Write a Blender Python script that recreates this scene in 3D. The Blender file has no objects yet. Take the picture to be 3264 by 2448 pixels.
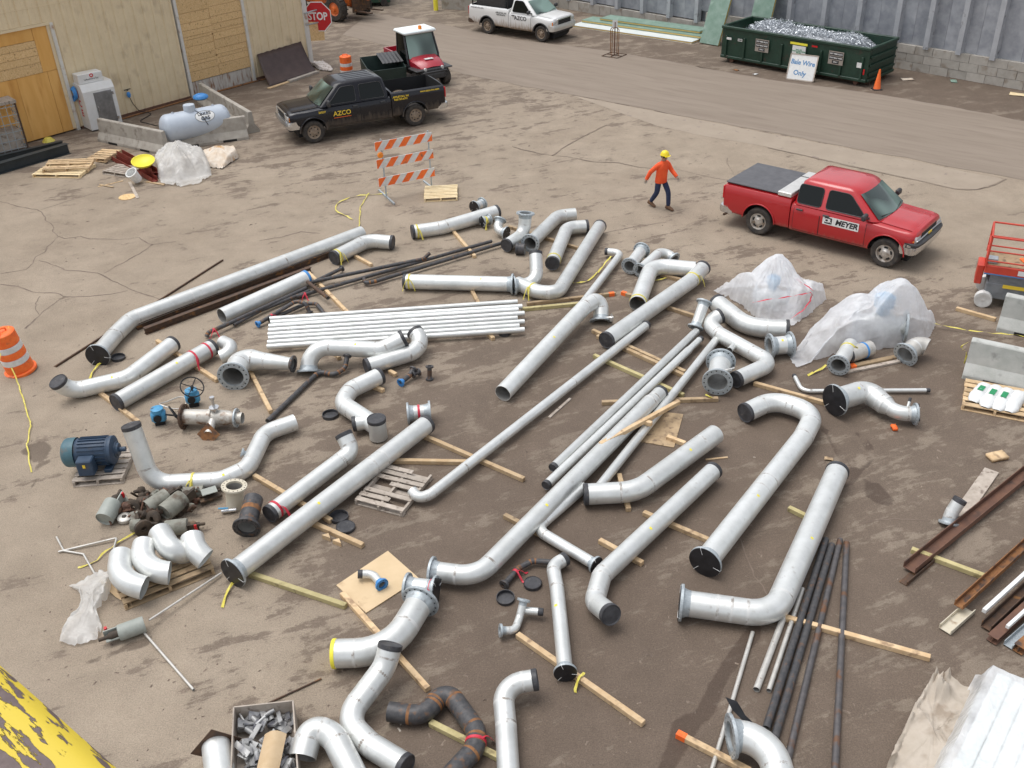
import bpy, bmesh, math, random
import numpy as np
from mathutils import Vector, Matrix, noise as mnoise
R = math.radians
random.seed(7)
scene = bpy.context.scene
COL = scene.collection

# ------------------------------------------------------------ camera, sky, sun, exposure
cam_data = bpy.data.cameras.new('Camera'); cam = bpy.data.objects.new('Camera', cam_data); COL.objects.link(cam)
cam_data.sensor_fit = 'HORIZONTAL'; cam_data.sensor_width = 36; cam_data.lens = 34.40
cam_data.clip_start = 0.05; cam_data.clip_end = 2000
PITCH, ROLL, CAM_H = R(32.03), R(1.99), 11.33
_f = Vector((0, math.cos(PITCH), -math.sin(PITCH))); _r0 = Vector((1, 0, 0)); _u0 = _r0.cross(_f)
_r = math.cos(ROLL)*_r0 - math.sin(ROLL)*_u0; _u = math.cos(ROLL)*_u0 + math.sin(ROLL)*_r0
cam.matrix_world = Matrix(((_r.x, _u.x, -_f.x, 0), (_r.y, _u.y, -_f.y, 0), (_r.z, _u.z, -_f.z, CAM_H), (0, 0, 0, 1)))
scene.camera = cam

world = bpy.data.worlds.new('World'); scene.world = world; world.use_nodes = True
nt = world.node_tree; nt.nodes.clear()
sky = nt.nodes.new('ShaderNodeTexSky'); sky.sky_type = 'NISHITA'; sky.sun_disc = False
SUN_EL, SUN_AZ = R(72), R(-70)          # high veiled sun, a little to the left
sky.sun_elevation = SUN_EL; sky.sun_rotation = SUN_AZ; sky.dust_density = 3.0; sky.air_density = 1.0; sky.ozone_density = 1.0
hsv = nt.nodes.new('ShaderNodeHueSaturation'); hsv.inputs['Saturation'].default_value = 0.25
bg = nt.nodes.new('ShaderNodeBackground'); bg.inputs['Strength'].default_value = 0.15
wo = nt.nodes.new('ShaderNodeOutputWorld')
nt.links.new(sky.outputs[0], hsv.inputs['Color']); nt.links.new(hsv.outputs[0], bg.inputs['Color']); nt.links.new(bg.outputs[0], wo.inputs[0])
sd = bpy.data.lights.new('Sun', 'SUN'); sd.energy = 0.9; sd.angle = R(45); sd.color = (1, 0.985, 0.965)
sun = bpy.data.objects.new('Sun', sd); COL.objects.link(sun)
sun_dir = Vector((math.sin(SUN_AZ)*math.cos(SUN_EL), math.cos(SUN_AZ)*math.cos(SUN_EL), math.sin(SUN_EL)))
sun.rotation_euler = sun_dir.to_track_quat('Z', 'Y').to_euler()
sun.location = (0, 0, 40)
scene.view_settings.view_transform = 'Standard'; scene.view_settings.look = 'None'
scene.view_settings.exposure = 0.53; scene.view_settings.gamma = 1.0; scene.view_settings.use_curve_mapping = False

# ------------------------------------------------------------ materials
MATS = {}
def srgb(r, g, b):
    f = lambda v: ((v/255.0+0.055)/1.055)**2.4 if v > 10 else v/255/12.92
    return (f(r), f(g), f(b))
def lin(c): return (c[0], c[1], c[2], 1.0)
def mat(name, c1, c2=None, scale=6.0, rough=0.6, metal=0.0, bump=0.0, bscale=None, lo=0.35, hi=0.65, detail=5, stretch=(1, 1, 1), texrot=None,
        c3=None, s3=20.0, lo3=0.58, hi3=0.66, alpha=None, rough2=None, coat=0.0, trans=0.0, spec=0.5, rnd=0.0, emit=None):
    """principled surface: base colour c1 broken up by noise towards c2, with sharper flecks of c3"""
    m = bpy.data.materials.new(name); m.use_nodes = True; MATS[name] = m
    t = m.node_tree; N = t.nodes; L = t.links
    b = N['Principled BSDF']
    b.inputs['Roughness'].default_value = rough; b.inputs['Metallic'].default_value = metal
    b.inputs['Coat Weight'].default_value = coat; b.inputs['Coat Roughness'].default_value = 0.08
    b.inputs['Transmission Weight'].default_value = trans; b.inputs['Specular IOR Level'].default_value = spec
    b.inputs['Base Color'].default_value = lin(c1)
    if alpha is not None: b.inputs['Alpha'].default_value = alpha
    tc = N.new('ShaderNodeTexCoord'); info = N.new('ShaderNodeObjectInfo')
    off = N.new('ShaderNodeVectorMath'); off.operation = 'SCALE'; off.inputs[3].default_value = 37.0
    cmb = N.new('ShaderNodeCombineXYZ')
    for i in range(3): L.new(info.outputs['Random'], cmb.inputs[i])
    L.new(cmb.outputs[0], off.inputs[0])
    add = N.new('ShaderNodeVectorMath'); add.operation = 'ADD'; L.new(tc.outputs['Object'], add.inputs[0]); L.new(off.outputs[0], add.inputs[1])
    mp = N.new('ShaderNodeMapping'); mp.inputs['Scale'].default_value = stretch; L.new(add.outputs[0], mp.inputs[0])
    if texrot is not None: mp.vector_type = 'TEXTURE'; mp.inputs['Rotation'].default_value = (0, 0, texrot)
    out = None
    if c2 is not None:
        n = N.new('ShaderNodeTexNoise'); n.inputs['Scale'].default_value = scale; n.inputs['Detail'].default_value = detail; n.inputs['Roughness'].default_value = 0.6
        L.new(mp.outputs[0], n.inputs['Vector'])
        r = N.new('ShaderNodeValToRGB'); r.color_ramp.elements[0].position = lo; r.color_ramp.elements[1].position = hi
        r.color_ramp.elements[0].color = lin(c1); r.color_ramp.elements[1].color = lin(c2)
        L.new(n.outputs['Fac'], r.inputs[0]); out = r.outputs[0]
        if rough2 is not None:
            mr = N.new('ShaderNodeMapRange'); mr.inputs[1].default_value = lo; mr.inputs[2].default_value = hi
            mr.inputs[3].default_value = rough; mr.inputs[4].default_value = rough2
            L.new(n.outputs['Fac'], mr.inputs[0]); L.new(mr.outputs[0], b.inputs['Roughness'])
    if c3 is not None:
        n3 = N.new('ShaderNodeTexNoise'); n3.inputs['Scale'].default_value = s3; n3.inputs['Detail'].default_value = 4
        L.new(mp.outputs[0], n3.inputs['Vector'])
        mr = N.new('ShaderNodeMapRange'); mr.inputs[1].default_value = lo3; mr.inputs[2].default_value = hi3
        L.new(n3.outputs['Fac'], mr.inputs[0])
        mx = N.new('ShaderNodeMix'); mx.data_type = 'RGBA'; L.new(mr.outputs[0], mx.inputs['Factor'])
        if out: L.new(out, mx.inputs['A'])
        else: mx.inputs['A'].default_value = lin(c1)
        mx.inputs['B'].default_value = lin(c3); out = mx.outputs['Result']
    if rnd:
        hs = N.new('ShaderNodeHueSaturation'); mr = N.new('ShaderNodeMapRange'); mr.inputs[3].default_value = 1-rnd; mr.inputs[4].default_value = 1+rnd
        L.new(info.outputs['Random'], mr.inputs[0]); L.new(mr.outputs[0], hs.inputs['Value'])
        if out: L.new(out, hs.inputs['Color'])
        else: hs.inputs['Color'].default_value = lin(c1)
        out = hs.outputs[0]
    if out: L.new(out, b.inputs['Base Color'])
    if bump:
        nb = N.new('ShaderNodeTexNoise'); nb.inputs['Scale'].default_value = bscale or scale*4; nb.inputs['Detail'].default_value = 4
        L.new(mp.outputs[0], nb.inputs['Vector'])
        bp = N.new('ShaderNodeBump'); bp.inputs['Strength'].default_value = bump; bp.inputs['Distance'].default_value = 0.02
        L.new(nb.outputs['Fac'], bp.inputs['Height']); L.new(bp.outputs[0], b.inputs['Normal'])
    if emit:
        b.inputs['Emission Color'].default_value = lin(c1); b.inputs['Emission Strength'].default_value = emit
    return m

mat('steel', (0.61, 0.62, 0.60), (0.74, 0.75, 0.73), scale=3, rough=0.47, rough2=0.38, metal=0.6, c3=(0.50, 0.48, 0.45), s3=9, lo3=0.64, hi3=0.80, bump=0.03, bscale=60, rnd=0.09)
mat('steel_tan', (0.50, 0.48, 0.44), (0.62, 0.60, 0.56), scale=7, rough=0.5, metal=0.5, c3=(0.28, 0.22, 0.17), s3=14, lo3=0.6, hi3=0.74, bump=0.05)
mat('steel_in', (0.40, 0.39, 0.37), (0.28, 0.27, 0.25), scale=6, rough=0.6, metal=0.3)  # pipe bores: shade inside is put into this darker steel colour
mat('weld', (0.30, 0.27, 0.24), (0.66, 0.66, 0.64), scale=6, rough=0.45, metal=0.3, lo=0.36, hi=0.5, bump=0.1)
mat('galv', (0.36, 0.40, 0.42), (0.47, 0.51, 0.53), scale=26, rough=0.5, metal=0.45, c3=(0.25, 0.26, 0.26), s3=9, lo3=0.6, hi3=0.75, bump=0.06)
mat('hole', (0.03, 0.03, 0.032), rough=0.8)
mat('black_cap', (0.028, 0.028, 0.032), (0.055, 0.055, 0.06), scale=10, rough=0.5, c3=(0.12, 0.11, 0.10), s3=12, lo3=0.6, hi3=0.8, bump=0.05)
mat('black_plate', (0.012, 0.012, 0.014), (0.025, 0.025, 0.028), scale=7, rough=0.35, spec=0.4)
mat('black_steel', (0.045, 0.046, 0.05), (0.085, 0.08, 0.08), scale=14, rough=0.5, metal=0.2, c3=(0.16, 0.085, 0.045), s3=8, lo3=0.57, hi3=0.72, bump=0.06)
mat('rust', (0.21, 0.09, 0.035), (0.30, 0.14, 0.05), scale=14, rough=0.8, c3=(0.07, 0.045, 0.035), s3=7, lo3=0.5, hi3=0.66, bump=0.15)
mat('rust_dark', (0.055, 0.036, 0.027), (0.11, 0.06, 0.034), scale=7, rough=0.75, c3=(0.24, 0.115, 0.04), s3=5, lo3=0.6, hi3=0.7, bump=0.12)
mat('rust_brown', (0.125, 0.062, 0.042), (0.17, 0.085, 0.052), scale=6, rough=0.75, c3=(0.075, 0.045, 0.035), s3=3.5, lo3=0.55, hi3=0.7, bump=0.1)
mat('tube_grey', (0.085, 0.080, 0.080), (0.13, 0.12, 0.12), scale=9, rough=0.5, metal=0.4, c3=(0.17, 0.085, 0.045), s3=4, lo3=0.58, hi3=0.68, bump=0.06)
mat('cream', (0.56, 0.50, 0.38), (0.62, 0.57, 0.46), scale=6, rough=0.5, c3=(0.30, 0.20, 0.12), s3=6, lo3=0.6, hi3=0.72)
mat('blue_paint', (0.05, 0.25, 0.46), (0.08, 0.33, 0.55), scale=12, rough=0.45, c3=(0.04, 0.06, 0.08), s3=9, lo3=0.58, hi3=0.7)
mat('blue_tape', (0.04, 0.20, 0.52), (0.06, 0.27, 0.6), scale=12, rough=0.5)
mat('yellow_tape', (0.62, 0.52, 0.07), (0.72, 0.63, 0.14), scale=15, rough=0.4, c3=(0.05, 0.05, 0.02), s3=26, lo3=0.66, hi3=0.7)
mat('yellow_mark', (0.85, 0.75, 0.06), rough=0.5)
mat('red_tape', (0.50, 0.02, 0.045), (0.62, 0.04, 0.07), scale=15, rough=0.4)
mat('orange', (0.86, 0.13, 0.02), (0.92, 0.19, 0.03), scale=8, rough=0.55, c3=(0.35, 0.12, 0.06), s3=6, lo3=0.6, hi3=0.75)
mat('white_refl', (0.72, 0.72, 0.70), (0.60, 0.59, 0.56), scale=8, rough=0.5)
mat('wood', (0.52, 0.36, 0.20), (0.62, 0.46, 0.28), scale=5, stretch=(1, 1, 1), rough=0.8, c3=(0.30, 0.20, 0.12), s3=6, lo3=0.56, hi3=0.70, bump=0.15, rnd=0.22)
mat('wood_wet', (0.34, 0.24, 0.14), (0.44, 0.32, 0.19), scale=5, rough=0.7, c3=(0.19, 0.13, 0.08), s3=8, lo3=0.55, hi3=0.7, bump=0.12, rnd=0.16)
mat('wood_green', (0.40, 0.34, 0.16), (0.50, 0.43, 0.22), scale=5, rough=0.8, c3=(0.25, 0.20, 0.1), s3=8, lo3=0.6, hi3=0.72, bump=0.12, rnd=0.1)
mat('wood_pale', (0.72, 0.56, 0.32), (0.80, 0.66, 0.42), scale=6, rough=0.8, c3=(0.5, 0.34, 0.17), s3=9, lo3=0.62, hi3=0.74, bump=0.1, rnd=0.08)
mat('wood_grey', (0.34, 0.29, 0.24), (0.46, 0.40, 0.34), scale=6, rough=0.85, c3=(0.20, 0.16, 0.13), s3=8, lo3=0.58, hi3=0.7, bump=0.15, rnd=0.14)
mat('concrete', (0.33, 0.30, 0.26), (0.42, 0.39, 0.34), scale=3, rough=0.9, c3=(0.22, 0.19, 0.16), s3=4, lo3=0.56, hi3=0.72, bump=0.2, bscale=40)
mat('concrete_pale', (0.40, 0.41, 0.38), (0.50, 0.50, 0.47), scale=3, rough=0.9, c3=(0.30, 0.30, 0.28), s3=5, lo3=0.58, hi3=0.74, bump=0.2, bscale=40)
mat('rubber', (0.028, 0.026, 0.025), (0.07, 0.058, 0.048), scale=8, rough=0.85, bump=0.1)
mat('chrome', (0.62, 0.62, 0.62), rough=0.22, metal=0.9)
mat('dark', (0.012, 0.012, 0.013), rough=0.7)
mat('trim', (0.03, 0.03, 0.032), (0.05, 0.05, 0.052), scale=10, rough=0.5)
mat('glass', (0.004, 0.006, 0.006), rough=0.06, spec=0.28)
mat('windscreen', (0.02, 0.035, 0.03), (0.22, 0.32, 0.28), scale=.7, detail=1, rough=0.05, spec=0.7, lo=0.42, hi=0.62)  # pale green second tone is a painted reflection on the dark glass
mat('lamp_clear', (0.6, 0.6, 0.58), (0.35, 0.35, 0.34), scale=20, rough=0.12, spec=0.8)
mat('lamp_amber', (0.85, 0.25, 0.02), rough=0.2)
mat('lamp_red', (0.5, 0.01, 0.015), rough=0.2)
mat('plate_white', (0.78, 0.78, 0.76), (0.7, 0.7, 0.68), scale=9, rough=0.45)
mat('ink_black', (0.015, 0.015, 0.018), rough=0.6)
mat('ink_yellow', (0.82, 0.58, 0.05), rough=0.5)
mat('ink_white', (0.82, 0.82, 0.80), rough=0.5)
mat('ink_red', (0.55, 0.015, 0.02), rough=0.5)
mat('ink_blue', (0.06, 0.22, 0.45), rough=0.5)
mat('ink_green', (0.02, 0.25, 0.10), rough=0.5)

# ------------------------------------------------------------ mesh building
class MB:
    def __init__(s): s.v = []; s.f = []; s.m = []
    def add(s, vs, fs, mi=0):
        o = len(s.v); s.v.extend([tuple(p) for p in vs]); s.f.extend([tuple(i+o for i in f) for f in fs]); s.m.extend([mi]*len(fs)); return s
    def box(s, c, size, rot=None, mi=0, bev=0.0):
        hx, hy, hz = size[0]/2, size[1]/2, size[2]/2
        M = rot if rot is not None else Matrix.Identity(3)
        c = Vector(c)
        if bev <= 0:
            vs = [Vector((x, y, z)) for x in (-hx, hx) for y in (-hy, hy) for z in (-hz, hz)]
            fs = [(0, 1, 3, 2), (4, 6, 7, 5), (0, 4, 5, 1), (2, 3, 7, 6), (0, 2, 6, 4), (1, 5, 7, 3)]
        else:
            b = min(bev, hx*.9, hy*.9, hz*.9); bm = bmesh.new()
            bmesh.ops.create_cube(bm, size=1)
            for v in bm.verts: v.co = Vector((v.co.x*2*hx, v.co.y*2*hy, v.co.z*2*hz))
            bmesh.ops.bevel(bm, geom=list(bm.edges), offset=b, segments=1, affect='EDGES', profile=0.5)
            bm.verts.index_update(); vs = [v.co.copy() for v in bm.verts]; fs = [[v.index for v in f.verts] for f in bm.faces]; bm.free()
        return s.add([c + M @ v for v in vs], fs, mi)
    def bar(s, a, b, w, h, mi=0, up=(0, 0, 1), bev=0.0, ext=0.0):
        a, b = Vector(a), Vector(b); d = (b-a); l = d.length; d.normalize()
        y = Vector(up).cross(d)
        if y.length < 1e-4: y = Vector((0, 1, 0)).cross(d)
        y.normalize(); z = d.cross(y)
        M = Matrix((d, y, z)).transposed()
        return s.box((a+b)/2, (l+2*ext, w, h), M, mi, bev)
    def sweep(s, path, radii, n=20, mi=0, cap0=False, cap1=False, flip=False, closed=False):
        path = [Vector(p) for p in path]
        if not isinstance(radii, (list, tuple)): radii = [radii]*len(path)
        T = []
        for i in range(len(path)):
            a = path[max(0, i-1)]; b = path[min(len(path)-1, i+1)]
            t = (b-a); t = t.normalized() if t.length > 1e-9 else Vector((0, 0, 1)); T.append(t)
        ref = Vector((0, 0, 1)) if abs(T[0].z) < 0.9 else Vector((1, 0, 0))
        u = (ref - T[0]*ref.dot(T[0])).normalized()
        vs = []; fs = []
        for i, p in enumerate(path):
            if i: 
                u = u - T[i]*u.dot(T[i])
                u.normalize()
            w = T[i].cross(u)
            for k in range(n):
                a = 2*math.pi*k/n
                vs.append(p + (u*math.cos(a) + w*math.sin(a))*radii[i])
        for i in range(len(path)-1):
            for k in range(n):
                q = (i*n+k, i*n+(k+1) % n, (i+1)*n+(k+1) % n, (i+1)*n+k)
                fs.append(q[::-1] if flip else q)
        if cap0: fs.append(tuple(range(n))[::-1])
        if cap1: fs.append(tuple((len(path)-1)*n+k for k in range(n)))
        return s.add(vs, fs, mi)
    def lathe(s, c, axis, prof, n=24, mi=0, mis=None):
        """prof: list of (radius, height along axis)"""
        c = Vector(c); ax = Vector(axis).normalized(); ref = Vector((0, 0, 1)) if abs(ax.z) < 0.9 else Vector((1, 0, 0))
        u = (ref-ax*ref.dot(ax)).normalized(); w = ax.cross(u)
        vs = []; 
        for r, h in prof:
            for k in range(n):
                a = 2*math.pi*k/n; vs.append(c + ax*h + (u*math.cos(a)+w*math.sin(a))*max(r, 1e-4))
        o = len(s.v); s.v.extend([tuple(p) for p in vs])
        for i in range(len(prof)-1):
            for k in range(n):
                s.f.append((o+i*n+k, o+i*n+(k+1) % n, o+(i+1)*n+(k+1) % n, o+(i+1)*n+k)); s.m.append(mis[i] if mis else mi)
        return s
    def prism(s, poly, z0, z1, mi=0, M=None):
        """poly: list of 2d points counterclockwise, extruded along z; M: 4x4"""
        n = len(poly); vs = [Vector((x, y, z0)) for x, y in poly]+[Vector((x, y, z1)) for x, y in poly]
        if M is not None: vs = [M @ v for v in vs]
        fs = [tuple(range(n))[::-1], tuple(range(n, 2*n))]+[(i, (i+1) % n, n+(i+1) % n, n+i) for i in range(n)]
        return s.add(vs, fs, mi)
    def poly(s, pts, mi=0): return s.add(pts, [tuple(range(len(pts)))], mi)
    def grid(s, rows, mi=0, flip=False):
        nr, nc = len(rows), len(rows[0]); vs = [p for r in rows for p in r]
        fs = []
        for i in range(nr-1):
            for j in range(nc-1):
                q = (i*nc+j, i*nc+j+1, (i+1)*nc+j+1, (i+1)*nc+j); fs.append(q[::-1] if flip else q)
        return s.add(vs, fs, mi)
    def mesh(s, name, mats, smooth=None, origin=None, recalc=False):
        me = bpy.data.meshes.new(name)
        vs = s.v if origin is None else [(p[0]-origin[0], p[1]-origin[1], p[2]-origin[2]) for p in s.v]
        me.from_pydata(vs, [], s.f)
        for m in (mats if isinstance(mats, (list, tuple)) else [mats]): me.materials.append(MATS[m])
        me.polygons.foreach_set('material_index', s.m)
        if recalc:
            bm = bmesh.new(); bm.from_mesh(me); bmesh.ops.recalc_face_normals(bm, faces=bm.faces); bm.to_mesh(me); bm.free()
        if smooth:
            me.polygons.foreach_set('use_smooth', [True]*len(me.polygons)); me.set_sharp_from_angle(angle=R(smooth))
        me.update(); return me
    def build(s, name, mats, parent=None, smooth=None, origin=None, recalc=False):
        """one mesh object; with a parent the vertices are given in the parent's frame unless origin is set"""
        me = s.mesh(name, mats, smooth, origin, recalc)
        o = bpy.data.objects.new(name, me); COL.objects.link(o)
        if parent is not None: o.parent = parent
        elif origin is not None: o.location = origin
        return o

def tag(o, label, cat, group=None, kind=None):
    if label: o['label'] = label
    if cat: o['category'] = cat
    if group: o['group'] = group
    if kind: o['kind'] = kind
    return o
def thing(name, label, cat, loc=(0, 0, 0), rz=0.0, group=None):
    o = bpy.data.objects.new(name, None); COL.objects.link(o); o.empty_display_size = 0.2
    o.location = loc; o.rotation_euler = (0, 0, rz)
    return tag(o, label, cat, group)
def copy_tree(o, parent=None):
    c = o.copy(); COL.objects.link(c); c.parent = parent
    for ch in list(o.children): copy_tree(ch, c)
    return c
def inst(name, me, parent, loc=(0, 0, 0), rot=(0, 0, 0)):
    o = bpy.data.objects.new(name, me); COL.objects.link(o); o.parent = parent; o.location = loc; o.rotation_euler = rot
    return o
def vmul(a, k): return Vector(a)*k
def lerp(a, b, t): return Vector(a)*(1-t)+Vector(b)*t
def text(body, size, material, parent, M, name='lettering', ext=0.001, bold=0.0, align='CENTER', shear=0.0, sx=1.0):
    """flat lettering mesh placed by a 4x4 matrix in the parent's frame (local x along the text, y up)"""
    cu = bpy.data.curves.new('txt', 'FONT'); cu.body = body; cu.size = size; cu.extrude = ext; cu.offset = bold
    cu.align_x = align; cu.align_y = 'CENTER'; cu.shear = shear; cu.resolution_u = 3
    tmp = bpy.data.objects.new('txt', cu); COL.objects.link(tmp)
    dg = bpy.context.evaluated_depsgraph_get()
    me = bpy.data.meshes.new_from_object(tmp.evaluated_get(dg))
    bpy.data.objects.remove(tmp); bpy.data.curves.remove(cu)
    me.name = name; me.materials.clear(); me.materials.append(MATS[material])
    me.transform(M @ Matrix.Diagonal((sx, 1, 1, 1)))
    o = bpy.data.objects.new(name, me); COL.objects.link(o); o.parent = parent
    return o
def frame(o, x, y):
    """4x4 matrix with origin o, x axis x and y axis made square to it"""
    x = Vector(x).normalized(); z = x.cross(Vector(y)).normalized(); y = z.cross(x)
    return Matrix(((x.x, y.x, z.x, o[0]), (x.y, y.y, z.y, o[1]), (x.z, y.z, z.z, o[2]), (0, 0, 0, 1)))
def fillet(pts, rad, step=9.0):
    """polyline with rounded corners; returns points, radii and the arc start/end indices"""
    out = []; rr = []; marks = []
    P = [Vector(p[:3]) for p in pts]; n = len(P)
    radii = [p[3] if len(p) > 3 else None for p in pts]
    out.append(P[0]); rr.append(radii[0])
    for i in range(1, n-1):
        a, b, c = P[i-1], P[i], P[i+1]; d0 = (b-a).normalized(); d1 = (c-b).normalized()
        ang = d0.angle(d1)
        if ang < R(3): out.append(b); rr.append(radii[i]); continue
        br = rad[i] if isinstance(rad, (list, tuple)) else rad
        tl = br*math.tan(ang/2); lim = 0.49*min((b-a).length, (c-b).length)
        if i == 1: lim = min(0.98*(b-a).length, 0.49*(c-b).length) if n > 3 else 0.98*min((b-a).length, (c-b).length)
        if i == n-2 and n > 3: lim = min(0.98*(c-b).length, 0.49*(b-a).length)
        if tl > lim: tl = lim; br = tl/math.tan(ang/2)
        p0 = b-d0*tl; p1 = b+d1*tl; ax = d0.cross(d1).normalized(); nrm = ax.cross(d0)
        cc = p0+nrm*br; k = max(2, int(math.degrees(ang)/step))
        marks.append(len(out))
        for j in range(k+1):
            q = Matrix.Rotation(ang*j/k, 3, ax) @ (p0-cc); out.append(cc+q); rr.append(radii[i])
        marks.append(len(out)-1)
    out.append(P[-1]); rr.append(radii[-1])
    return out, rr, marks

# ------------------------------------------------------------ ground
def fbm(x, y, s, o=0.0, octv=4):
    v = 0; a = 1; t = 0
    for k in range(octv):
        v += a*mnoise.noise(Vector((x*s+o, y*s-o, o*1.7))); t += a; a *= 0.5; s *= 2.1
    return v/t
WET = np.array([
 (-13.862,27.689,0)+(.10,),(-11.332,28.545,0)+(.22,),(-9.051,31.119,0)+(.36,),(-5.703,29.169,0)+(.36,),(-2.936,31.388,0)+(.40,),(-6.565,35.138,0)+(.60,),(-9.277,35.967,0)+(.65,),(-11.946,30.556,0)+(.5,),(-14.614,31.659,0)+(.45,),
 (-10.338,18.019,0)+(.30,),(-9.144,14.327,0)+(.24,),(-6.127,10.333,0)+(.22,),(-7.982,12.425,0)+(.20,),(-4.827,10.734,0)+(.34,),(-3.098,11.137,0)+(.45,),(-4.938,17.142,0)+(.5,),(-6.915,17.265,0)+(.45,),(-9.423,21.532,0)+(.2,),
 (-1.329,28.763,0)+(.38,),(1.799,33.23,0)+(.30,),(5.882,28.864,0)+(.34,),(9.498,31.711,0)+(.3,),(12.051,26.096,0)+(.28,),(13.974,25.925,0)+(.2,),(3.023,29.136,0)+(.42,),(-1.087,18.759,0)+(.66,),(-1.14,20.931,0)+(.56,),
 (-2.383,15.675,0)+(.72,),(-0.954,13.243,0)+(.86,),(0.368,15.983,0)+(.8,),(2.043,18.952,0)+(.75,),(4.011,21.516,0)+(.68,),(6.281,24.048,0)+(.45,),(8.276,24.484,0)+(.40,),(5.811,17.351,0)+(.82,),(8.041,18.147,0)+(.84,),
 (10.334,20.097,0)+(.7,),(6.923,14.83,0)+(.66,),(8.761,15.019,0)+(.64,),(2.745,13.423,0)+(.78,),(1.493,9.734,0)+(.84,),(-0.19,10.069,0)+(.9,),(-0.906,11.233,0)+(.86,),(0.428,8.813,0)+(.9,),(2.622,10.393,0)+(.74,),
 (4.008,10.33,0)+(.8,),(5.237,9.827,0)+(.74,),(4.21,8.657,0)+(.68,),(6.944,10.665,0)+(.72,),(-3.238,9.771,0)+(.42,),(-3.429,8.973,0)+(.48,),(-1.712,12.337,0)+(.68,),(-1.57,10.13,0)+(.74,),
 (-7.768,43.458,0)+(.72,),(-9.568,42.223,0)+(.8,),(-5.162,41.672,0)+(.6,),(6.943,47.219,0)+(.72,),(9.755,43.854,0)+(.72,),(17.129,39.558,0)+(.8,),(19.109,37.666,0)+(.74,),(-5.923,57.671,0)+(.62,),(-1.926,53.526,0)+(.6,),(0.421,48.156,0)+(.55,),(-1.629,41.23,0)+(.42,)])
STAINS = [
 [(-9.978,16.153,0),(-9.835,16.498,0),(-9.612,16.533,0),(-9.352,16.323,0),(-9.354,16.085,0),(-9.12,15.639,0),(-9.225,15.675,0),(-9.413,15.901,0),(-9.348,15.546,0),(-9.236,15.171,0),(-9.152,14.823,0),(-9.24,14.913,0),(-9.392,15.474,0),(-9.533,15.785,0),(-9.741,16.029,0)],
 [(3.679,10.965,0),(3.177,10.368,0),(2.868,9.932,0),(2.649,9.598,0),(2.45,9.237,0),(2.1,9.092,0),(1.939,8.675,0),(1.71,8.176,0),(1.904,8.169,0),(2.339,8.795,0),(2.451,8.991,0),(2.671,9.123,0),(2.982,9.754,0),(3.258,10.092,0),(3.728,10.624,0)],
 [(5.971,16.43,0),(6.292,15.979,0),(6.318,15.392,0),(6.351,14.746,0),(6.514,14.707,0),(6.894,15.009,0),(6.896,14.935,0),(6.477,14.537,0),(6.274,14.225,0),(6.026,14.142,0),(5.992,14.31,0),(6.269,14.649,0),(6.189,15.171,0),(6.191,15.792,0)],
 [(6.718,15.921,0),(6.91,15.829,0),(6.976,15.307,0),(6.871,15.1,0),(6.78,15.257,0),(6.824,15.674,0)],
 [(6.503,14.351,0),(6.71,14.2,0),(6.818,13.654,0),(6.723,13.503,0),(6.45,13.675,0),(6.333,13.88,0)],
 [(-6.097,10.906,0),(-5.938,10.976,0),(-5.777,11.046,0),(-5.781,10.816,0),(-6.206,10.685,0),(-6.657,10.447,0),(-6.669,10.521,0),(-6.327,10.728,0)],
]
gx = np.concatenate([np.linspace(-300, -34, 12)[:-1], np.arange(-34, 34, 0.15), np.linspace(34, 300, 12)])
gy = np.concatenate([np.linspace(-40, 6.5, 6)[:-1], np.arange(6.5, 62, 0.15), np.linspace(62, 420, 12)])
GX, GY = np.meshgrid(gx, gy)
num = np.full(GX.shape, 1e-9*0.5); den = np.full(GX.shape, 1e-9)
for wx, wy, wz, wv in WET:
    sg = 0.5+0.085*wy; k = np.exp(-((GX-wx)**2+(GY-wy)**2)/(2*sg*sg)); num += k*wv; den += k
wet = num/den
st = np.zeros(GX.shape)
for poly in STAINS:
    q = np.array(poly)[:, :2]; n = len(q); d = np.full(GX.shape, 1e9); ins = np.zeros(GX.shape, bool)
    for i in range(n):
        a = q[i]; b = q[(i+1) % n]; e = b-a; t = np.clip(((GX-a[0])*e[0]+(GY-a[1])*e[1])/(e@e), 0, 1)
        d = np.minimum(d, np.hypot(GX-a[0]-t*e[0], GY-a[1]-t*e[1]))
        c = ((a[1] > GY) != (b[1] > GY)) & (GX < (b[0]-a[0])*(GY-a[1])/(b[1]-a[1]+1e-12)+a[0]); ins ^= c
    st = np.maximum(st, np.clip(0.5+np.where(ins, d, -d)/0.3, 0, 1))
nr, nc = GX.shape
gm = bpy.data.meshes.new('ground')
gv = np.stack([GX.ravel(), GY.ravel(), np.zeros(GX.size)], 1)
ii = np.arange(nr*nc).reshape(nr, nc)
gf = np.stack([ii[:-1, :-1].ravel(), ii[:-1, 1:].ravel(), ii[1:, 1:].ravel(), ii[1:, :-1].ravel()], 1)
gm.from_pydata(gv.tolist(), [], gf.tolist())
for nm, arr in (('wet', wet), ('stain', st)):
    at = gm.attributes.new(nm, 'FLOAT', 'POINT'); at.data.foreach_set('value', arr.ravel().astype(np.float32))
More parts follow.
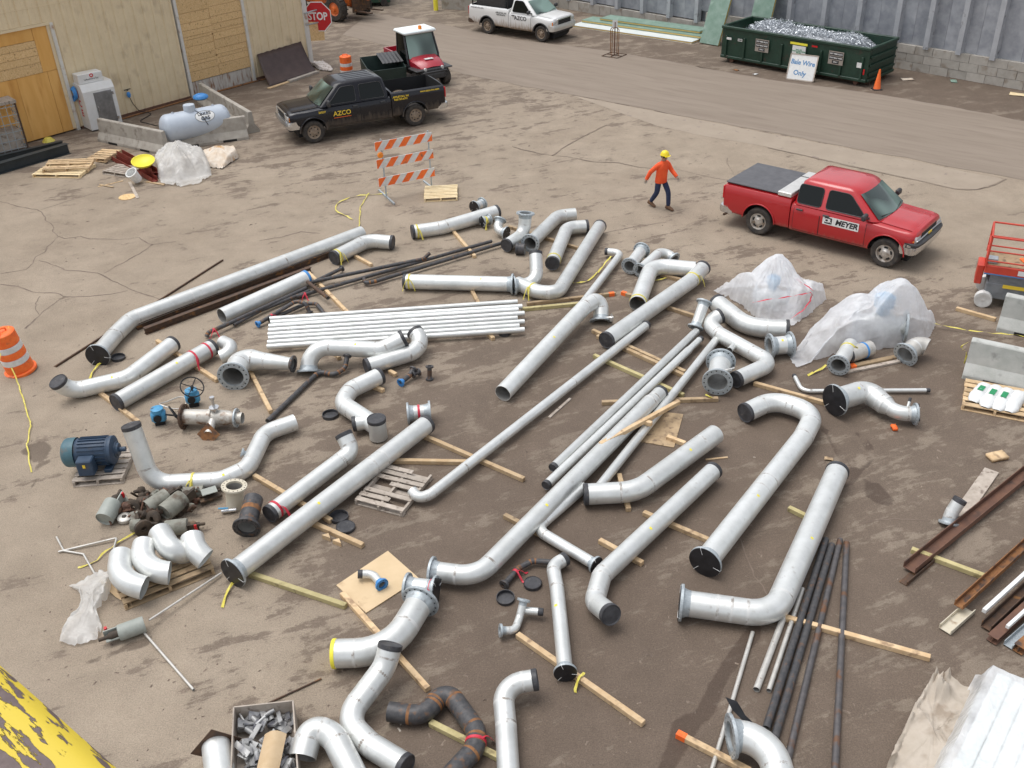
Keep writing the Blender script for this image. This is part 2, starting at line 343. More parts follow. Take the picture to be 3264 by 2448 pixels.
def ground_material():
    m = bpy.data.materials.new('muddy_yard'); m.use_nodes = True; t = m.node_tree; N = t.nodes; L = t.links; b = N['Principled BSDF']
    tc = N.new('ShaderNodeTexCoord')
    def noise(scale, det=6, rough=0.6, rot=0, sc=(1, 1, 1), dist=0.0):
        mp = N.new('ShaderNodeMapping'); mp.vector_type = 'TEXTURE'; mp.inputs['Rotation'].default_value = (0, 0, rot); mp.inputs['Scale'].default_value = sc
        L.new(tc.outputs['Object'], mp.inputs[0])
        n = N.new('ShaderNodeTexNoise'); n.inputs['Scale'].default_value = scale; n.inputs['Detail'].default_value = det; n.inputs['Roughness'].default_value = rough
        n.inputs['Distortion'].default_value = dist
        L.new(mp.outputs[0], n.inputs[0]); return n.outputs['Fac']
    def math_(op, a, bb, clamp=False):
        n = N.new('ShaderNodeMath'); n.operation = op; n.use_clamp = clamp
        for i, v in enumerate((a, bb)):
            if isinstance(v, (int, float)): n.inputs[i].default_value = v
            else: L.new(v, n.inputs[i])
        return n.outputs[0]
    def mix(f, a, bb):
        n = N.new('ShaderNodeMix'); n.data_type = 'RGBA'
        if isinstance(f, (int, float)): n.inputs['Factor'].default_value = f
        else: L.new(f, n.inputs['Factor'])
        for k, v in (('A', a), ('B', bb)):
            if isinstance(v, tuple): n.inputs[k].default_value = lin(v)
            else: L.new(v, n.inputs[k])
        return n.outputs['Result']
    def rng(v, a, bb, c=0.0, d=1.0):
        n = N.new('ShaderNodeMapRange'); L.new(v, n.inputs[0])
        for i, x in enumerate((a, bb, c, d)): n.inputs[i+1].default_value = x
        return n.outputs[0]
    wa = N.new('ShaderNodeAttribute'); wa.attribute_name = 'wet'; sa = N.new('ShaderNodeAttribute'); sa.attribute_name = 'stain'
    W = wa.outputs['Fac']; S = sa.outputs['Fac']
    n_big = noise(0.35, 4); n_str = noise(1.6, 10, 0.70, R(24), (2.6, 0.8, 1), 0.3); n_iso = noise(1.0, 10, 0.72, 0, (1, 1, 1), 0.2)
    n_fine = noise(48, 5, 0.8); n_mid = noise(8, 8, 0.75); n_sp = noise(22, 6, 0.8); n_st2 = noise(6.0, 6, 0.7, R(20), (3.0, 0.7, 1))
    pn = math_('ADD', math_('ADD', math_('MULTIPLY', n_str, 0.45), math_('MULTIPLY', n_iso, 0.37)), math_('MULTIPLY', n_st2, 0.18))
    # crisp-edged damp patches: more of them where the yard is wetter
    thr = math_('ADD', math_('MULTIPLY', W, 0.24), 0.365)
    d = math_('SUBTRACT', thr, pn)
    patch = rng(d, -0.008, 0.022)
    dry = mix(rng(n_big, .35, .65), (0.280, 0.228, 0.173), (0.325, 0.268, 0.206))
    dry = mix(rng(W, .45, .80), dry, (0.185, 0.149, 0.117))
    damp = mix(rng(W, .25, .80), (0.212, 0.168, 0.130), (0.134, 0.101, 0.077))
    col = mix(patch, dry, damp)
    # fine tan and dark mottling inside both
    col = mix(math_('MULTIPLY', rng(n_sp, .52, .66), 0.42), col, mix(rng(W, .4, .85), (0.40, 0.32, 0.25), (0.20, 0.157, 0.12)))
    col = mix(math_('MULTIPLY', rng(n_mid, .54, .64), 0.40), col, mix(rng(W, .4, .85), (0.235, 0.18, 0.14), (0.098, 0.073, 0.056)))
    sm = rng(math_('ADD', S, math_('MULTIPLY', math_('SUBTRACT', n_mid, 0.5), 0.35)), .44, .56)
    col = mix(math_('MULTIPLY', sm, 0.6), col, (0.058, 0.038, 0.028))
    grit = rng(n_fine, .3, .7, 0.62, 1.38)
    mul = N.new('ShaderNodeMix'); mul.data_type = 'RGBA'; mul.blend_type = 'MULTIPLY'; mul.inputs['Factor'].default_value = 1
    L.new(col, mul.inputs['A']); L.new(grit, mul.inputs['B'])
    tone = rng(n_iso, .3, .7, 0.86, 1.14); mul2 = N.new('ShaderNodeMix'); mul2.data_type = 'RGBA'; mul2.blend_type = 'MULTIPLY'; mul2.inputs['Factor'].default_value = 1
    L.new(mul.outputs['Result'], mul2.inputs['A']); L.new(tone, mul2.inputs['B'])
    L.new(mul2.outputs['Result'], b.inputs['Base Color'])
    L.new(rng(math_('MAXIMUM', sm, math_('MULTIPLY', patch, W)), 0, 1, 0.95, 0.62), b.inputs['Roughness'])
    b.inputs['Specular IOR Level'].default_value = 0.18
    h = math_('ADD', math_('MULTIPLY', n_fine, 0.5), math_('ADD', n_mid, math_('MULTIPLY', patch, -0.4)))
    bp = N.new('ShaderNodeBump'); bp.inputs['Strength'].default_value = 0.4; bp.inputs['Distance'].default_value = 0.03
    L.new(h, bp.inputs['Height']); L.new(bp.outputs[0], b.inputs['Normal'])
    return m
gm.materials.append(ground_material())
ground = bpy.data.objects.new('ground', gm); COL.objects.link(ground); ground['kind'] = 'structure'; ground['label'] = 'muddy brown yard of worn concrete with damp patches'

mat('road', (0.240, 0.196, 0.156), (0.272, 0.224, 0.180), scale=1.0, stretch=(5, .6, 1), texrot=R(-40), rough=0.92, spec=0.2, c3=(0.215, 0.172, 0.137), s3=2.6, lo3=0.5, hi3=0.8, bump=0.3, bscale=60)
mat('strip', (0.300, 0.245, 0.188), (0.335, 0.275, 0.212), scale=1.2, rough=0.9, c3=(0.25, 0.20, 0.165), s3=3.0, lo3=0.64, hi3=0.68, bump=0.2, bscale=90)
mat('crack', (0.135, 0.10, 0.078), (0.22, 0.17, 0.132), scale=3, rough=0.9)
def sheet(name, pts, z, material, jit=0.05, step=0.4, label=None):
    out = []; n = len(pts)
    for i in range(n):
        a, b = Vector(pts[i]), Vector(pts[(i+1) % n]); k = max(1, int((b-a).length/step))
        for j in range(k):
            p = a.lerp(b, j/k); out.append((p.x+fbm(p.x, p.y, 1.3, 3)*jit*2, p.y+fbm(p.x, p.y, 1.3, 9)*jit*2, z))
    bm = bmesh.new(); f = bm.faces.new([bm.verts.new(p) for p in out]); bmesh.ops.triangulate(bm, faces=[f])
    me = bpy.data.meshes.new(name); bm.normal_update(); bm.to_mesh(me); bm.free(); me.materials.append(MATS[material])
    if me.polygons[0].normal.z < 0: me.flip_normals()
    o = bpy.data.objects.new(name, me); COL.objects.link(o); o['kind'] = 'structure'
    if label: o['label'] = label
    return o
sheet('road', [(2.779,40.473,0),(6.476,37.269,0),(9.578,34.697,0),(16.249,29.069,0),(24,22.6,0),(30,25,0),(26,30,0),(18.942,34.896,0),(17.042,36.984,0),(15.029,38.881,0),(11.901,41.068,0),(10.271,42.462,0),(7.147,45.614,0),(4.811,47.707,0),(0.599,50.622,0),(-3.451,54.888,0),(-7.272,58.145,0),(-8.166,52.876,0),(-4.507,48.865,0),(-1.701,44.203,0),(0.329,42.416,0)], 0.008, 'road', 0.10, label='worn brown asphalt road passing the grey wall')
sheet('pavement_strip', [(2.878,40.256,0),(9.54,34.541,0),(12.674,31.895,0),(15.69,29.248,0),(15.25,28.842,0),(14.518,28.473,0),(13.861,28.616,0),(12.129,30.278,0),(9.179,33.038,0),(6.917,34.725,0),(5.736,35.843,0),(4.406,37.877,0)], 0.004, 'strip', 0.04)
CR = [
 [(-16.395,30.363,0),(-15.567,29.808,0),(-14.827,29.506,0),(-14.596,29.216,0),(-14.28,28.662,0),(-13.856,28.15,0),(-13.645,27.67,0),(-13.367,27.299,0),(-13.088,27.104,0),(-12.772,27.179,0),(-12.655,27.237,0),(-12.298,27.002,0),(-11.443,26.895,0),(-10.855,26.98,0),(-10.264,26.363,0)],
 [(-14.735,29.498,0),(-14.401,29.858,0),(-13.872,30.451,0),(-13.537,30.791,0)],
 [(-13.34,27.228,0),(-13.374,26.528,0),(-13.289,26.132,0),(-13.476,25.83,0),(-13.352,25.416,0),(-13.404,24.997,0),(-14.007,24.749,0)],
 [(-13.716,24.065,0),(-13.152,23.909,0),(-12.643,23.566,0),(-12.23,23.452,0),(-11.831,23.368,0),(-11.679,23.221,0),(-11.374,23.118,0),(-10.452,23.262,0),(-10.076,23.422,0)],
 [(-13.251,25.593,0),(-12.556,25.139,0),(-12.265,24.875,0),(-11.27,24.589,0),(-11.004,24.364,0),(-10.039,23.501,0),(-9.729,23.287,0),(-9.066,22.889,0)],
 [(-11.679,23.221,0),(-11.875,22.53,0),(-11.985,21.479,0)],
 [(-11.074,24.573,0),(-10.496,25.804,0),(-10.284,26.43,0),(-9.651,26.575,0)],
 [(-12.343,23.272,0),(-12.27,22.87,0),(-12.137,22.473,0),(-11.95,22.207,0)],
 [(0.294,34.038,0),(0.693,33.593,0),(1.669,32.903,0),(2.188,32.752,0),(3.014,32.147,0),(3.86,31.968,0),(4.498,31.446,0),(4.928,31.312,0)],
 [(1.669,32.903,0),(2.071,33.697,0),(2.717,34.656,0),(3.874,36.168,0)],
 [(9.156,32.942,0),(10.33,31.904,0),(11.283,30.936,0),(12.101,30.195,0),(13.223,29.202,0),(13.831,28.539,0),(14.486,28.398,0),(15.26,28.8,0),(15.745,29.242,0)],
 [(7.545,32.053,0),(7.439,31.463,0),(7.468,30.571,0)],
 [(5.679,31.191,0),(6.464,30.455,0),(7.263,29.951,0),(8.251,29.729,0)],
 [(4.694,26.751,0),(3.57,26.438,0),(2.728,26.074,0)],
 [(-7.19,26.431,0),(-6.556,26.643,0),(-6.075,27.009,0),(-5.495,26.788,0)],
 [(-0.075,14.033,0),(0.561,14.228,0),(1.16,14.222,0)],
 [(3.988,11.406,0),(3.835,12.397,0),(3.803,13.366,0)],
 [(6.023,13.121,0),(6.623,13.215,0),(7.224,13.082,0)],
]
for k, c in enumerate(CR):
    mb = MB(); pts = []
    for i in range(len(c)-1):
        a, b = Vector(c[i]), Vector(c[i+1]); m_ = max(1, int((b-a).length/0.12))
        for j in range(m_): pts.append(a.lerp(b, j/m_))
    pts.append(Vector(c[-1])); L_, R_ = [], []
    for i, p in enumerate(pts):
        t = (pts[min(i+1, len(pts)-1)]-pts[max(i-1, 0)]).normalized(); nn = Vector((-t.y, t.x, 0))
        w = (0.007 + 0.026*max(0, 0.35+fbm(p.x, p.y, 1.4, k))) * (0.55 if k in (7, 11, 12, 15, 16, 17) else 1); j = nn*fbm(p.x, p.y, 3.0, k+5)*0.09
        z = 0.013 if k in (8, 9, 10, 11) else 0.004
        L_.append((p.x+nn.x*w+j.x, p.y+nn.y*w+j.y, z)); R_.append((p.x-nn.x*w+j.x, p.y-nn.y*w+j.y, z))
    mb.grid([R_, L_]); o = mb.build('crack', 'crack', parent=ground)

# ------------------------------------------------------------ left building: beige ribbed siding, two boarded doorways
mat('siding', (0.69, 0.56, 0.365), (0.75, 0.62, 0.415), scale=2.0, rough=0.55, c3=(0.56, 0.445, 0.29), s3=1.6, lo3=0.58, hi3=0.75, bump=0.05)
mat('ply', (0.66, 0.345, 0.09), (0.74, 0.42, 0.13), scale=1.3, stretch=(2.5, 2.5, 0.4), rough=0.8, c3=(0.55, 0.26, 0.06), s3=1.2, lo3=0.56, hi3=0.72, bump=0.06, rnd=0.07)
mat('osb', (0.60, 0.385, 0.165), (0.76, 0.54, 0.29), scale=22, rough=0.85, c3=(0.34, 0.2, 0.08), s3=14, lo3=0.6, hi3=0.7, bump=0.15, rnd=0.06)
mat('white_metal', (0.60, 0.58, 0.53), (0.68, 0.66, 0.62), scale=4, rough=0.6, c3=(0.36, 0.22, 0.13), s3=3.0, lo3=0.6, hi3=0.72, bump=0.05)
mat('stained_white', (0.46, 0.42, 0.37), (0.56, 0.53, 0.48), scale=3, rough=0.7, c3=(0.24, 0.11, 0.05), s3=3.2, lo3=0.52, hi3=0.68, stretch=(3, 3, 0.6))
WC = Vector((-8.86, 46.81, 0)); WX = Vector((-.653, -.757, 0)).normalized(); WN = Vector((-WX.y, WX.x, 0))
if WN.x < 0: WN = -WN
def wl(s, z, off=0.0): return WC + WX*s + WN*off + Vector((0, 0, z))
bld = thing('metal_building', 'beige ribbed metal building with two doorways boarded up in plywood', 'building', tuple(WC))
def wrel(s, z, off=0.0): return wl(s, z, off)-WC
def wquad(mb, s0, s1, z0, z1, off0, off1, mi=0):
    """solid slab on the wall between two distances along it and two offsets from it"""
    vs = [wrel(s, z, o) for s in (s0, s1) for o in (off0, off1) for z in (z0, z1)]
    fs = [(0, 1, 3, 2), (4, 6, 7, 5), (0, 4, 5, 1), (2, 3, 7, 6), (0, 2, 6, 4), (1, 5, 7, 3)]
    return mb.add(vs, fs, mi)
WALL_H = 7.0
core = MB(); wquad(core, 0.0, 24.0, 0, WALL_H, -9.0, -0.30); core.build('wall_core', 'siding', bld, recalc=True)
D1 = (11.75, 15.35, 3.94); D2 = (3.26, 6.5, 4.75)
def siding_panel(s0, s1, z0, z1):
    mb = MB(); prof = [(0, 0), (.06, 0), (.08, -.028), (.115, -.028), (.135, 0), (.22, 0), (.235, -.008), (.255, -.008), (.27, 0), (.36, 0)]
    pts = [(s0+a*(s1-s0)/0.36, o) for a, o in prof]
    lo = [wrel(a, z0, o) for a, o in pts]; hi = [wrel(a, z1, o) for a, o in pts]
    mb.grid([lo, hi]); mb.build('siding_panel', 'siding', bld, recalc=True)
PW = 0.41; s = 0.06
while s < 23.6:
    e = s+PW; m_ = (s+e)/2
    if D1[0] < m_ < D1[1]: siding_panel(s, e, D1[2]+.1, WALL_H)
    elif D2[0] < m_ < D2[1]: siding_panel(s, e, D2[2]+.1, WALL_H)
    else: siding_panel(s, e, 0.08, WALL_H)
    s = e
mb = MB(); wquad(mb, 10.2, 24, 4.60, 4.635, 0.002, 0.012); mb.build('flashing', 'siding', bld, recalc=True)
mb = MB(); wquad(mb, -0.14, 0.10, 0, WALL_H, -0.30, 0.05); mb.build('corner_post', 'white_metal', bld, recalc=True)
mb = MB(); wquad(mb, 0.1, 3.2, 0, 0.10, -0.29, 0.03); mb.build('base_strip', 'rust_brown', bld, recalc=True)
mb = MB(); wquad(mb, 6.62, 11.6, 0, .10, -.29, .03); mb.build('base_strip', 'rust_brown', bld, recalc=True)
for s_, w_ in ((D1[0], .12), (D1[1], .12), (D2[0], .12), (D2[1], .12)):
    mb = MB(); zt = D1[2]+.06 if s_ > 10 else D2[2]+.06
    wquad(mb, s_-w_/2, s_+w_/2, 0, zt, -0.29, 0.055); mb.build('door_frame', 'white_metal', bld, recalc=True)
mb = MB(); wquad(mb, D1[0]+.06, D1[1]-.06, D1[2]+.0, D1[2]+.09, -0.29, 0.045); mb.build('door_header', 'siding', bld, recalc=True)
# plywood in the near doorway: tall sheets below, narrow strips across the middle, sheets above
def sheet_on(name, m_, s0, s1, z0, z1, o=-0.02, t=0.03):
    mb = MB(); g = 0.006; wquad(mb, s0+g, s1-g, z0+g, z1-g, o-t-.16, o); return mb.build(name, m_, bld, recalc=True)
for a, b in ((11.81, 12.35), (12.35, 13.55), (13.55, 14.6), (14.6, 15.29)): sheet_on('plywood_sheet', 'ply', a, b, 0.05, 2.35, o=random.uniform(-.03, -.01))
sheet_on('plywood_sheet', 'ply', 11.81, 12.5, 2.35, 3.93)
for z in (2.35, 2.72, 2.98, 3.25): sheet_on('board_strip', 'osb', 12.5, 15.29, z, {2.35: 2.72, 2.72: 2.98, 2.98: 3.25, 3.25: 3.5}[z], o=-.012)
sheet_on('plywood_sheet', 'ply', 12.5, 15.29, 3.5, 3.93, o=-.03)
zs = [0.62, 1.02, 1.28, 1.42, 1.66, 2.02, 2.3, 2.42, 2.66, 2.95, 3.35, 4.0, 4.7]
for i in range(len(zs)-1):
    k = 4.95+random.uniform(-.05, .05)
    sheet_on('board_strip', 'osb', D2[0]+.06, k, zs[i]+(.05 if i else 0), zs[i+1]+.05, o=random.uniform(-.03, -.005))
    sheet_on('board_strip', 'osb', k, D2[1]-.06, zs[i], zs[i+1], o=random.uniform(-.03, -.005))
mb = MB(); wquad(mb, D2[0]+.06, D2[1]-.06, 0.0, 0.60, -0.2, -0.06)
mb.build('door_bottom', 'stained_white', bld, recalc=True)
mb = MB(); pth = [wrel(2.4, .03, .35), wrel(3.5, .03, .22), wrel(5, .03, .18), wrel(7, .03, .2), wrel(9, .03, .24), wrel(10.6, .03, .3)]
mb.sweep([p+WC for p in pth], 0.035, 8)
tag(mb.build('conduit', 'rust', None, 60, origin=tuple(WC)), 'rusty orange pipe lying along the foot of the beige metal building', 'conduit')
# wall tap with hose
t_ = thing('wall_tap', 'small blue tap with black hose on the beige wall beside the ice box', 'tap', tuple(wl(9.42, 0, 0)))
mb = MB(); mb.sweep([wl(9.42, 1.0, -.01), wl(9.42, 1.0, .14)], .02, 8, cap1=True); mb.bar(wl(9.56, 1.03, .1), wl(9.28, 1.03, .1), .03, .03); mb.build('valve', 'dark', t_, 40, origin=wl(9.42, 0, 0))
mb = MB(); mb.lathe(wl(9.42, .82, .12), (0, 0, 1), [(0, -.10), (.06, -.09), (.085, 0), (.06, .1), (0, .12)], 12); mb.build('bonnet', 'blue_tape', t_, 60, origin=wl(9.42, 0, 0))
hp = [wl(9.42, .75, .12), wl(9.35, .45, .16), wl(9.2, .12, .25), wl(8.8, .02, .6)]+[Vector((-14.413,38.66,0.02)), Vector((-13.828,38.233,0.02)), Vector((-13.329,37.784,0.05))]
hp, _, _ = fillet(hp, .3); mb = MB(); mb.sweep(hp, .016, 6); mb.build('hose', 'dark', t_, 60, origin=wl(9.42, 0, 0))

# ------------------------------------------------------------ right wall: grey steel cladding on concrete block
mat('clad', (0.25, 0.265, 0.295), (0.35, 0.365, 0.395), scale=2.2, rough=0.5, metal=0.2, c3=(0.44, 0.455, 0.48), s3=1.3, lo3=0.52, hi3=0.75, bump=0.1, bscale=14, rnd=0.10)
mat('clad_rib', (0.40, 0.415, 0.44), (0.47, 0.485, 0.51), scale=3, rough=0.5, metal=0.2, c3=(0.2, 0.2, 0.21), s3=4, lo3=0.6, hi3=0.75)
mat('block', (0.36, 0.335, 0.295), (0.44, 0.41, 0.365), scale=3, rough=0.9, c3=(0.27, 0.225, 0.18), s3=2.2, lo3=0.55, hi3=0.72, bump=0.25, bscale=50, rnd=0.08)
RA = Vector((20.73, 38.76, 0)); RX = Vector((-.673, .740, 0)).normalized(); RN = Vector((-RX.y, RX.x, 0))
if RN.y > 0: RN = -RN
def rl(s, z, off=0.0): return RX*s + RN*off + Vector((0, 0, z))
wallb = thing('clad_wall', 'long grey steel clad wall standing on concrete blocks', 'wall', tuple(RA))
def rbox(s0, s1, z0, z1, o0, o1, name, m_, par=wallb):
    mb = MB(); vs = [rl(s, z, o) for s in (s0, s1) for o in (o0, o1) for z in (z0, z1)]
    mb.add(vs, [(0, 1, 3, 2), (4, 6, 7, 5), (0, 4, 5, 1), (2, 3, 7, 6), (0, 2, 6, 4), (1, 5, 7, 3)])
    return mb.build(name, m_, par, recalc=True)
rbox(-14, 34, 0, 6.5, -1.0, -0.35, 'wall_core', 'clad')
ribs = [-12.7, -11.2, -9.7, -8.2, -6.7, -5.2, -3.7, -2.3, -0.7, 1.47, 2.88, 4.28, 5.7, 7.5, 9.2, 10.97, 12.7, 14.45, 16.2, 17.95, 19.7, 21.45, 23.2, 25, 26.8, 28.6, 30.4]
for a, b in zip(ribs[:-1], ribs[1:]):
    zb = 1.02 if a < 15 else 0.55
    m_ = a+(b-a)*0.52
    rbox(a, m_-.006, zb, 6.5, -.35, -.12, 'cladding_panel', 'clad'); rbox(m_+.006, b, zb, 6.5, -.35, -.13, 'cladding_panel', 'clad')
for a in ribs:
    zb = 0.95 if a < 15 else 0.46
    mb = MB(); w = .14
    ring = lambda z: [rl(a-w, z, -.14), rl(a-w*.75, z, .12), rl(a+w*.75, z, .12), rl(a+w, z, -.14)]
    lo, hi = ring(zb), ring(6.5); mb.grid([lo, hi]); mb.poly([lo[3], lo[2], lo[1], lo[0]]); mb.build('rib', 'clad_rib', wallb, recalc=True)
s = -14.0; k = 0
for course in range(3):
    s = -14+(.35 if course % 2 else 0)
    while s < 31:
        e = s+.78
        if s < 15 or course == 0:
            h = .34 if s < 15 else .5
            mb = MB(); o_ = random.uniform(0.05, .07)
            rb = [rl(s_, z, o) for s_ in (s+.008, e-.008) for o in (-.34, o_) for z in (course*h+.006, (course+1)*h-.006)]
            mb.add(rb, [(0, 1, 3, 2), (4, 6, 7, 5), (0, 4, 5, 1), (2, 3, 7, 6), (0, 2, 6, 4), (1, 5, 7, 3)])
            mb.build('block', 'block', wallb, recalc=True)
        s = e
# green shed at the far end of the road
mat('green_wall', (0.10, 0.19, 0.11), (0.13, 0.23, 0.14), scale=3, rough=0.6)
g0, g1 = Vector((-3.208,58.605,0)), Vector((-0.08,57.071,0)); gd = (g1-g0).normalized(); gn = Vector((-gd.y, gd.x, 0))
gs = thing('green_shed', 'green sided shed on a concrete base behind the white pickup', 'shed', tuple(g0))
mb = MB(); L_ = (g1-g0).length
vs = [gd*x+gn*y+Vector((0, 0, z)) for x in (0, L_) for y in (0.05, 5) for z in (0.55, 4.5)]
mb.add(vs, [(0, 1, 3, 2), (4, 6, 7, 5), (0, 4, 5, 1), (2, 3, 7, 6), (0, 2, 6, 4), (1, 5, 7, 3)]); mb.build('wall', 'green_wall', gs, recalc=True)
mb = MB(); vs = [gd*x+gn*y+Vector((0, 0, z)) for x in (-.05, L_) for y in (0, 5) for z in (0, .55)]
mb.add(vs, [(0, 1, 3, 2), (4, 6, 7, 5), (0, 4, 5, 1), (2, 3, 7, 6), (0, 2, 6, 4), (1, 5, 7, 3)]); mb.build('base', 'block', gs, recalc=True)
b0 = Vector((-3.562,58.281,0)); mb = MB(); mb.lathe(b0, (0, 0, 1), [(.13, 0), (.13, 1.45), (.11, 1.53), (.06, 1.58), (0, 1.6)], 16)
tag(mb.build('bollard', 'bollard_yellow' if 'bollard_yellow' in MATS else 'yellow_mark', None, 40, origin=b0), 'yellow round bollard beside the green shed', 'bollard')

# ------------------------------------------------------------ vehicles
mat('paint_red', (0.42, 0.012, 0.016), (0.46, 0.016, 0.02), scale=2, rough=0.22, coat=0.6, spec=0.5)
mat('paint_black', (0.006, 0.006, 0.010), (0.010, 0.010, 0.014), scale=2, rough=0.2, coat=0.0, spec=0.35)
mat('paint_white', (0.74, 0.74, 0.73), (0.68, 0.67, 0.64), scale=2, rough=0.3, coat=0.5)
mat('tonneau', (0.085, 0.085, 0.092), (0.11, 0.11, 0.118), scale=5, rough=0.7)
mat('alu', (0.62, 0.61, 0.58), (0.70, 0.69, 0.66), scale=6, rough=0.4, metal=0.5)
mat('rim_alu', (0.50, 0.47, 0.43), (0.60, 0.57, 0.53), scale=8, rough=0.45, metal=0.6, c3=(0.22, 0.16, 0.11), s3=6, lo3=0.5, hi3=0.7)
mat('rim_mud', (0.26, 0.20, 0.145), (0.36, 0.29, 0.22), scale=8, rough=0.7, metal=0.2, c3=(0.15, 0.10, 0.07), s3=6, lo3=0.5, hi3=0.7)
def mud_mix(name, base, mud, z0, z1, rough=0.32, coat=0.5, amount=1.0):
    """car paint whose lower panels carry splashed mud up to an uneven height"""
    m = mat(name, base, rough=rough, coat=coat); t = m.node_tree; N = t.nodes; L = t.links; b = N['Principled BSDF']
    tc = N.new('ShaderNodeTexCoord'); sp = N.new('ShaderNodeSeparateXYZ'); L.new(tc.outputs['Object'], sp.inputs[0])
    n = N.new('ShaderNodeTexNoise'); n.inputs['Scale'].default_value = 5; n.inputs['Detail'].default_value = 6; n.inputs['Roughness'].default_value = 0.65
    mp = N.new('ShaderNodeMapping'); mp.inputs['Scale'].default_value = (1.6, 1.6, 0.35); L.new(tc.outputs['Object'], mp.inputs[0]); L.new(mp.outputs[0], n.inputs[0])
    mr = N.new('ShaderNodeMapRange'); mr.inputs[1].default_value = z1; mr.inputs[2].default_value = z0; L.new(sp.outputs[2], mr.inputs[0])
    a = N.new('ShaderNodeMath'); a.operation = 'ADD'; L.new(mr.outputs[0], a.inputs[0])
    s_ = N.new('ShaderNodeMath'); s_.operation = 'MULTIPLY_ADD'; L.new(n.outputs['Fac'], s_.inputs[0]); s_.inputs[1].default_value = 1.5; s_.inputs[2].default_value = -0.85
    L.new(s_.outputs[0], a.inputs[1])
    r2 = N.new('ShaderNodeMapRange'); r2.inputs[1].default_value = 0.2; r2.inputs[2].default_value = 0.8; r2.inputs[4].default_value = amount; L.new(a.outputs[0], r2.inputs[0])
    mx = N.new('ShaderNodeMix'); mx.data_type = 'RGBA'; L.new(r2.outputs[0], mx.inputs['Factor']); mx.inputs['A'].default_value = lin(base); mx.inputs['B'].default_value = lin(mud)
    L.new(mx.outputs['Result'], b.inputs['Base Color'])
    rr = N.new('ShaderNodeMapRange'); rr.inputs[3].default_value = rough; rr.inputs[4].default_value = 0.85; L.new(r2.outputs[0], rr.inputs[0]); L.new(rr.outputs[0], b.inputs['Roughness'])
    cc = N.new('ShaderNodeMapRange'); cc.inputs[3].default_value = coat; cc.inputs[4].default_value = 0.0; L.new(r2.outputs[0], cc.inputs[0]); L.new(cc.outputs[0], b.inputs['Coat Weight'])
    return m
mud_mix('body_black', (0.006, 0.006, 0.010), (0.15, 0.115, 0.085), 0.35, 0.95, amount=0.7, rough=0.25, coat=0.0)
mud_mix('body_white', (0.72, 0.72, 0.71), (0.30, 0.22, 0.145), 0.35, 0.98)
mud_mix('body_red', (0.42, 0.012, 0.016), (0.26, 0.13, 0.10), 0.30, 0.62, amount=0.75)

def bool_cut(me, cutters, name):
    """subtract the cutter meshes (MB) from a mesh, returning the new mesh"""
    o = bpy.data.objects.new('tmp', me); COL.objects.link(o); tmp = []
    for c in cutters:
        cm = c.mesh('cut', 'dark', recalc=True); co = bpy.data.objects.new('cut', cm); COL.objects.link(co); tmp.append(co)
        md = o.modifiers.new('b', 'BOOLEAN'); md.operation = 'DIFFERENCE'; md.object = co; md.solver = 'EXACT'
    dg = bpy.context.evaluated_depsgraph_get(); dg.update()
    out = bpy.data.meshes.new_from_object(o.evaluated_get(dg)); out.name = name
    for t in tmp: bpy.data.objects.remove(t)
    bpy.data.objects.remove(o)
    return out
def side_profile(hw, zb, zt):
    H = zt-zb; a, b, c = min(.05, H*.1), min(.16, H*.25), min(.36, H*.45); d, e = min(.26, H*.4), min(.13, H*.24)
    return [(0, zb), (hw*.90, zb), (hw*.965, zb+a), (hw*.99, zb+b), (hw, zb+c), (hw*.997, zt-d), (hw*.982, zt-e), (hw*.945, zt-.055), (hw*.87, zt-.012), (hw*.5, zt+.018), (0, zt+.028)]
def loft_body(sections, material, name, cutters):
    mb = MB(); rows = []
    for x, zb, zt, hw in sections:
        pr = side_profile(hw, zb, zt); ring = [Vector((x, y, z)) for y, z in pr]+[Vector((x, -y, z)) for y, z in reversed(pr[1:-1])]
        rows.append(ring)
    n = len(rows[0])
    for r in rows: mb.v.extend([tuple(p) for p in r])
    for i in range(len(rows)-1):
        for k in range(n): mb.f.append((i*n+k, i*n+(k+1) % n, (i+1)*n+(k+1) % n, (i+1)*n+k)); mb.m.append(0)
    mb.f.append(tuple(range(n))); mb.m.append(0); mb.f.append(tuple((len(rows)-1)*n+k for k in reversed(range(n)))); mb.m.append(0)
    me = mb.mesh(name, [material, 'dark'], recalc=True)
    if cutters: me = bool_cut(me, cutters, name)
    me.polygons.foreach_set('use_smooth', [True]*len(me.polygons)); me.set_sharp_from_angle(angle=R(32))
    return me
def rounded(poly, r, n=3):
    out = []; m = len(poly)
    for i in range(m):
        a, b, c = Vector(poly[i-1]), Vector(poly[i]), Vector(poly[(i+1) % m]); d0 = (a-b).normalized(); d1 = (c-b).normalized()
        rr = min(r, .45*(a-b).length, .45*(c-b).length); p0, p1 = b+d0*rr, b+d1*rr
        for j in range(n+1):
            t = j/n; q = p0*(1-t)**2+b*2*t*(1-t)+p1*t*t; out.append((q.x, q.y))
    return out
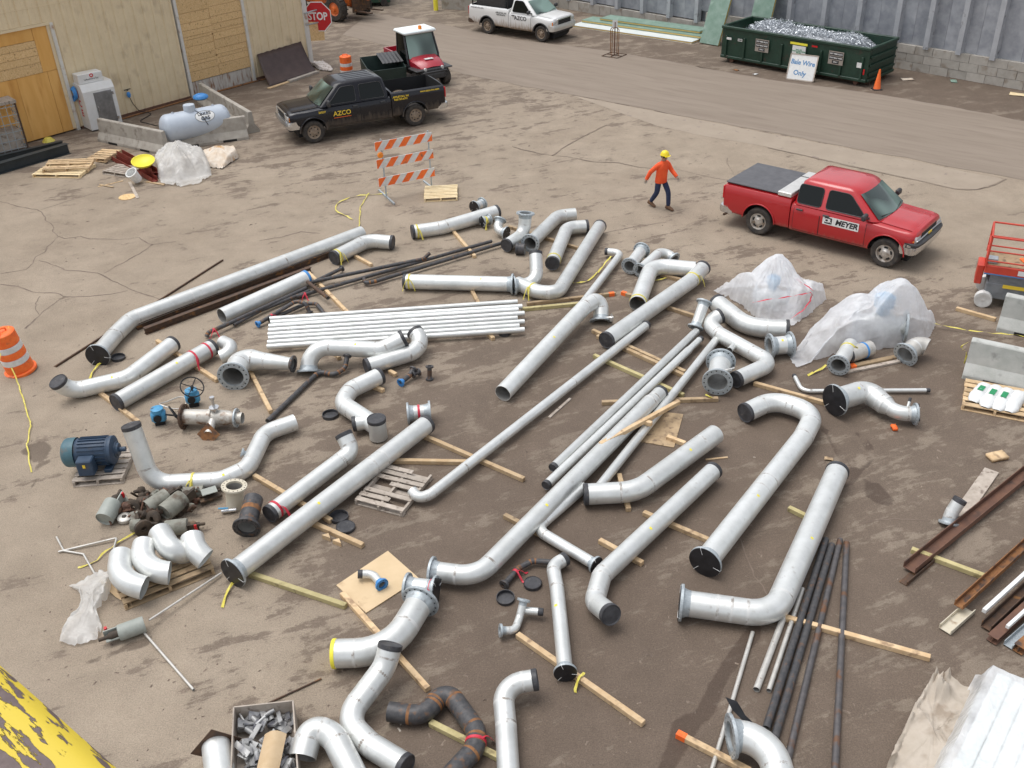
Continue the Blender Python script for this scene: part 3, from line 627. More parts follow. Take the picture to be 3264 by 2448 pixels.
def make_wheel(parent, x, y, r, w, rimmat, spokes=5, slots='big'):
    side = 1 if y > 0 else -1; c = Vector((x, y, r)); ax = Vector((0, side, 0)); h = w/2
    mb = MB(); rr = r*.60
    mb.lathe(c, ax, [(rr*.9, -h), (r*.9, -h), (r*.975, -h*.8), (r, -h*.5), (r, h*.5), (r*.975, h*.82), (r*.90, h), (rr*1.08, h*.98), (rr, h*.86), (rr*.93, h*.4), (0, h*.3)], 32)
    wl_ = mb.build('wheel', 'rubber', parent, 40)
    mb = MB(); mb.lathe(c, ax, [(rr*1.01, h*.84), (rr*1.0, h*.93), (rr*.92, h*.90), (rr*.84, h*.62), (rr*.5, h*.72), (rr*.36, h*.86), (rr*.3, h*1.0), (0, h*1.02)], 32)
    rim = mb.build('rim', rimmat, wl_, 35)
    mb = MB()
    for k in range(spokes):
        a = 2*math.pi*k/spokes+.3; p = c+Vector((math.cos(a)*rr*.66, side*(h*.70), math.sin(a)*rr*.66))
        rad = rr*(.2 if slots == 'big' else .115)
        u = Vector((math.cos(a), 0, math.sin(a))); v = Vector((-math.sin(a), 0, math.cos(a)))
        ring = [p+u*math.cos(q)*rad*.72+v*math.sin(q)*rad*1.25 for q in [2*math.pi*i/10 for i in range(10)]]
        mb.poly(ring if side < 0 else ring[::-1])
    mb.build('rim_opening', 'dark', wl_)['kind'] = 'stuff'
    return wl_
def arch_cut(x, r, z, hw):
    mb = MB(); mb.lathe((x, 0, z), (0, 1, 0), [(0, -hw*1.2), (r, -hw*1.2), (r, hw*1.2), (0, hw*1.2)], 36); return mb
def pickup(name, label, spec):
    g = spec; wb = g['wb']; hw = g.get('hw', .985); wr = g['wr']; lift = g.get('lift', 0.0); pm, bmn = g['paint'], g['body']
    root = thing(name, label, 'pickup truck', g['loc'], g['rz'], g.get('group'))
    fa = wb/2; ra = -wb/2; fo = fa+g.get('nose', 0)                                    # axles
    zb = .37+lift; belt = 1.16+lift; cowl = 1.14+lift; nose = 1.075+lift; rail = 1.29+lift; roof = g['roof']
    xc = fa-.42; xr = fa-g['cab']; xb0 = xr-.03; xb1 = ra-g['rear']
    ar = wr+.085
    cut = [arch_cut(fa, ar, wr+.02, hw)]
    secs = [(fo+.69, zb+.36, nose-.11, hw*.80), (fo+.675, zb+.34, nose-.055, hw*.87), (fo+.64, zb+.31, nose-.02, hw*.92), (fo+.57, zb+.26, nose-.004, hw*.96), (fo+.42, zb+.12, nose+.012, hw*.985), (fa, zb+.02, nose+.035, hw), (xc-.05, zb, cowl, hw), (xc-.4, zb, belt, hw), (xr+.3, zb, belt+.01, hw), (xr, zb, belt+.01, hw*.985)]
    me = loft_body(secs, bmn, 'cab_body', cut); o = bpy.data.objects.new('cab_body', me); COL.objects.link(o); o.parent = root
    # hood panel with a raised centre and a crease on each side
    mb = MB(); rows = []
    for i in range(9):
        x = fo+.62-(fo+.62-(xc+.02))*i/8
        def top(x):
            for (xa, _, za, _), (xb_, _, zb_, _) in zip(secs[:-1], secs[1:]):
                if xb_ <= x <= xa: return za+(zb_-za)*(xa-x)/(xa-xb_)
            return cowl
        z = top(x)+.012; wv = hw*(.76 if i == 0 else .80)
        rows.append([Vector((x, wv*s_, z+.02*(1-abs(s_)**4)+(.018 if abs(s_) < .62 else 0)-(0.05 if i == 0 else 0))) for s_ in (-1, -.9, -.68, -.56, -.25, 0, .25, .56, .68, .9, 1)])
    mb.grid(rows); mb.build('hood', pm, root, 50, recalc=True)
    # bed, open at the top
    bcut = [arch_cut(ra, ar+.01, wr+.02, hw)]
    inner = MB(); inner.box(((xb0+xb1)/2, 0, rail-.26+.3), (xb0-xb1-.14, 2*hw-.28, 1.12)); bcut.append(inner)
    secs2 = [(xb0, zb+.02, rail, hw*.985), (xb0-.2, zb+.02, rail, hw), (xb1+.25, zb+.06, rail, hw), (xb1+.03, zb+.1, rail, hw*.985), (xb1, zb+.12, rail-.03, hw*.96)]
    me = loft_body(secs2, bmn, 'bed', bcut); o = bpy.data.objects.new('bed', me); COL.objects.link(o); o.parent = root
    mb = MB(); mb.box((0, 0, zb+.12), (wb+.9, 2*hw-.42, .16)); mb.box((fa, 0, wr+.12), (.95, 1.15, .72)); mb.box((ra, 0, wr+.1), (.9, 1.15, .5)); mb.build('chassis', 'dark', root)
    for x_, yy in ((fa, 1), (fa, -1), (ra, 1), (ra, -1)):
        make_wheel(root, x_, yy*(hw-.135), wr, .265, g['rim'], g.get('spokes', 6), g.get('slots', 'big'))
        mb = MB(); arc = [Vector((x_+math.cos(a)*(ar+.012), yy*(hw+.004), wr+.02+math.sin(a)*(ar+.012))) for a in [R(2)+R(176)*i/20 for i in range(21)]]
        mb.sweep(arc, .03 if g.get('flare') else .018, 8, cap0=True, cap1=True); mb.build('wheel_arch_trim', g.get('archmat', bmn), root, 60)
    # greenhouse
    a0, a1 = hw*.945, hw*.755; z0, z1 = belt-.02, roof-.09; xf0, xf1 = xc+.10, xc-.62; xr0, xr1 = xr+.02, xr+.16
    def ring(xf, xrr, a, z, bow):
        pts = [(xf-.16, a), (xf-.03, a*.93)]+[(xf+bow*(1-(t*t)), a*t) for t in (.6, .2, -.2, -.6)]+[(xf-.03, -a*.93), (xf-.16, -a), (xrr+.10, -a), (xrr, -a*.9), (xrr, a*.9), (xrr+.10, a)]
        return [Vector((x, y, z)) for x, y in pts]
    r0 = ring(xf0, xr0, a0, z0, .10); r1 = ring(xf1, xr1, a1, z1, .07); r2 = ring(xf1-.10, xr1+.07, a1*.93, roof-.03, .06); r3 = ring(xf1-.35, xr1+.25, a1*.7, roof-.005, .05)
    mb = MB(); n = 12
    for r_ in (r0, r1, r2, r3): mb.v.extend([tuple(p) for p in r_])
    for i in range(3):
        for k in range(n): mb.f.append((i*n+k, i*n+(k+1) % n, (i+1)*n+(k+1) % n, (i+1)*n+k)); mb.m.append(0)
    mb.f.append(tuple(3*n+k for k in range(n))); mb.m.append(0)
    mb.build('cab_roof', pm, root, 45, recalc=True)
    if g.get('ribbed'):
        mb = MB()
        for k in range(5): mb.box(((xf1+xr1)/2-.12, (k-2)*.24, roof+.0), (abs(xf1-xr1)-.75, .05, .012), bev=.005)
        mb.build('roof_rib', pm, root)['kind'] = 'stuff'
    ay = lambda z: a0+(a1-a0)*(z-z0)/(z1-z0)
    xA = lambda z: (xf0-.16)+((xf1-.16)-(xf0-.16))*(z-z0)/(z1-z0)       # rake of the windscreen pillar
    xB = lambda z: (xr0+.10)+((xr1+.10)-(xr0+.10))*(z-z0)/(z1-z0)
    zl, zh = belt+.035, roof-.145
    def side_pane(x0, x1, rake0, rake1, nm):
        poly = [(x0 if not rake0 else xA(zl)-.10, zl), (x1 if not rake1 else xB(zl)+.06, zl), (x1 if not rake1 else xB(zh)+.05, zh), (x0 if not rake0 else xA(zh)-.07, zh)]
        poly = rounded(poly, .09)
        for sg in (1, -1):
            for grow, off, mm, nn in ((1.0, .007, 'glass', nm), ):
                mb = MB(); vs = [Vector((x, sg*(ay(z)+off), z)) for x, z in poly]; mb.poly(vs if sg < 0 else vs[::-1]); w_ = mb.build(nn, mm, root, recalc=False)
                mb = MB(); vs2 = [v.copy() for v in vs]; vs2.append(vs2[0].copy()); vs2.append(vs2[1].copy()); mb.sweep(vs2, .012, 6); mb.build('seal', 'trim', w_, 60)
    px = g['pillars']   # distances behind the front axle
    for i, (u0, u1, rk0, rk1) in enumerate(px): side_pane(fa-u0, fa-u1, rk0, rk1, 'side_window')
    mb = MB(); rows = []
    for v in (.07, .35, .65, .93):
        row = []
        for t in [-.90+1.8*i/10 for i in range(11)]:
            p0 = Vector((xf0+.10*(1-t*t)-.03*abs(t)**6, a0*t, z0)); p1 = Vector((xf1+.07*(1-t*t)-.03*abs(t)**6, a1*t, z1)); row.append(p0.lerp(p1, v)+Vector((.012, 0, .012)))
        rows.append(row)
    mb.grid(rows); mb.build('windscreen', 'windscreen', root, 60, recalc=True)
    mb = MB(); rows = [[Vector((xr0+(xr1-xr0)*v-.008, (a0+(a1-a0)*v)*t, z0+(z1-z0)*v)) for t in (-.82, 0, .82)] for v in (.12, .9)]; mb.grid(rows); mb.build('rear_window', 'glass', root, recalc=True)
    for sg in (1, -1):
        mb = MB(); mb.bar((xf0+.05, sg*.12, z0+.05), (xf0-.03, sg*.12+.52*sg, z0+.10), .02, .02); mb.build('wiper', 'dark', root)
    # doors with shut lines
    def sy(z):
        pr = side_profile(hw, zb, belt)[1:9]
        for (ya, za), (yb, zb_) in zip(pr[:-1], pr[1:]):
            if za <= z <= zb_: return ya+(yb-ya)*(z-za)/(zb_-za+1e-9)
        return pr[-1][0]
    def patch(x0, x1, za, zc, off, nm, mm, par, sg):
        mb = MB(); rows = []
        for i in range(9):
            z = za+(zc-za)*i/8; rows.append([Vector((x0+(x1-x0)*j/4, sg*(sy(z)+off), z)) for j in range(5)])
        mb.grid(rows); return mb.build(nm, mm, par, 50, recalc=True)
    for (d0, d1) in g['doors']:
        for sg in (1, -1):
            patch(fa-d0+.012, fa-d1-.012, zb+.07, belt-.03, .0025, 'door_gap', 'dark', root, sg)
            dr = patch(fa-d0, fa-d1, zb+.085, belt-.035, .006, 'door', bmn, root, sg)
            if g.get('handles', True):
                hx = fa-d1+.16; mb = MB(); mb.box((hx, sg*(hw+.018), belt-.12), (.19, .04, .05), bev=.012); mb.build('handle', 'trim', dr)
    for sg in (1, -1):
        mb = MB(); mb.box((fa-.62, sg*(hw+.14), belt+.14), (.11, .22, .24) if g.get('tow') else (.12, .24, .17), bev=.035); mb.bar((fa-.60, sg*(a0-.02), belt+.06), (fa-.62, sg*(hw+.08), belt+.08), .07, .05); mb.build('mirror', 'trim', root, 40)
    # face
    mb = MB(); mb.box((fo+.675, 0, nose-.235), (.05, 1.06, .30), bev=.02); gr = mb.build('grille', 'dark', root)
    mb = MB()
    if g.get('gmc'):
        for a, b in (((-.55, -.07), (.55, -.07)), ((-.55, -.40), (.55, -.40)), ((-.55, -.07), (-.55, -.40)), ((.55, -.07), (.55, -.40))):
            mb.bar((fo+.705, a[0], nose+a[1]), (fo+.705, b[0], nose+b[1]), .05, .06, bev=.015, ext=.02)
        mb.build('grille_surround', 'chrome', gr)
        mb = MB()
        for k in range(3): mb.bar((fo+.703, -.5, nose-.15-.08*k), (fo+.703, .5, nose-.15-.08*k), .02, .02)
        mb.build('grille_bar', 'trim', gr)['kind'] = 'stuff'
    else:
        mb.bar((fo+.71, -.86, nose-.215), (fo+.71, .86, nose-.215), .05, .055, bev=.02); mb.build('grille_surround', 'chrome', gr)
        mb = MB(); mb.box((fo+.735, 0, nose-.215), (.02, .22, .07), bev=.008); mb.build('badge', 'ink_yellow', gr)
    for sg in (1, -1):
        mb = MB(); mb.box((fo+.645, sg*.715, nose-.20), (.11, .33, .20), bev=.035); lm = mb.build('headlight', 'lamp_clear', root, 40)
        mb = MB(); mb.box((fo+.60, sg*(.875), nose-.22), (.14, .07, .16) if g.get('gmc') else (.12, .08, .06), bev=.02); mb.build('indicator', 'lamp_amber', lm)
        mb = MB(); mb.box((xb1-.01, sg*(hw-.09), rail-.27), (.06, .13, .38), bev=.02); mb.build('tail_light', 'lamp_red', root)
    bump = lambda x, w, zc, hh, sgn: [Vector((x-sgn*a, w*b, zc)) for a, b in ((.30, -.985), (.14, -1.0), (.05, -.96), (0, -.85), (-.03, -.5), (-.04, 0), (-.03, .5), (0, .85), (.05, .96), (.14, 1.0), (.30, .985))]
    def bumper(x, zc, hh, nm, mm, sgn=1):
        p = bump(x, hw*.985, zc, hh, sgn); mb = MB(); rows = []
        for dx, dz in ((-.12, hh/2), (0, hh/2-.02), (.03, hh/6), (.03, -hh/6), (0, -hh/2), (-.12, -hh/2)): rows.append([q+Vector((sgn*dx, 0, dz)) for q in p])
        rows.append(rows[0]); mb.grid(rows); return mb.build(nm, mm, root, 45, recalc=True)
    bumper(fo+.74, zb+.27, .28, 'front_bumper', g.get('bumpmat', 'chrome'))
    mb = MB(); mb.box((fo+.60, 0, zb+.09), (.2, 1.5, .16), bev=.03); mb.build('valance', 'trim', root)
    if not g.get('gmc'): bumper(fo+.755, zb+.385, .13, 'bumper_trim', 'trim')
    bumper(xb1-.12, zb+.16, .22, 'rear_bumper', g.get('rbumpmat', 'chrome'), -1)
    mb = MB(); mb.box((xb1-.25, 0, zb+.02), (.3, .09, .09)); mb.build('tow_hitch', 'rust_dark', root)
    mb = MB(); mb.box((xb1-.005, 0, zb+.5), (.03, 2*hw-.36, .55), bev=.012); mb.build('tailgate', bmn, root)
    root['dims'] = 0; del root['dims']
    return root, dict(fa=fa, ra=ra, xr=xr, xb0=xb0, xb1=xb1, hw=hw, rail=rail, belt=belt, zb=zb, roof=roof, nose=nose)
def pose(near_f, near_r, side, half=.97):
    f, r = Vector(near_f), Vector(near_r); h = (f-r).normalized(); left = Vector((-h.y, h.x, 0)); c = (f+r)/2+left*(half if side == 'right' else -half)
    return (c.x, c.y, 0), math.atan2(h.y, h.x)
# side lettering frame: on the right side text runs towards the front when seen from outside... left side towards the rear
def side_frame(sg, x, z, hw): 
    return frame((x, sg*(hw+.0115), z), (-sg, 0, 0), (0, 0, 1))

loc, rz = pose((9.86,23.22,0), (7.039,25.666,0), 'right')
rt, k = pickup('pickup_truck', 'red extended cab pickup with white toolbox and dark bed cover', dict(wb=3.645, wr=.395, paint='paint_red', body='body_red', rim='rim_alu', spokes=5, loc=loc, rz=rz, roof=1.83, cab=2.72, rear=1.14,
  pillars=[(0, 1.78, True, False), (1.92, 2.6, False, False)], doors=[(.60, 1.86), (1.89, 2.62)]))
mb = MB(); mb.box(((k['xb0']+k['xb1'])/2-.19, 0, k['rail']+.035), (k['xb0']-k['xb1']-.42, 2*k['hw']-.14, .05), bev=.02); mb.build('bed_cover', 'tonneau', rt)
mb = MB(); mb.box((k['xb0']-.22, 0, k['rail']+.05), (.40, 2*k['hw']-.10, .12), bev=.015); tb = mb.build('tool_box', 'alu', rt)
mb = MB(); mb.box((k['xb0']-.22, .45, k['rail']+.117), (.405, .012, .012)); mb.build('lid_seam', 'dark', tb)
mb = MB(); x0 = k['fa']-1.72; mb.box((k['fa']-1.28, -(k['hw']+.007), k['belt']-.24), (1.0, .006, .225)); sgn_ = mb.build('door_sign', 'plate_white', rt); sgn_['label'] = 'white magnetic sign reading CR MEYER on red door'
text('MEYER', .205, 'ink_black', sgn_, side_frame(-1, k['fa']-1.12, k['belt']-.24, k['hw']), bold=.008, shear=.2, sx=1.0)
mb = MB(); mb.box((k['fa']-1.62, -(k['hw']+.0105), k['belt']-.24), (.2, .003, .17)); mb.build('logo', 'ink_black', sgn_)
text('CR', .14, 'ink_white', sgn_, side_frame(-1, k['fa']-1.64, k['belt']-.24, k['hw']+.003), bold=.006)
mb = MB(); mb.lathe((k['fa']-1.60, -(k['hw']+.0125), k['belt']-.245), (0, -1, 0), [(0, .002), (.03, .002)], 10); mb.build('logo_dot', 'ink_red', sgn_)
mb = MB(); mb.sweep([Vector((k['ra']-.5, -.6, .42)), Vector((k['ra']-1.0, -.8, .40)), Vector((k['ra']-1.05, -1.02, .38))], .035, 8); mb.build('exhaust', 'rust_dark', rt, 60)
# papers on the dash
loc, rz = pose((-6.988,35.183,0), (-3.194,36.913,0), 'left')
bt, k = pickup('pickup_truck', 'black crew cab pickup with mud splashed sides and yellow lettering', dict(wb=3.95, wr=.41, lift=.09, nose=.16, hw=1.01, paint='paint_black', body='body_black', rim='rim_mud', spokes=8, slots='small', loc=loc, rz=rz, roof=1.97, cab=3.02, rear=1.24, gmc=True, tow=True, ribbed=True,
  flare=True, bumpmat='chrome', pillars=[(0, 1.72, True, False), (1.88, 2.86, False, True)], doors=[(.62, 1.80), (1.83, 2.86)]))
text('AZCO', .235, 'ink_yellow', bt, side_frame(1, k['fa']-1.12, k['belt']-.30, k['hw']), bold=.004)
mb = MB(); mb.box((k['fa']-1.12, k['hw']+.0095, k['belt']-.44), (.66, .004, .018)); mb.build('underline', 'orange', bt)
text('www.azco-inc.com', .10, 'ink_yellow', bt, side_frame(1, k['ra']-.62, k['rail']-.10, k['hw']), bold=.003)
text('APPLETON, WI\n920-734-6791', .095, 'ink_yellow', bt, side_frame(1, k['xb0']-.36, k['rail']-.22, k['hw']), bold=.003)
text('252237', .09, 'ink_yellow', bt, side_frame(1, k['fa']-.38, k['belt']-.17, k['hw']), bold=.003)
mb = MB(); mb.lathe((k['ra']+.2, .3, k['rail']-.5), (0, 0, 1), [(.3, 0), (.36, .05), (.36, .12), (.3, .16)], 20); mb.build('hose_coil', 'rust', bt, 50)
loc, rz = pose((2.041,49.716,0), (-0.656,51.938,0), 'right')
wt, k = pickup('pickup_truck', 'white regular cab pickup with muddy sills parked by the green panels', dict(wb=3.42, wr=.385, lift=.04, paint='paint_white', body='body_white', rim='rim_mud', spokes=8, slots='small', loc=loc, rz=rz, roof=1.9, cab=2.0, rear=1.2, gmc=True, flare=True, archmat='trim', rbumpmat='rust_dark', bumpmat='alu',
  pillars=[(0, 1.80, True, True)], doors=[(.62, 1.86)]))
text('AZCO', .27, 'ink_black', wt, side_frame(-1, k['fa']-1.25, k['belt']-.22, k['hw']), bold=.004)
text('APPLETON, WI\n920-734-6791', .10, 'ink_black', wt, side_frame(-1, k['xb0']-.45, k['rail']-.26, k['hw']), bold=.002)
text('www.azco-inc.com', .11, 'ink_black', wt, side_frame(-1, k['ra']-.6, k['rail']-.09, k['hw']), bold=.002)
mb = MB(); mb.box(((k['xb0']+k['xb1'])/2, 0, k['rail']+.1), (1.9, 1.5, .75), bev=.04); cr = mb.build('bed_box', 'trim', wt)
mb = MB()
for sg in (1, -1):
    for x in (k['xb0']-.1, k['xb1']+.2): mb.bar((x, sg*.85, k['rail']-.03), (x, sg*.85, k['rail']+.62), .05, .05)
    mb.bar((k['xb0']-.1, sg*.85, k['rail']+.6), (k['xb1']+.2, sg*.85, k['rail']+.6), .05, .05)
mb.build('bed_rack', 'dark', wt)

# ------------------------------------------------------------ utility vehicle with cab
mat('utv_red', (0.36, 0.014, 0.03), rough=0.35, coat=0.4)
mat('roof_white', (0.80, 0.86, 0.86), rough=0.5)
f0 = Vector((-2.837,42.164,0)); hd = Vector((.50, -.86, 0)).normalized()
ut = thing('utility_vehicle', 'small red and black utility vehicle with white cab roof and orange beacon', 'utility vehicle', tuple(f0-hd*1.35), math.atan2(hd.y, hd.x))
ut.scale = (1.12, 1.12, 1.12)
for x in (.92, -.98):
    for sg in (1, -1): make_wheel(ut, x, sg*.58, .31, .26, 'trim', 5)
mb = MB(); mb.box((0, 0, .44), (2.55, .95, .22), bev=.04); mb.box((.05, 0, .62), (.9, 1.3, .2), bev=.03); mb.build('chassis', 'trim', ut)
mb = MB(); rows = []
for x, z, w in ((.28, 1.04, .60), (.5, 1.02, .60), (.8, .97, .56), (1.05, .88, .50), (1.2, .76, .46)):
    rows.append([Vector((x, -w, z-.34)), Vector((x, -w, z-.1)), Vector((x, -w*.8, z)), Vector((x, 0, z+.03)), Vector((x, w*.8, z)), Vector((x, w, z-.1)), Vector((x, w, z-.34))])
mb.grid(rows); hd_ = mb.build('hood', 'utv_red', ut, 40, recalc=True)
mb = MB(); mb.box((.82, 0, 1.005), (.16, .34, .02)); mb.build('number_plate', 'plate_white', hd_)
mb = MB(); mb.box((1.18, 0, .58), (.12, 1.12, .34), bev=.05); mb.build('front_guard', 'trim', ut)
mb = MB(); mb.sweep(fillet([(1.1, -.55, .45), (1.32, -.5, .62), (1.32, .5, .62), (1.1, .55, .45)], .08)[0], .03, 8); mb.build('bumper_bar', 'trim', ut, 60)
for sg in (1, -1):
    mb = MB(); mb.lathe((1.2, sg*.36, .71), (1, 0, 0), [(0, .05), (.06, .04), (.075, 0)], 12); mb.build('headlight', 'lamp_clear', ut, 40)
    mb = MB(); mb.box((.92, sg*.60, .70), (.72, .34, .06), bev=.025); mb.build('fender', 'trim', ut)
    mb = MB()
    for a, b in (((.42, sg*.66, .75), (.28, sg*.66, 1.1)), ((.36, sg*.66, 1.0), (.05, sg*.60, 1.82)), ((-.55, sg*.66, .7), (-.55, sg*.60, 1.82)), ((.45, sg*.66, .72), (-.55, sg*.66, .72))): mb.bar(a, b, .055, .055)
    mb.build('cab_post', 'trim', ut)
    mb = MB(); vs = [Vector((.40, sg*.665, .78)), Vector((-.52, sg*.665, .78)), Vector((-.52, sg*.61, 1.8)), Vector((.04, sg*.61, 1.8))]; mb.poly(vs); mb.build('door_glass', 'glass', ut)
mb = MB(); mb.grid([[Vector((.40, y, .98)) for y in (-.6, -.2, .2, .6)], [Vector((.09, y*.92, 1.8)) for y in (-.6, -.2, .2, .6)]]); mb.build('windscreen', 'utv_glass' if 'utv_glass' in MATS else 'windscreen', ut, recalc=True)
mb = MB(); mb.poly([Vector((-.56, -.6, .8)), Vector((-.56, .6, .8)), Vector((-.56, .58, 1.8)), Vector((-.56, -.58, 1.8))]); mb.build('rear_glass', 'glass', ut)
mb = MB(); mb.box((-.22, 0, 1.88), (.98, 1.36, .12), bev=.045); mb.build('roof', 'roof_white', ut, 40)
mb = MB(); mb.lathe((.05, .1, 1.94), (0, 0, 1), [(.07, 0), (.07, .1), (.05, .13), (0, .135)], 12); mb.build('beacon', 'lamp_amber', ut, 40)
mb = MB(); mb.bar((.0, .45, 1.3), (.25, .4, 1.12), .03, .03); mb.lathe((.15, .3, 1.22), (1, 0, 1), [(.15, 0), (.17, .02), (.15, .04)], 16); mb.build('steering_wheel', 'dark', ut, 50)
bx = MB()
for c, sz in (((-1.2, 0, .72), (1.2, 1.32, .05)), ((-1.2, .64, .88), (1.2, .05, .3)), ((-1.2, -.64, .88), (1.2, .05, .3)), ((-.62, 0, .9), (.05, 1.3, .36)), ((-1.78, 0, .88), (.05, 1.3, .3))): bx.box(c, sz)
bx.build('cargo_box', 'utv_red', ut)

# ------------------------------------------------------------ orange loader and green skip at the head of the road
mat('loader_orange', (0.72, 0.16, 0.03), (0.62, 0.14, 0.03), scale=3, rough=0.45)
lw = Vector((-8.849,56.217,0)); ld = Vector((.82, -.57, 0)).normalized()
lo = thing('telehandler', 'orange telehandler with muddy black tyres beyond the beige building', 'telehandler', tuple(lw), math.atan2(ld.y, ld.x))
for x in (0, -3.0):
    for y in (.0, 2.0):
        s_ = MB(); s_.lathe((x, y, .66), (0, -1 if y == 0 else 1, 0), [(.3, -.22), (.58, -.24), (.66, -.15), (.66, .15), (.58, .24), (.36, .23), (.33, .12), (0, .1)], 30)
        tw = s_.build('wheel', 'rubber', lo, 40)
        s_ = MB()
        for q in range(16):
            a = 2*math.pi*q/16; s_.box((x+math.cos(a)*.66, y, .66+math.sin(a)*.66), (.07, .42, .05), Matrix.Rotation(-a, 3, 'Y'))
        s_.build('tread', 'rubber', tw)['kind'] = 'stuff'
        s_ = MB(); s_.lathe((x, y, .66), (0, -1 if y == 0 else 1, 0), [(.36, .2), (.3, .16), (.12, .2), (.1, .28), (0, .28)], 20); s_.build('rim', 'loader_orange', tw, 40)
mb = MB(); mb.box((-1.5, 1.0, 1.05), (4.2, 1.0, .7), bev=.08); mb.box((-2.6, 1.55, 1.75), (1.6, .75, .9), bev=.08); mb.build('body', 'loader_orange', lo, 40)
mb = MB(); mb.box((-1.0, .35, 1.75), (1.3, .8, 1.3), bev=.1); mb.build('cab', 'glass', lo, 40)
mb = MB(); mb.bar((-3.2, 1.05, 2.1), (1.6, 1.05, 1.25), .35, .42, bev=.03); mb.build('boom', 'loader_orange', lo)
mb = MB(); mb.box((.72, 1.0, 1.3), (.16, 2.3, .1)); mb.box((.9, 1.0, .9), (.14, 1.3, .9)); mb.build('carriage', 'rust_dark', lo)
for y in (.55, 1.45):
    mb = MB(); mb.box((1.45, y, .5), (1.2, .12, .06)); mb.build('fork', 'rust_dark', lo)
mat('skip_green', (0.016, 0.055, 0.032), (0.024, 0.075, 0.045), scale=3, rough=0.55, c3=(0.09, 0.05, 0.03), s3=4, lo3=0.62, hi3=0.75, bump=0.05)
s0, s1 = Vector((-8.624,59.784,0)), Vector((-6.437,59.939,0)); sd_ = (s1-s0).normalized(); L_ = (s1-s0).length
sk = thing('skip', 'dark green steel skip standing beyond the telehandler', 'skip', tuple(s0), math.atan2(sd_.y, sd_.x))
mb = MB(); mb.box((L_/2, 1.2, .95), (L_+.3, 2.4, 1.5), bev=.03); mb.build('box', 'skip_green', sk)
mb = MB(); mb.box((L_/2, -.03, 1.68), (L_+.36, .12, .12)); mb.build('rim', 'skip_green', sk)
for x in (.35, L_-.2):
    mb = MB(); mb.lathe((x, .06, .2), (0, -1, 0), [(0, -.1), (.2, -.1), (.2, .1), (0, .1)], 16); mb.build('wheel', 'rubber', sk, 40)

# ------------------------------------------------------------ pipe spools
def flange_geo(mb, c, ax, r_in, r_out, th, n_bolt=12, mi=0, mi_hole=1, bore=True):
    """flat ring from c along ax, with a square-ish recess for every bolt hole on both faces"""
    c = Vector(c); ax = Vector(ax).normalized(); ref = Vector((0, 0, 1)) if abs(ax.z) < .9 else Vector((1, 0, 0))
    u = (ref-ax*ref.dot(ax)).normalized(); w = ax.cross(u); n = n_bolt*4
    rb = r_in+(r_out-r_in)*.60; hb = (r_out-r_in)*.13
    rs = [r_in, rb-hb, rb+hb, r_out*.985, r_out]
    P_ = lambda r, k, h: c+ax*h+(u*math.cos(2*math.pi*k/n)+w*math.sin(2*math.pi*k/n))*r
    for face in (0, 1):
        h = th if face else 0.0; sg = 1 if face else -1
        hh = [h, h, h, h, h-sg*.006*0]
        base = len(mb.v)
        for i, r in enumerate(rs[:4]):
            for k in range(n): mb.v.append(tuple(P_(r, k, h)))
        for i in range(3):
            for k in range(n):
                q = [base+i*n+k, base+i*n+(k+1) % n, base+(i+1)*n+(k+1) % n, base+(i+1)*n+k]
                if i == 1 and k % 4 == 1:
                    o = len(mb.v)
                    for j, (r, kk) in enumerate(((rs[1], k), (rs[1], k+1), (rs[2], k+1), (rs[2], k))): mb.v.append(tuple(P_(r, kk, h-sg*.012)))
                    for j in range(4): 
                        f = (q[j], q[(j+1) % 4], o+(j+1) % 4, o+j); mb.f.append(f if face == 0 else f[::-1]); mb.m.append(mi_hole)
                    f = (o, o+1, o+2, o+3); mb.f.append(f if face == 0 else f[::-1]); mb.m.append(mi_hole)
                else: mb.f.append(tuple(q) if face == 0 else tuple(q[::-1])); mb.m.append(mi)
    mb.lathe(c, ax, [(rs[3], 0), (r_out, .005), (r_out, th-.005), (rs[3], th)], n, mi)
    if bore: mb.lathe(c, ax, [(r_in, th), (r_in, 0)], n, mi)
def ribbon(mb, pts, w, mi=0, up=(0, 0, 1)):
    pts = [Vector(p) for p in pts]; A, B = [], []
    for i, p in enumerate(pts):
        t = (pts[min(i+1, len(pts)-1)]-pts[max(i-1, 0)]).normalized(); s_ = t.cross(Vector(up))
        if s_.length < .05: s_ = Vector((1, 0, 0))
        s_.normalize(); tw = math.sin(i*1.7)*.6; s_ = (s_*math.cos(tw)+Vector(up)*math.sin(tw))
        A.append(p+s_*w/2); B.append(p-s_*w/2)
    mb.grid([A, B], mi)
def tape_on(parent, base, c, ax, r, colour, tail=True, w=.05, seed=1):
    rg = random.Random(seed); mb = MB(); c = Vector(c); ax = Vector(ax).normalized()
    mb.lathe(c-ax*w/2, ax, [(r*1.0, 0), (r*1.03+.004, .004), (r*1.03+.004, w-.004), (r, w)], 24)
    o = mb.build('tape', colour, parent, 60, origin=base)
    if tail:
        side = ax.cross(Vector((0, 0, 1)));  side = side.normalized() if side.length > .1 else Vector((1, 0, 0))
        if side.y > 0: side = -side
        for q in range(2):
            p = c+side*r*.7+Vector((0, 0, r*.75)); pts = [p]
            d = (side*rg.uniform(.5, 1)+ax*rg.uniform(-1, 1)).normalized()
            for i in range(4):
                p = p+d*.05+Vector((0, 0, -.05*i)); p.z = max(p.z, .02); pts.append(p.copy()); d = (d+Vector((rg.uniform(-.3, .3), rg.uniform(-.3, .3), 0))).normalized()
            mb = MB(); ribbon(mb, pts, w*.7); mb.build('tape_tail', colour, o, origin=base)
    return o
NSEG = 26
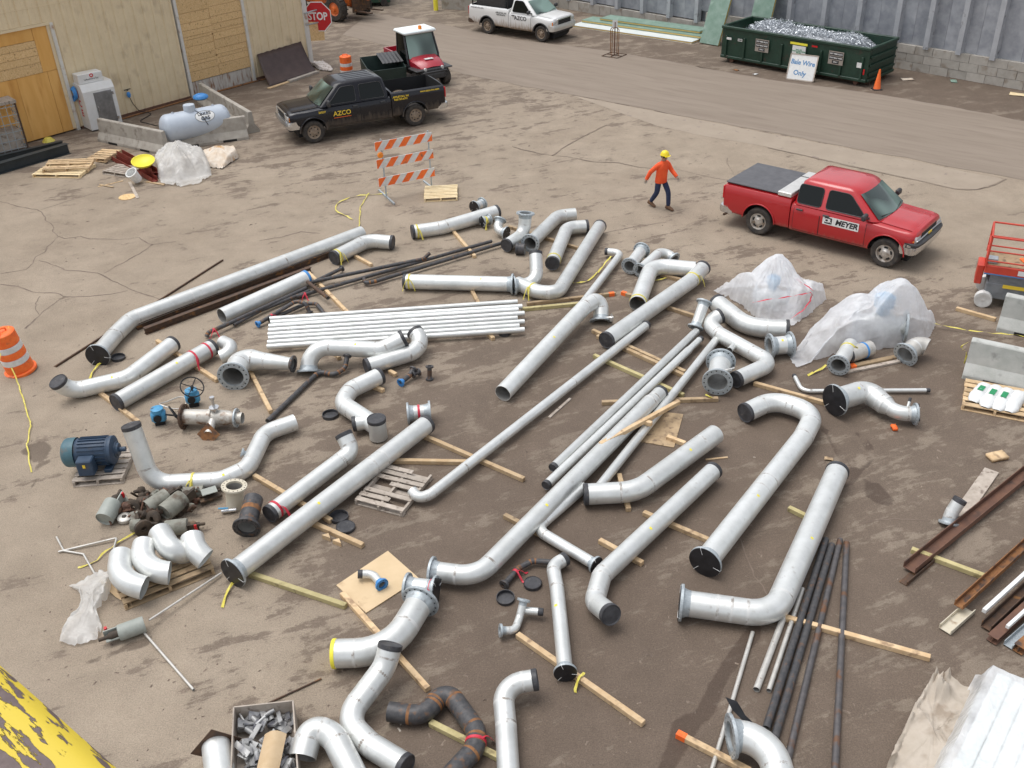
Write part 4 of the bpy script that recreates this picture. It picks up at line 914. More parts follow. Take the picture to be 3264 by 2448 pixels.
def add_end(root, base, c, d, r, kind, material):
    """finish a pipe end at c pointing along d"""
    c = Vector(c); d = Vector(d).normalized()
    if kind in ('cap', 'yellow', 'bluecap'):
        mb = MB(); L_ = .055 if kind != 'yellow' else .035; k = 1.05 if kind == 'cap' else 1.035
        mb.lathe(c-d*L_, d, [(r*1.0, 0), (r*k, .004), (r*k, L_+.018), (r*(k-.05), L_+.026), (r*.90, L_+.012), (r*.5, L_+.016), (0, L_+.016)], NSEG)
        mb.build('end_cap', {'cap': 'black_cap', 'yellow': 'yellow_mark', 'bluecap': 'blue_tape'}[kind], root, 35, origin=base)
    if kind == 'plate':
        ref = Vector((0, 0, 1)); u = (ref-d*ref.dot(d)).normalized(); w = d.cross(u); q = r*1.75; mb = MB(); vs = [c+u*q, c+w*q, c-u*q*.92, c-w*q]
        mb.add([v for v in vs]+[v+d*.01 for v in vs], [(0, 3, 2, 1), (4, 5, 6, 7), (0, 1, 5, 4), (1, 2, 6, 5), (2, 3, 7, 6), (3, 0, 4, 7)]); mb.build('cover_plate', 'rust_dark', root, origin=base, recalc=True)
    if kind in ('flange', 'flange_cover', 'flange_dark', 'flange_diamond', 'flange_blue', 'flange_yellow'):
        fm = {'flange_dark': 'black_steel', 'flange_blue': 'blue_tape', 'flange_yellow': 'cream'}.get(kind, 'galv')
        ro = r*1.32+.022; th = .03+r*.09; nb = 8 if r < .07 else (12 if r < .15 else 16)
        mb = MB(); flange_geo(mb, c-d*th*.2, d, r*.93, ro, th, nb)
        fo = mb.build('flange', [fm, 'hole'], root, 30, origin=base)
        mb = MB(); mb.lathe(c-d*(.05+r*.35), d, [(r*1.0, 0), (r*1.04, .05), (r*1.16, .05+r*.35-th*.2)], NSEG); mb.build('weld_neck', fm, fo, 40, origin=base)
        if kind in ('flange_cover', 'flange_diamond'):
            mb = MB(); f = c+d*(th*.8+.004)
            if kind == 'flange_cover': mb.lathe(f, d, [(0, 0), (ro*.985, 0), (ro*.985, .007), (0, .007)], 30)
            else:
                ref = Vector((0, 0, 1)) if abs(d.z) < .9 else Vector((1, 0, 0)); u = (ref-d*ref.dot(d)).normalized(); w = d.cross(u); q = ro*1.12
                vs = [f+u*q, f+w*q, f-u*q, f-w*q]; mb.add(vs+[v+d*.007 for v in vs], [(0, 3, 2, 1), (4, 5, 6, 7), (0, 1, 5, 4), (1, 2, 6, 5), (2, 3, 7, 6), (3, 0, 4, 7)])
            cv = mb.build('cover_plate', 'black_plate', fo, origin=base)
            ref = Vector((0, 0, 1)) if abs(d.z) < .9 else Vector((1, 0, 0)); u = (ref-d*ref.dot(d)).normalized(); w = d.cross(u)
            mb = MB()
            for a in (20, 140, 260):
                v = u*math.cos(R(a))+w*math.sin(R(a)); e = f+d*.011
                mb.sweep([e+v*ro*.55, e+v*ro*.98, f+v*ro*1.02-d*.03], .0035, 5)
            mb.build('tie_wire', 'ink_white', fo, origin=base)['kind'] = 'stuff'
def pipe(label, pts, r, e0='open', e1='open', bend=None, m='steel', name='pipe', cat='pipe', welds=True, dots=(), tapes=(), group=None, extra_welds=(), seg=NSEG):
    base = Vector(pts[0][:3]); base.z = 0
    root = thing(name, label, cat, tuple(base), 0, group)
    rz_ = lambda p: p[3] if len(p) > 3 else r
    lift = 0.0      # never let a lying run sink into the ground
    for p, q in zip(pts[:-1], pts[1:]):
        if abs(p[2]-q[2]) < .35*(Vector(q[:3])-Vector(p[:3])).length: lift = max(lift, rz_(p)-p[2], rz_(q)-q[2])
    if lift > 0: pts = [(p[0], p[1], p[2]+lift)+tuple(p[3:]) for p in pts]
    path, rr, marks = fillet(pts, bend if bend is not None else 3.0*r)
    L = [0.0]
    for a, b in zip(path[:-1], path[1:]): L.append(L[-1]+(b-a).length)
    rad = [None if v is None else v for v in rr]
    known = [(L[i], v) for i, v in enumerate(rad) if v is not None]
    if not known: R_ = [r]*len(path)
    else: R_ = [float(np.interp(l, [q[0] for q in known], [q[1] for q in known])) for l in L]
    # denser rings on the long runs
    mb = MB(); mb.sweep(path, R_, seg)
    inn = 'steel' if name == 'pipe_elbow' else 'steel_in'  # elbow bores take the lighter steel, standing in for light passing through
    OPEN = ('open', 'flange', 'flange_dark', 'flange_blue', 'flange_yellow')
    thru = e0 in OPEN and e1 in OPEN and L[-1] < 2.4
    if thru:
        mb.sweep(path, [q*.95 for q in R_], seg, 1, flip=True)
        for p, d, q in ((path[0], path[0]-path[1], R_[0]), (path[-1], path[-1]-path[-2], R_[-1])): mb.lathe(p, d, [(q, 0), (q*.95, 0)], seg, 0)
    for end, kind, idx in ((0, e0, 0), (1, e1, -1)):
        if not thru and kind in ('open', 'flange', 'flange_dark', 'flange_blue', 'flange_yellow'):
            p = path if end == 0 else path[::-1]; q = R_ if end == 0 else R_[::-1]
            acc = 0; ip = [p[0]]; ir = [q[0]*.95]
            for i in range(1, len(p)):
                stp = (p[i]-p[i-1]).length
                if acc+stp > min(1.0, .9*L[-1]): 
                    t = (min(1.0, .9*L[-1])-acc)/stp; ip.append(p[i-1].lerp(p[i], t)); ir.append(q[i]*.95); break
                acc += stp; ip.append(p[i]); ir.append(q[i]*.95)
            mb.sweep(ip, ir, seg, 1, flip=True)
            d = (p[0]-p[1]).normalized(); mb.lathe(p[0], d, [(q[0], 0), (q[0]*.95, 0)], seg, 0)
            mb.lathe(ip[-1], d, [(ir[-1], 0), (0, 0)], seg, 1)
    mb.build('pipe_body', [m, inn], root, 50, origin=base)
    if welds:
        for i in list(marks):
            if 0 < L[i] and L[i] < L[-1]-.02 and L[i] > .02:
                d = (path[min(i+1, len(path)-1)]-path[i-1]).normalized(); mb = MB(); wv = .012
                mb.lathe(path[i]-d*.022, d, [(R_[i]*1.001, 0), (R_[i]*1.003, .01), (R_[i]*1.008, .022), (R_[i]*1.003, .034), (R_[i]*1.001, .044)], seg); mb.build('weld_seam', 'rust' if m == 'black_steel' else 'weld', root, 60, origin=base)
    def at(fr):
        l = fr*L[-1]
        for i in range(len(L)-1):
            if L[i] <= l <= L[i+1]: t = (l-L[i])/(L[i+1]-L[i]+1e-9); return path[i].lerp(path[i+1], t), (path[i+1]-path[i]).normalized(), R_[i]
        return path[-1], (path[-1]-path[-2]).normalized(), R_[-1]
    for fr in extra_welds:
        p, d, q = at(fr); mb = MB(); mb.lathe(p-d*.022, d, [(q*1.001, 0), (q*1.003, .01), (q*1.008, .022), (q*1.003, .034), (q*1.001, .044)], seg); mb.build('weld_seam', 'weld', root, 60, origin=base)
    for fr in dots:
        p, d, q = at(fr); s_ = d.cross(Vector((0, 0, 1))).normalized(); s_ = s_ if s_.y < 0 else -s_; nrm = (s_*.45+Vector((0, 0, 1))*.9).normalized(); nrm = (nrm-d*nrm.dot(d)).normalized()
        c = p+nrm*(q+.0015); w = d.cross(nrm); mb = MB()
        mb.grid([[c+d*(a*.022)+(nrm*(math.cos(b*.026/q)*q)+w*(math.sin(b*.026/q)*q))-nrm*q+nrm*.001 for b in (-1, -.5, 0, .5, 1)] for a in (-1, -.5, .5, 1)]); mb.build('paint_mark', 'yellow_mark', root, origin=base)
    for j, tp in enumerate(tapes):
        p, d, q = at(tp[0]); tape_on(root, base, p, d, q, tp[1], tail=(len(tp) < 3 or tp[2]), seed=hash(label) % 1000+j)
    add_end(root, base, path[0], path[0]-path[1], R_[0], e0, m); add_end(root, base, path[-1], path[-1]-path[-2], R_[-1], e1, m)
    root['_r'] = 0; del root['_r']
    return root, base
def branch(root, base, p0, p1, r, kind, m='steel'):
    """a nozzle welded to a pipe: from inside the run out to p1"""
    p0, p1 = Vector(p0), Vector(p1); d = (p1-p0).normalized(); mb = MB(); mb.sweep([p0, p1], r, 20)
    if kind in ('open', 'flange'): mb.sweep([p1, p1-d*.15], r*.93, 20, 1, flip=True); mb.lathe(p1, d, [(r, 0), (r*.93, 0)], 20); mb.lathe(p1-d*.15, d, [(r*.93, 0), (0, 0)], 20, 1)
    mb.build('branch', [m, 'steel_in'], root, 50, origin=base); add_end(root, base, p1, d, r, kind, m)

r12, r10, r8, r6, r4, r3, r14 = .198, .168, .134, .103, .067, .05, .216
# --- left and upper left
pipe('long pale pipe beside rusty beams with 45 degree bends and black covered flange', [(-4.146,26.156,0.25),(-9.256,21.297,0.25),(-9.428,20.551,0.22),(-9.487,19.604,0.24)], r12, 'open', 'flange_cover', .5, extra_welds=(.3, .62))
pipe('short bent pipe capped black at both ends with yellow tape at one', [(-4.739,24.611,0.2),(-3.919,25.636,0.24),(-3.219,25.507,0.2)], r12, 'cap', 'cap', .5, tapes=((.06, 'yellow_tape'),))
pipe('open ended straight pipe with blue tape round its far end beside rusty beams', [(-7.069,21.398,0.2),(-5.299,23.371,0.22)], r12, 'open', 'bluecap')
pipe('capped pipe with a shallow bend and upturned end behind the orange and white drum', [(-9.735,18.002,0.52),(-9.635,18.103,0.18),(-8.489,18.569,0.2),(-7.865,19.988,0.25)], r12*.95, 'cap', 'cap', .45, dots=(.4,))
pipe('straight pipe with black caps and two bands of red tape beside the valve with handwheel', [(-8.428,17.591,0.2),(-6.894,19.769,0.25)], r12*.97, 'cap', 'cap', tapes=((.78, 'red_tape'), (.93, 'red_tape', False)), dots=(.6,))
pipe('loose short radius elbow with open ends lying by the red taped pipe', [(-6.693,19.94,0.28),(-6.428,19.692,0.3),(-6.467,19.438,0.24),(-6.622,19.391,0.2)], r12*.8, 'open', 'open', .26, name='pipe_elbow', cat='elbow', welds=False)
pipe('reducing elbow with large galvanised flange open towards the yard and small brown flange', [(*(-6.073,18.315,0.33), .245),(*(-6.072,19.047,0.32), .245),(*(-5.527,18.996,0.28), .19),(*(-4.884,18.864,0.26), .13)], r12*1.05, 'flange', 'flange_dark', .42)
pipe('offset pipe standing on its bottom flange with black cap turned up', [(-4.558,18.909,0.05),(-4.564,19.213,0.5),(-2.927,19.175,0.36),(-2.411,19.354,0.55)], r12*.95, 'flange', 'cap', .44, dots=(.55,))
pipe('J shaped capped pipe lying against the flat stack of slim pipes', [(-3.224,18.744,0.18),(-2.211,19.242,0.22),(-2.027,19.598,0.3),(-2.202,19.832,0.42)], r12*.95, 'cap', 'cap', .36)
pipe('black rusty slim pipe with S bends and small flange standing up', [(-3.68,19.04,0.3),(-3.728,18.838,0.12),(-3.942,18.62,0.08),(-4.298,18.802,0.08),(-5.093,16.89,0.06)], .056, 'flange_dark', 'open', .16, m='black_steel')
root, b_ = pipe('pale S bent pipe ending at a capped tee stub', [(-2.878,18.233,0.25),(-3.453,17.72,0.24),(-3.579,17.216,0.22),(-2.743,16.311,0.22)], r12*.95, 'cap', 'open', .36, extra_welds=(.66,))
branch(root, b_, (-2.722,16.193,0.04), (-2.722,16.193,0.49), r12*.92, 'cap')
branch(root, b_, (-2.899,16.49,0.24), (-3.234,16.44,0.22), r10*.9, 'cap')
# --- flat stack of slim pipes
SLP = [((-5.867,21.259,0.15),(0.209,21.712,0.15)),((-5.807,21.064,0.15),(0.317,21.456,0.15)),((-5.816,20.877,0.15),(0.222,21.291,0.15)),((-5.787,20.667,0.15),(0.364,21.087,0.15)),((-5.758,20.46,0.15),(0.189,20.862,0.15)),((-5.712,20.278,0.15),(0.351,20.662,0.15)),((-5.695,20.077,0.15),(0.224,20.463,0.15)),((-5.667,19.879,0.15),(0.34,20.273,0.15))]
for i, (a, b) in enumerate(SLP):
    pipe('slim pale pipe of the flat stack, %s' % ('outermost on the side of the black slim pipes', 'second counting from the black slim pipes', 'third counting from the black slim pipes', 'fourth counting from the black slim pipes', 'fifth counting from the black slim pipes', 'sixth counting from the black slim pipes', 'seventh counting from the black slim pipes', 'outermost beside the offset pipe on its flange')[i], [a, b], r4*.98, welds=False, group='slim pipes laid side by side', seg=14)
# --- black slim pipes
BP = [('black slim pipe with upturned end lying over the other black pipes', [(-5.209,23.211,0.16),(-2.287,24.436,0.16),(-2.104,24.505,0.3)], .05, .12, ()),
 ('long black slim pipe running under the short brown one towards the flanged elbow', [(-5.441,22.521,0.1),(-0.435,25.593,0.1)], .048, .1, ((.04, 'red_tape'),)),
 ('black slim pipe with hooked end beside the longer black pipe', [(-3.811,23.445,0.1),(-3.732,23.163,0.1),(-3.499,23.255,0.1),(-0.017,25.479,0.12)], .05, .1, ()),
 ('black slim pipe with elbow turned down beside the open steel pipe', [(-7.291,20.658,0.05),(-7.252,20.735,0.12),(-7.103,20.826,0.14),(-5.239,22.929,0.14)], .052, .12, ((.08, 'red_tape'),)),
 ('black slim pipe lying between the elbowed one and the red taped one', [(-6.738,21.143,0.08),(-6.243,21.794,0.1),(-5.159,22.842,0.1)], .045, .1, ()),
 ('black slim pipe with blue end flange and elbow rising over the stack', [(-6.14,21.11,0.1),(-5.324,21.968,0.26),(-5.069,21.823,0.26),(-4.998,21.766,0.04)], .05, .14, ((.25, 'red_tape'),)),
 ('rusty black pipe with bent end beside the blue flanged one', [(-5.924,21.321,0.08),(-5.138,22.112,0.1),(-4.866,22.092,0.1),(-4.56,21.548,0.06)], .05, .12, ())]
for i, (lb, pts, r, bd, tp) in enumerate(BP):
    pipe(lb, pts, r, 'flange_blue' if 'blue end' in lb else 'open', 'flange_dark' if 'rising' in lb else 'open', bd, m='black_steel', name='slim_pipe', tapes=tp, seg=14)
pipe('short black pipe with round flange beside the blue taped pipe', [(-5.188,23.318,0.08),(-4.478,24.082,0.12)], .05, 'open', 'flange_dark', m='black_steel', name='slim_pipe', seg=14)
pipe('short brown pipe lying across the black slim pipes', [(-5.215,23.035,0.26),(-4.562,22.18,0.2)], .05, 'open', 'open', m='rust_dark', name='slim_pipe', seg=14)
# --- upper middle
pipe('slightly bent pipe with yellow tape at its near cap by the barricade', [(-2.707,26.214,0.2),(-1.865,26.443,0.2),(-0.262,27.405,0.25)], r12, 'cap', 'cap', .9, tapes=((.05, 'yellow_tape', True),))
pipe('straight pipe with yellow tape joined to a flange behind the flat stack', [(-2.688,22.945,0.22),(0.089,22.566,0.22)], r12*.97, 'cap', 'flange', tapes=((.05, 'yellow_tape'),), dots=(.72,))
pipe('elbow pipe with capped end standing up beside the flange of the straight pipe', [(0.17,22.48,0.22),(0.728,22.569,0.22),(0.726,23.182,0.78)], r12*.85, 'flange', 'cap', .36)
pipe('long straight pipe curving into a joint with yellow tape near the far row', [(2.676,26.131,0.22),(1.229,22.005,0.22),(0.765,22.041,0.22),(0.232,22.608,0.22)], r12*.92, 'cap', 'open', .55, tapes=((.9, 'yellow_tape'),))
pipe('elbow with galvanised flange standing up next to the twin short elbow', [(0.542,25.802,0.8),(0.488,25.711,0.24),(-0.02,25,0.22)], r12*.9, 'flange', 'cap', .36)
pipe('bent pipe with open flange facing the yard and open far end', [(0.647,25.01,0.26),(1.514,26.912,0.24),(2.037,27.006,0.24)], r12*.95, 'flange', 'open', .4)
pipe('bent pipe with black caps and yellow tape beside the long curving pipe', [(1.179,23.685,0.24),(1.727,26.033,0.24),(2.305,26.13,0.22)], r12*.95, 'cap', 'cap', .4, tapes=((.08, 'yellow_tape', False),))
pipe('small double flanged elbow with wire tied cover beside the slightly bent pipe', [(-0.183,26.363,0.4),(-0.285,26.136,0.2),(-0.035,25.962,0.18)], r8*.95, 'flange', 'flange_cover', .2, name='flanged_elbow', cat='elbow')
pipe('short flanged spool standing behind the slightly bent pipe', [(-0.932,27.908,0.22),(-0.724,28.15,0.22)], r8, 'flange_cover', 'flange', welds=False, name='pipe_spool', cat='spool')
pipe('short flanged spool with yellow tape in front of the slightly bent pipe', [(-0.686,26.772,0.22),(-0.511,26.896,0.22)], r8*.8, 'flange_diamond', 'flange', welds=False, name='pipe_spool', cat='spool', tapes=((.5, 'yellow_tape'),))
pipe('black stub of pipe under the open flange in the far row', [(0.269,24.889,0.12),(0.485,24.84,0.12)], r12*.8, 'cap', 'open', m='black_steel', name='pipe_stub', cat='pipe')
# --- slim pipe, big pipe with standing flange
pipe('slender pipe with elbow and black cap leading down to the big flanged pipe', [(2.686,24.484,0.17),(3.101,24.358,0.17),(1.759,21.358,0.17)], r6*.92, 'cap', 'open', .2)
root, b_ = pipe('long open ended pipe whose elbow stands on a flange with a valve', [(-0.202,17.426,0.2),(1.789,20.779,0.42),(2.233,21.251,0.46),(2.197,20.797,0.03)], r12*.95, 'open', 'flange', .34, dots=(.45,), extra_welds=(.6,))
mb = MB(); q = Vector((2.337,20.662,0.16)); mb.sweep([q-Vector((.12, 0, 0)), q+Vector((.14, 0, .03))], .035, 10, cap0=True, cap1=True); mb.lathe(q+Vector((.1, 0, -.08)), (0, 0, 1), [(.02, 0), (.05, .02), (.05, .12), (.02, .14), (.015, .2)], 10); mb.build('valve', 'alu', root, 40, origin=b_)
pipe('short flanged spool with two wide galvanised flanges beside the slender capped pipe', [(3.612,24.178,0.3),(3.2,23.335,0.26)], r12*.8, 'flange', 'flange', welds=False, name='pipe_spool', cat='spool')
pipe('elbow pipe with small flanges behind the wide flanged spool', [(3.447,23.16,0.2),(4.202,24.27,0.25),(4.445,23.939,0.12)], r8, 'flange', 'flange', .24)
pipe('open elbow pipe with yellow paint round its near end', [(3.134,21.27,0.2),(3.771,23.331,0.24),(4.853,22.991,0.24)], r12*1.05, 'open', 'open', .45, tapes=((.03, 'yellow_tape', False),))
pipe('long capped pipe with short bend at its far end and yellow tape', [(2.194,19.472,0.24),(4.642,22.34,0.26),(5.033,22.904,0.34)], r12*.98, 'cap', 'cap', .5, tapes=((.86, 'yellow_tape', True),))
pipe('very long slender pipe with hooked open end over the broken pallet', [(-1.898,14.196,0.22),(-1.783,14.035,0.16),(-1.559,14.131,0.17),(3.225,20.255,0.17)], r6*.98, 'open', 'cap', .22, extra_welds=(.17, .62))
# --- right: row of long slender pipes
pipe('slender straight pipe under the loose timber, nearest the very long one', [(4.328,19.878,0.16),(0.723,14.828,0.16)], r6*.86, 'open', 'cap')
pipe('slender pipe with narrowed far end lying against the long thick flanged pipe', [(*(4.361,19.525,0.16), r6*.7),(*(4.067,19.119,0.16), r6*.7),(*(3.984,19,0.16), r6*.86),(*(0.567,14.299,0.16), r6*.86)], r6*.86, 'cap', 'cap')
pipe('slender pipe lying apart beneath the loose timber, capped by the taped elbow', [(4.724,19.478,0.16),(1.5,14.137,0.16)], r6*.86, 'open', 'cap')
pipe('long thick pipe under the loose timber with elbow and galvanised flange at its near end', [(*(3.107,17.188,0.25), r10*.88),(*(2.914,16.916,0.25), r10*.88),(*(2.821,16.799,0.25), r10),(*(-0.681,11.84,0.24), r10),(*(-1.406,12.018,0.24), r10)], r10, 'cap', 'flange', .5, dots=(.63,))
pipe('slender pipe with elbow and wire tied flange cover beside the long thick pipe', [(1.262,14.23,0.14),(0.323,13.098,0.14),(1.268,12.136,0.16)], r6*.95, 'open', 'flange_cover', .26)
pipe('thick pipe with long elbow and black cap with red tie', [(1.25,13.887,0.24),(2.179,13.903,0.25),(3.924,15.575,0.27)], r12*.98, 'cap', 'open', .75, dots=(.72,), extra_welds=(.86,))
pipe('straight pipe with two short bends ending in an upturned black cap', [(3.684,14.466,0.24),(1.35,11.803,0.22),(1.181,11.256,0.18),(1.384,10.788,0.36)], r10*.98, 'cap', 'cap', .26, dots=(.48,))
pipe('thick U shaped pipe with black cap and black covered flange', [(4.686,16.35,0.22),(5.345,16.758,0.24),(6.066,16.219,0.25),(5.592,15.394,0.25),(3.074,11.991,0.28)], r12, 'cap', 'flange_cover', .48, dots=(.72,), extra_welds=(.62, .67))
pipe('thick pipe with wide elbow and black covered flange beside the steel tubes', [(5.925,14.296,0.25),(3.9,10.787,0.22),(2.538,11.089,0.26)], r12*1.03, 'cap', 'flange_cover', .55, dots=(.42,), extra_welds=(.86, .9))
root, b_ = pipe('short reducing pipe with big black disc at one end and wired cover at the other', [(*(6.548,16.512,0.35), .235),(*(7.292,16.879,0.32), .23),(*(7.487,16.422,0.28), .205),(*(7.685,16.116,0.24), r10*.9),(*(8.005,16.079,0.24), r10*.9)], r12, 'flange_cover', 'flange_diamond', .5, dots=(.25,))
branch(root, b_, (7.838,16.096,0.28), (7.933,16.257,0.48), .028, 'cap')
pipe('slender pipe with small elbow and black caps lying behind the reducing pipe', [(6.106,17.913,0.08),(6.121,17.328,0.06),(8.725,17.164,0.08)], .045, 'cap', 'cap', .2)
pipe('short stub of pipe leaning from its ground flange beside the rusty angle', [(7.508,13.008,0.05),(7.539,13.074,0.18),(7.68,13.15,0.42)], r8*.85, 'flange', 'cap', .3)
# --- right: spools by the plastic covered valves
pipe('slim flanged spool standing slanted above the slender pipes', [(4.577,20.421,0.62),(4.341,20.029,0.2)], r8*.95, 'flange', 'flange', welds=False, name='pipe_spool', cat='spool')
pipe('thick capped elbow pipe in front of the plastic wrapped valve', [(5.055,21.136,0.22),(5.515,19.862,0.22),(6.4,19.673,0.24)], r12*1.12, 'cap', 'cap', .8)
root, b_ = pipe('crooked pipe with side nozzle and two capped ends beside the bellows spool', [(4.947,20.254,0.35),(4.615,20.125,0.26),(4.797,19.605,0.22),(5.688,18.234,0.22),(4.77,17.623,0.22)], r10*1.05, 'cap', 'cap', .3, extra_welds=(.35, .55))
branch(root, b_, (5.077,19.084,0.26), (4.869,18.786,0.26), .07, 'open')
pipe('double flanged spool with small nozzle beside the plastic sheeting', [(5.811,18.89,0.27),(6.25,18.943,0.27)], r12*1.02, 'flange', 'flange', welds=False, name='pipe_spool', cat='spool', dots=(.5,))
root, b_ = pipe('bellows spool with two flanges and a small valve beside the crooked pipe', [(4.544,18.17,0.34),(4.319,17.385,0.34)], .225, 'flange', 'flange', welds=False, name='pipe_spool', cat='spool')
mb = MB(); q = Vector((4.525,17.558,0.5)); mb.sweep([q-Vector((.1, 0, 0)), q+Vector((.12, 0, 0))], .03, 10, cap0=True, cap1=True); mb.bar(q+Vector((.02, -.02, .03)), q+Vector((.16, -.04, .08)), .03, .015); mb.build('valve', 'alu', root, 40, origin=b_)
# --- lower left and middle
root, b_ = pipe('long bent pipe with tall upright black capped end and yellow tape', [(-7.035,14.991,1.33),(-6.827,14.73,0.17),(-5.538,14.77,0.17),(-5.115,15.122,0.17),(-5.005,16.265,0.2),(-4.441,16.581,0.22)], r10*1.02, 'cap', 'open', .42, tapes=((.40, 'yellow_tape', True),), dots=(.52,))
branch(root, b_, (-5.05,15.481,0.2), (-5.263,15.463,0.3), .05, 'flange')
pipe('pipe with double bend, slanted black cap and red tape at the near end', [(-3.295,15.612,0.55),(-3.141,15.411,0.28),(-3.345,15.204,0.22),(-4.403,13.671,0.22)], r10*.98, 'cap', 'cap', .3, tapes=((.94, 'red_tape', True),))
pipe('long straight thick pipe between black far cap and black covered flange', [(-1.742,16.304,0.25),(-4.688,12.128,0.27)], r12*.95, 'cap', 'flange_cover', dots=(.62,), extra_welds=(.27, .33))
pipe('short double flanged spool with red tape at the far end of the long thick pipe', [(-2.136,16.73,0.24),(-1.721,16.772,0.24)], r10*.92, 'flange', 'flange', welds=False, name='pipe_spool', cat='spool', tapes=((.5, 'red_tape', False),))
pipe('slender pipe with elbow and cap above and black flange below resting on timber', [(0.779,12.285,0.16),(0.57,12.138,0.16),(0.609,11.615,0.16),(0.631,9.872,0.18)], r6*1.12, 'cap', 'flange_cover', .24, dots=(.5,))
pipe('branched pipe with wide galvanised flange and yellow rimmed curved end', [(-1.561,11.266,0.3),(-1.96,10.289,0.26),(-2.794,10.309,0.24)], r14, 'flange', 'yellow', .75, extra_welds=(.3,))
pipe('short double flanged spool with black wired cover behind the branched pipe', [(-1.781,11.649,0.26),(-1.357,11.545,0.28)], r10*.95, 'flange', 'flange_diamond', welds=False, name='pipe_spool', cat='spool', tapes=((.9, 'red_tape', True),))
pipe('serpentine pipe with upturned black cap in front of the branched pipe', [(-1.893,10.041,0.66),(-1.974,9.861,0.42),(-2.49,9.124,0.2),(-2.093,8.702,0.18),(-1.589,8.346,0.18)], r10*1.02, 'cap', 'cap', .42, extra_welds=(.3,))
pipe('black elbow pipe with orange rust rings and red tape', [(-1.894,9.274,0.16),(-1.379,9.165,0.16),(-1.112,9.659,0.18),(-0.649,8.877,0.17),(-0.671,8.6,0.16),(-1.064,8.101,0.16)], r8*1.05, 'open', 'open', .3, m='black_steel', tapes=((.72, 'red_tape', True),))
pipe('pale hooked pipe end beside the scrap box', [(-2.983,8.54,0.15),(-2.914,8.906,0.3),(-2.603,8.819,0.25),(-2.221,8.154,0.15)], r12*.92, 'open', 'open', .36)
pipe('upright bent pipe with black cap rising beside the black elbow', [(0.196,9.579,0.36),(-0.288,9.552,0.3),(-0.246,8.913,0.2),(-0.217,7.984,0.18)], r8*1.12, 'cap', 'open', .3)
pipe('large elbow with thick galvanised flange and torn black plate', [(2.776,8.509,0.36),(3.306,8.531,0.36),(3.191,7.428,0.22)], r12*1.05, 'flange', 'open', .6)
pipe('small tee fitting with flange, black cap and curved flanged leg', [(0.063,11.208,0.3),(-0.011,11.042,0.1),(-0.089,10.782,0.1),(-0.295,10.753,0.14)], .062, 'flange', 'flange', .14, name='pipe_fitting', cat='fitting')
mb = MB()
p_ = Vector((0.007,11.161,0.15)); q_ = Vector((0.34,11.105,0.15))
root, b_ = pipe('short capped branch butting against the small tee fitting', [tuple(p_), tuple(q_)], .06, 'open', 'cap', name='pipe_stub', welds=False)
pipe('rusty black crooked fitting with red tape above the black lids', [(-0.235,11.826,0.08),(0.001,12.165,0.1),(0.238,12.333,0.1),(0.608,12.28,0.1)], .05, 'flange_dark', 'open', .12, m='black_steel', name='slim_pipe', tapes=((.3, 'red_tape', True),), seg=14)
pipe('small elbow with blue end lying on the beige board', [(-2.636,12.11,0.15),(-2.419,12.131,0.12),(-2.249,11.883,0.12)], .07, 'cap', 'flange_blue', .16, name='pipe_elbow', cat='elbow')
# --- loose elbows on the pallet
ELB = [('front elbow in the row of four loose elbows, ringed by torn plastic', [(-6.625,12.466,0.42),(-6.481,11.851,0.42),(-6.065,11.797,0.3)]),
 ('second elbow in the row of four loose elbows on boards', [(-6.299,12.692,0.45),(-6.217,12.076,0.4),(-5.751,12.127,0.3)]),
 ('third elbow of the four loose elbows, its mouth open towards the long pipe', [(-6.099,12.932,0.5),(-5.722,12.386,0.45),(-5.628,12.64,0.3)]),
 ('last elbow of the four loose elbows, next to the grey actuators', [(-5.516,12.805,0.48),(-5.425,12.541,0.4),(-5.242,12.459,0.28)])]
for lb, pts in ELB: pipe(lb, pts, r12*.98, 'open', 'open', .5, name='pipe_elbow', cat='elbow', welds=False)
# --- slim tubes lower right
TB = [('thin pale tube with blue end beside the thick elbow pipe', [(4.685,12.005,0.05),(3.356,9.525,0.05)], .05, 'steel_tan'), ('thin cream tube next to the blue ended one', [(4.564,11.525,0.04),(3.533,9.509,0.04)], .038, 'steel_tan'),
 ('black steel tube nearest the pale tubes', [(5.267,12.665,0.05),(3.331,8.836,0.06)], .058, 'black_steel'), ('black steel tube lying between black and rusty tubes', [(5.327,12.52,0.05),(3.247,8.355,0.06)], .058, 'black_steel'),
 ('rusty steel tube slanting towards the torn black plate', [(5.508,12.652,0.05),(3.345,8.005,0.05)], .05, 'tube_grey'), ('grey rusty steel tube lying nearest the polythene bundle', [(5.595,12.577,0.05),(3.994,7.911,0.05)], .05, 'tube_grey'),
 ('long thin grey tube crossing the wet streak', [(3.555,10.631,0.04),(2.387,8.051,0.04)], .032, 'steel_tan'), ('thin grey tube lying across the yard from the grey cylinder to the flange', [(-5.858,11.23,0.14),(-4.992,12.347,0.06)], .018, 'steel_tan'),
 ('thin bent tube lying in front of the grey cylinder', [(-5.895,11.043,0.05),(-4.835,9.9,0.03)], .02, 'steel_tan'), ('thin rusty rod on the ground by the scrap box', [(-3.799,9.544,0.02),(-2.977,10.034,0.02)], .014, 'rust_dark')]
for lb, pts, r, m in TB:
    pipe(lb, pts, r, 'open', 'open', m=m, name='tube', cat='tube', welds=False, seg=12)

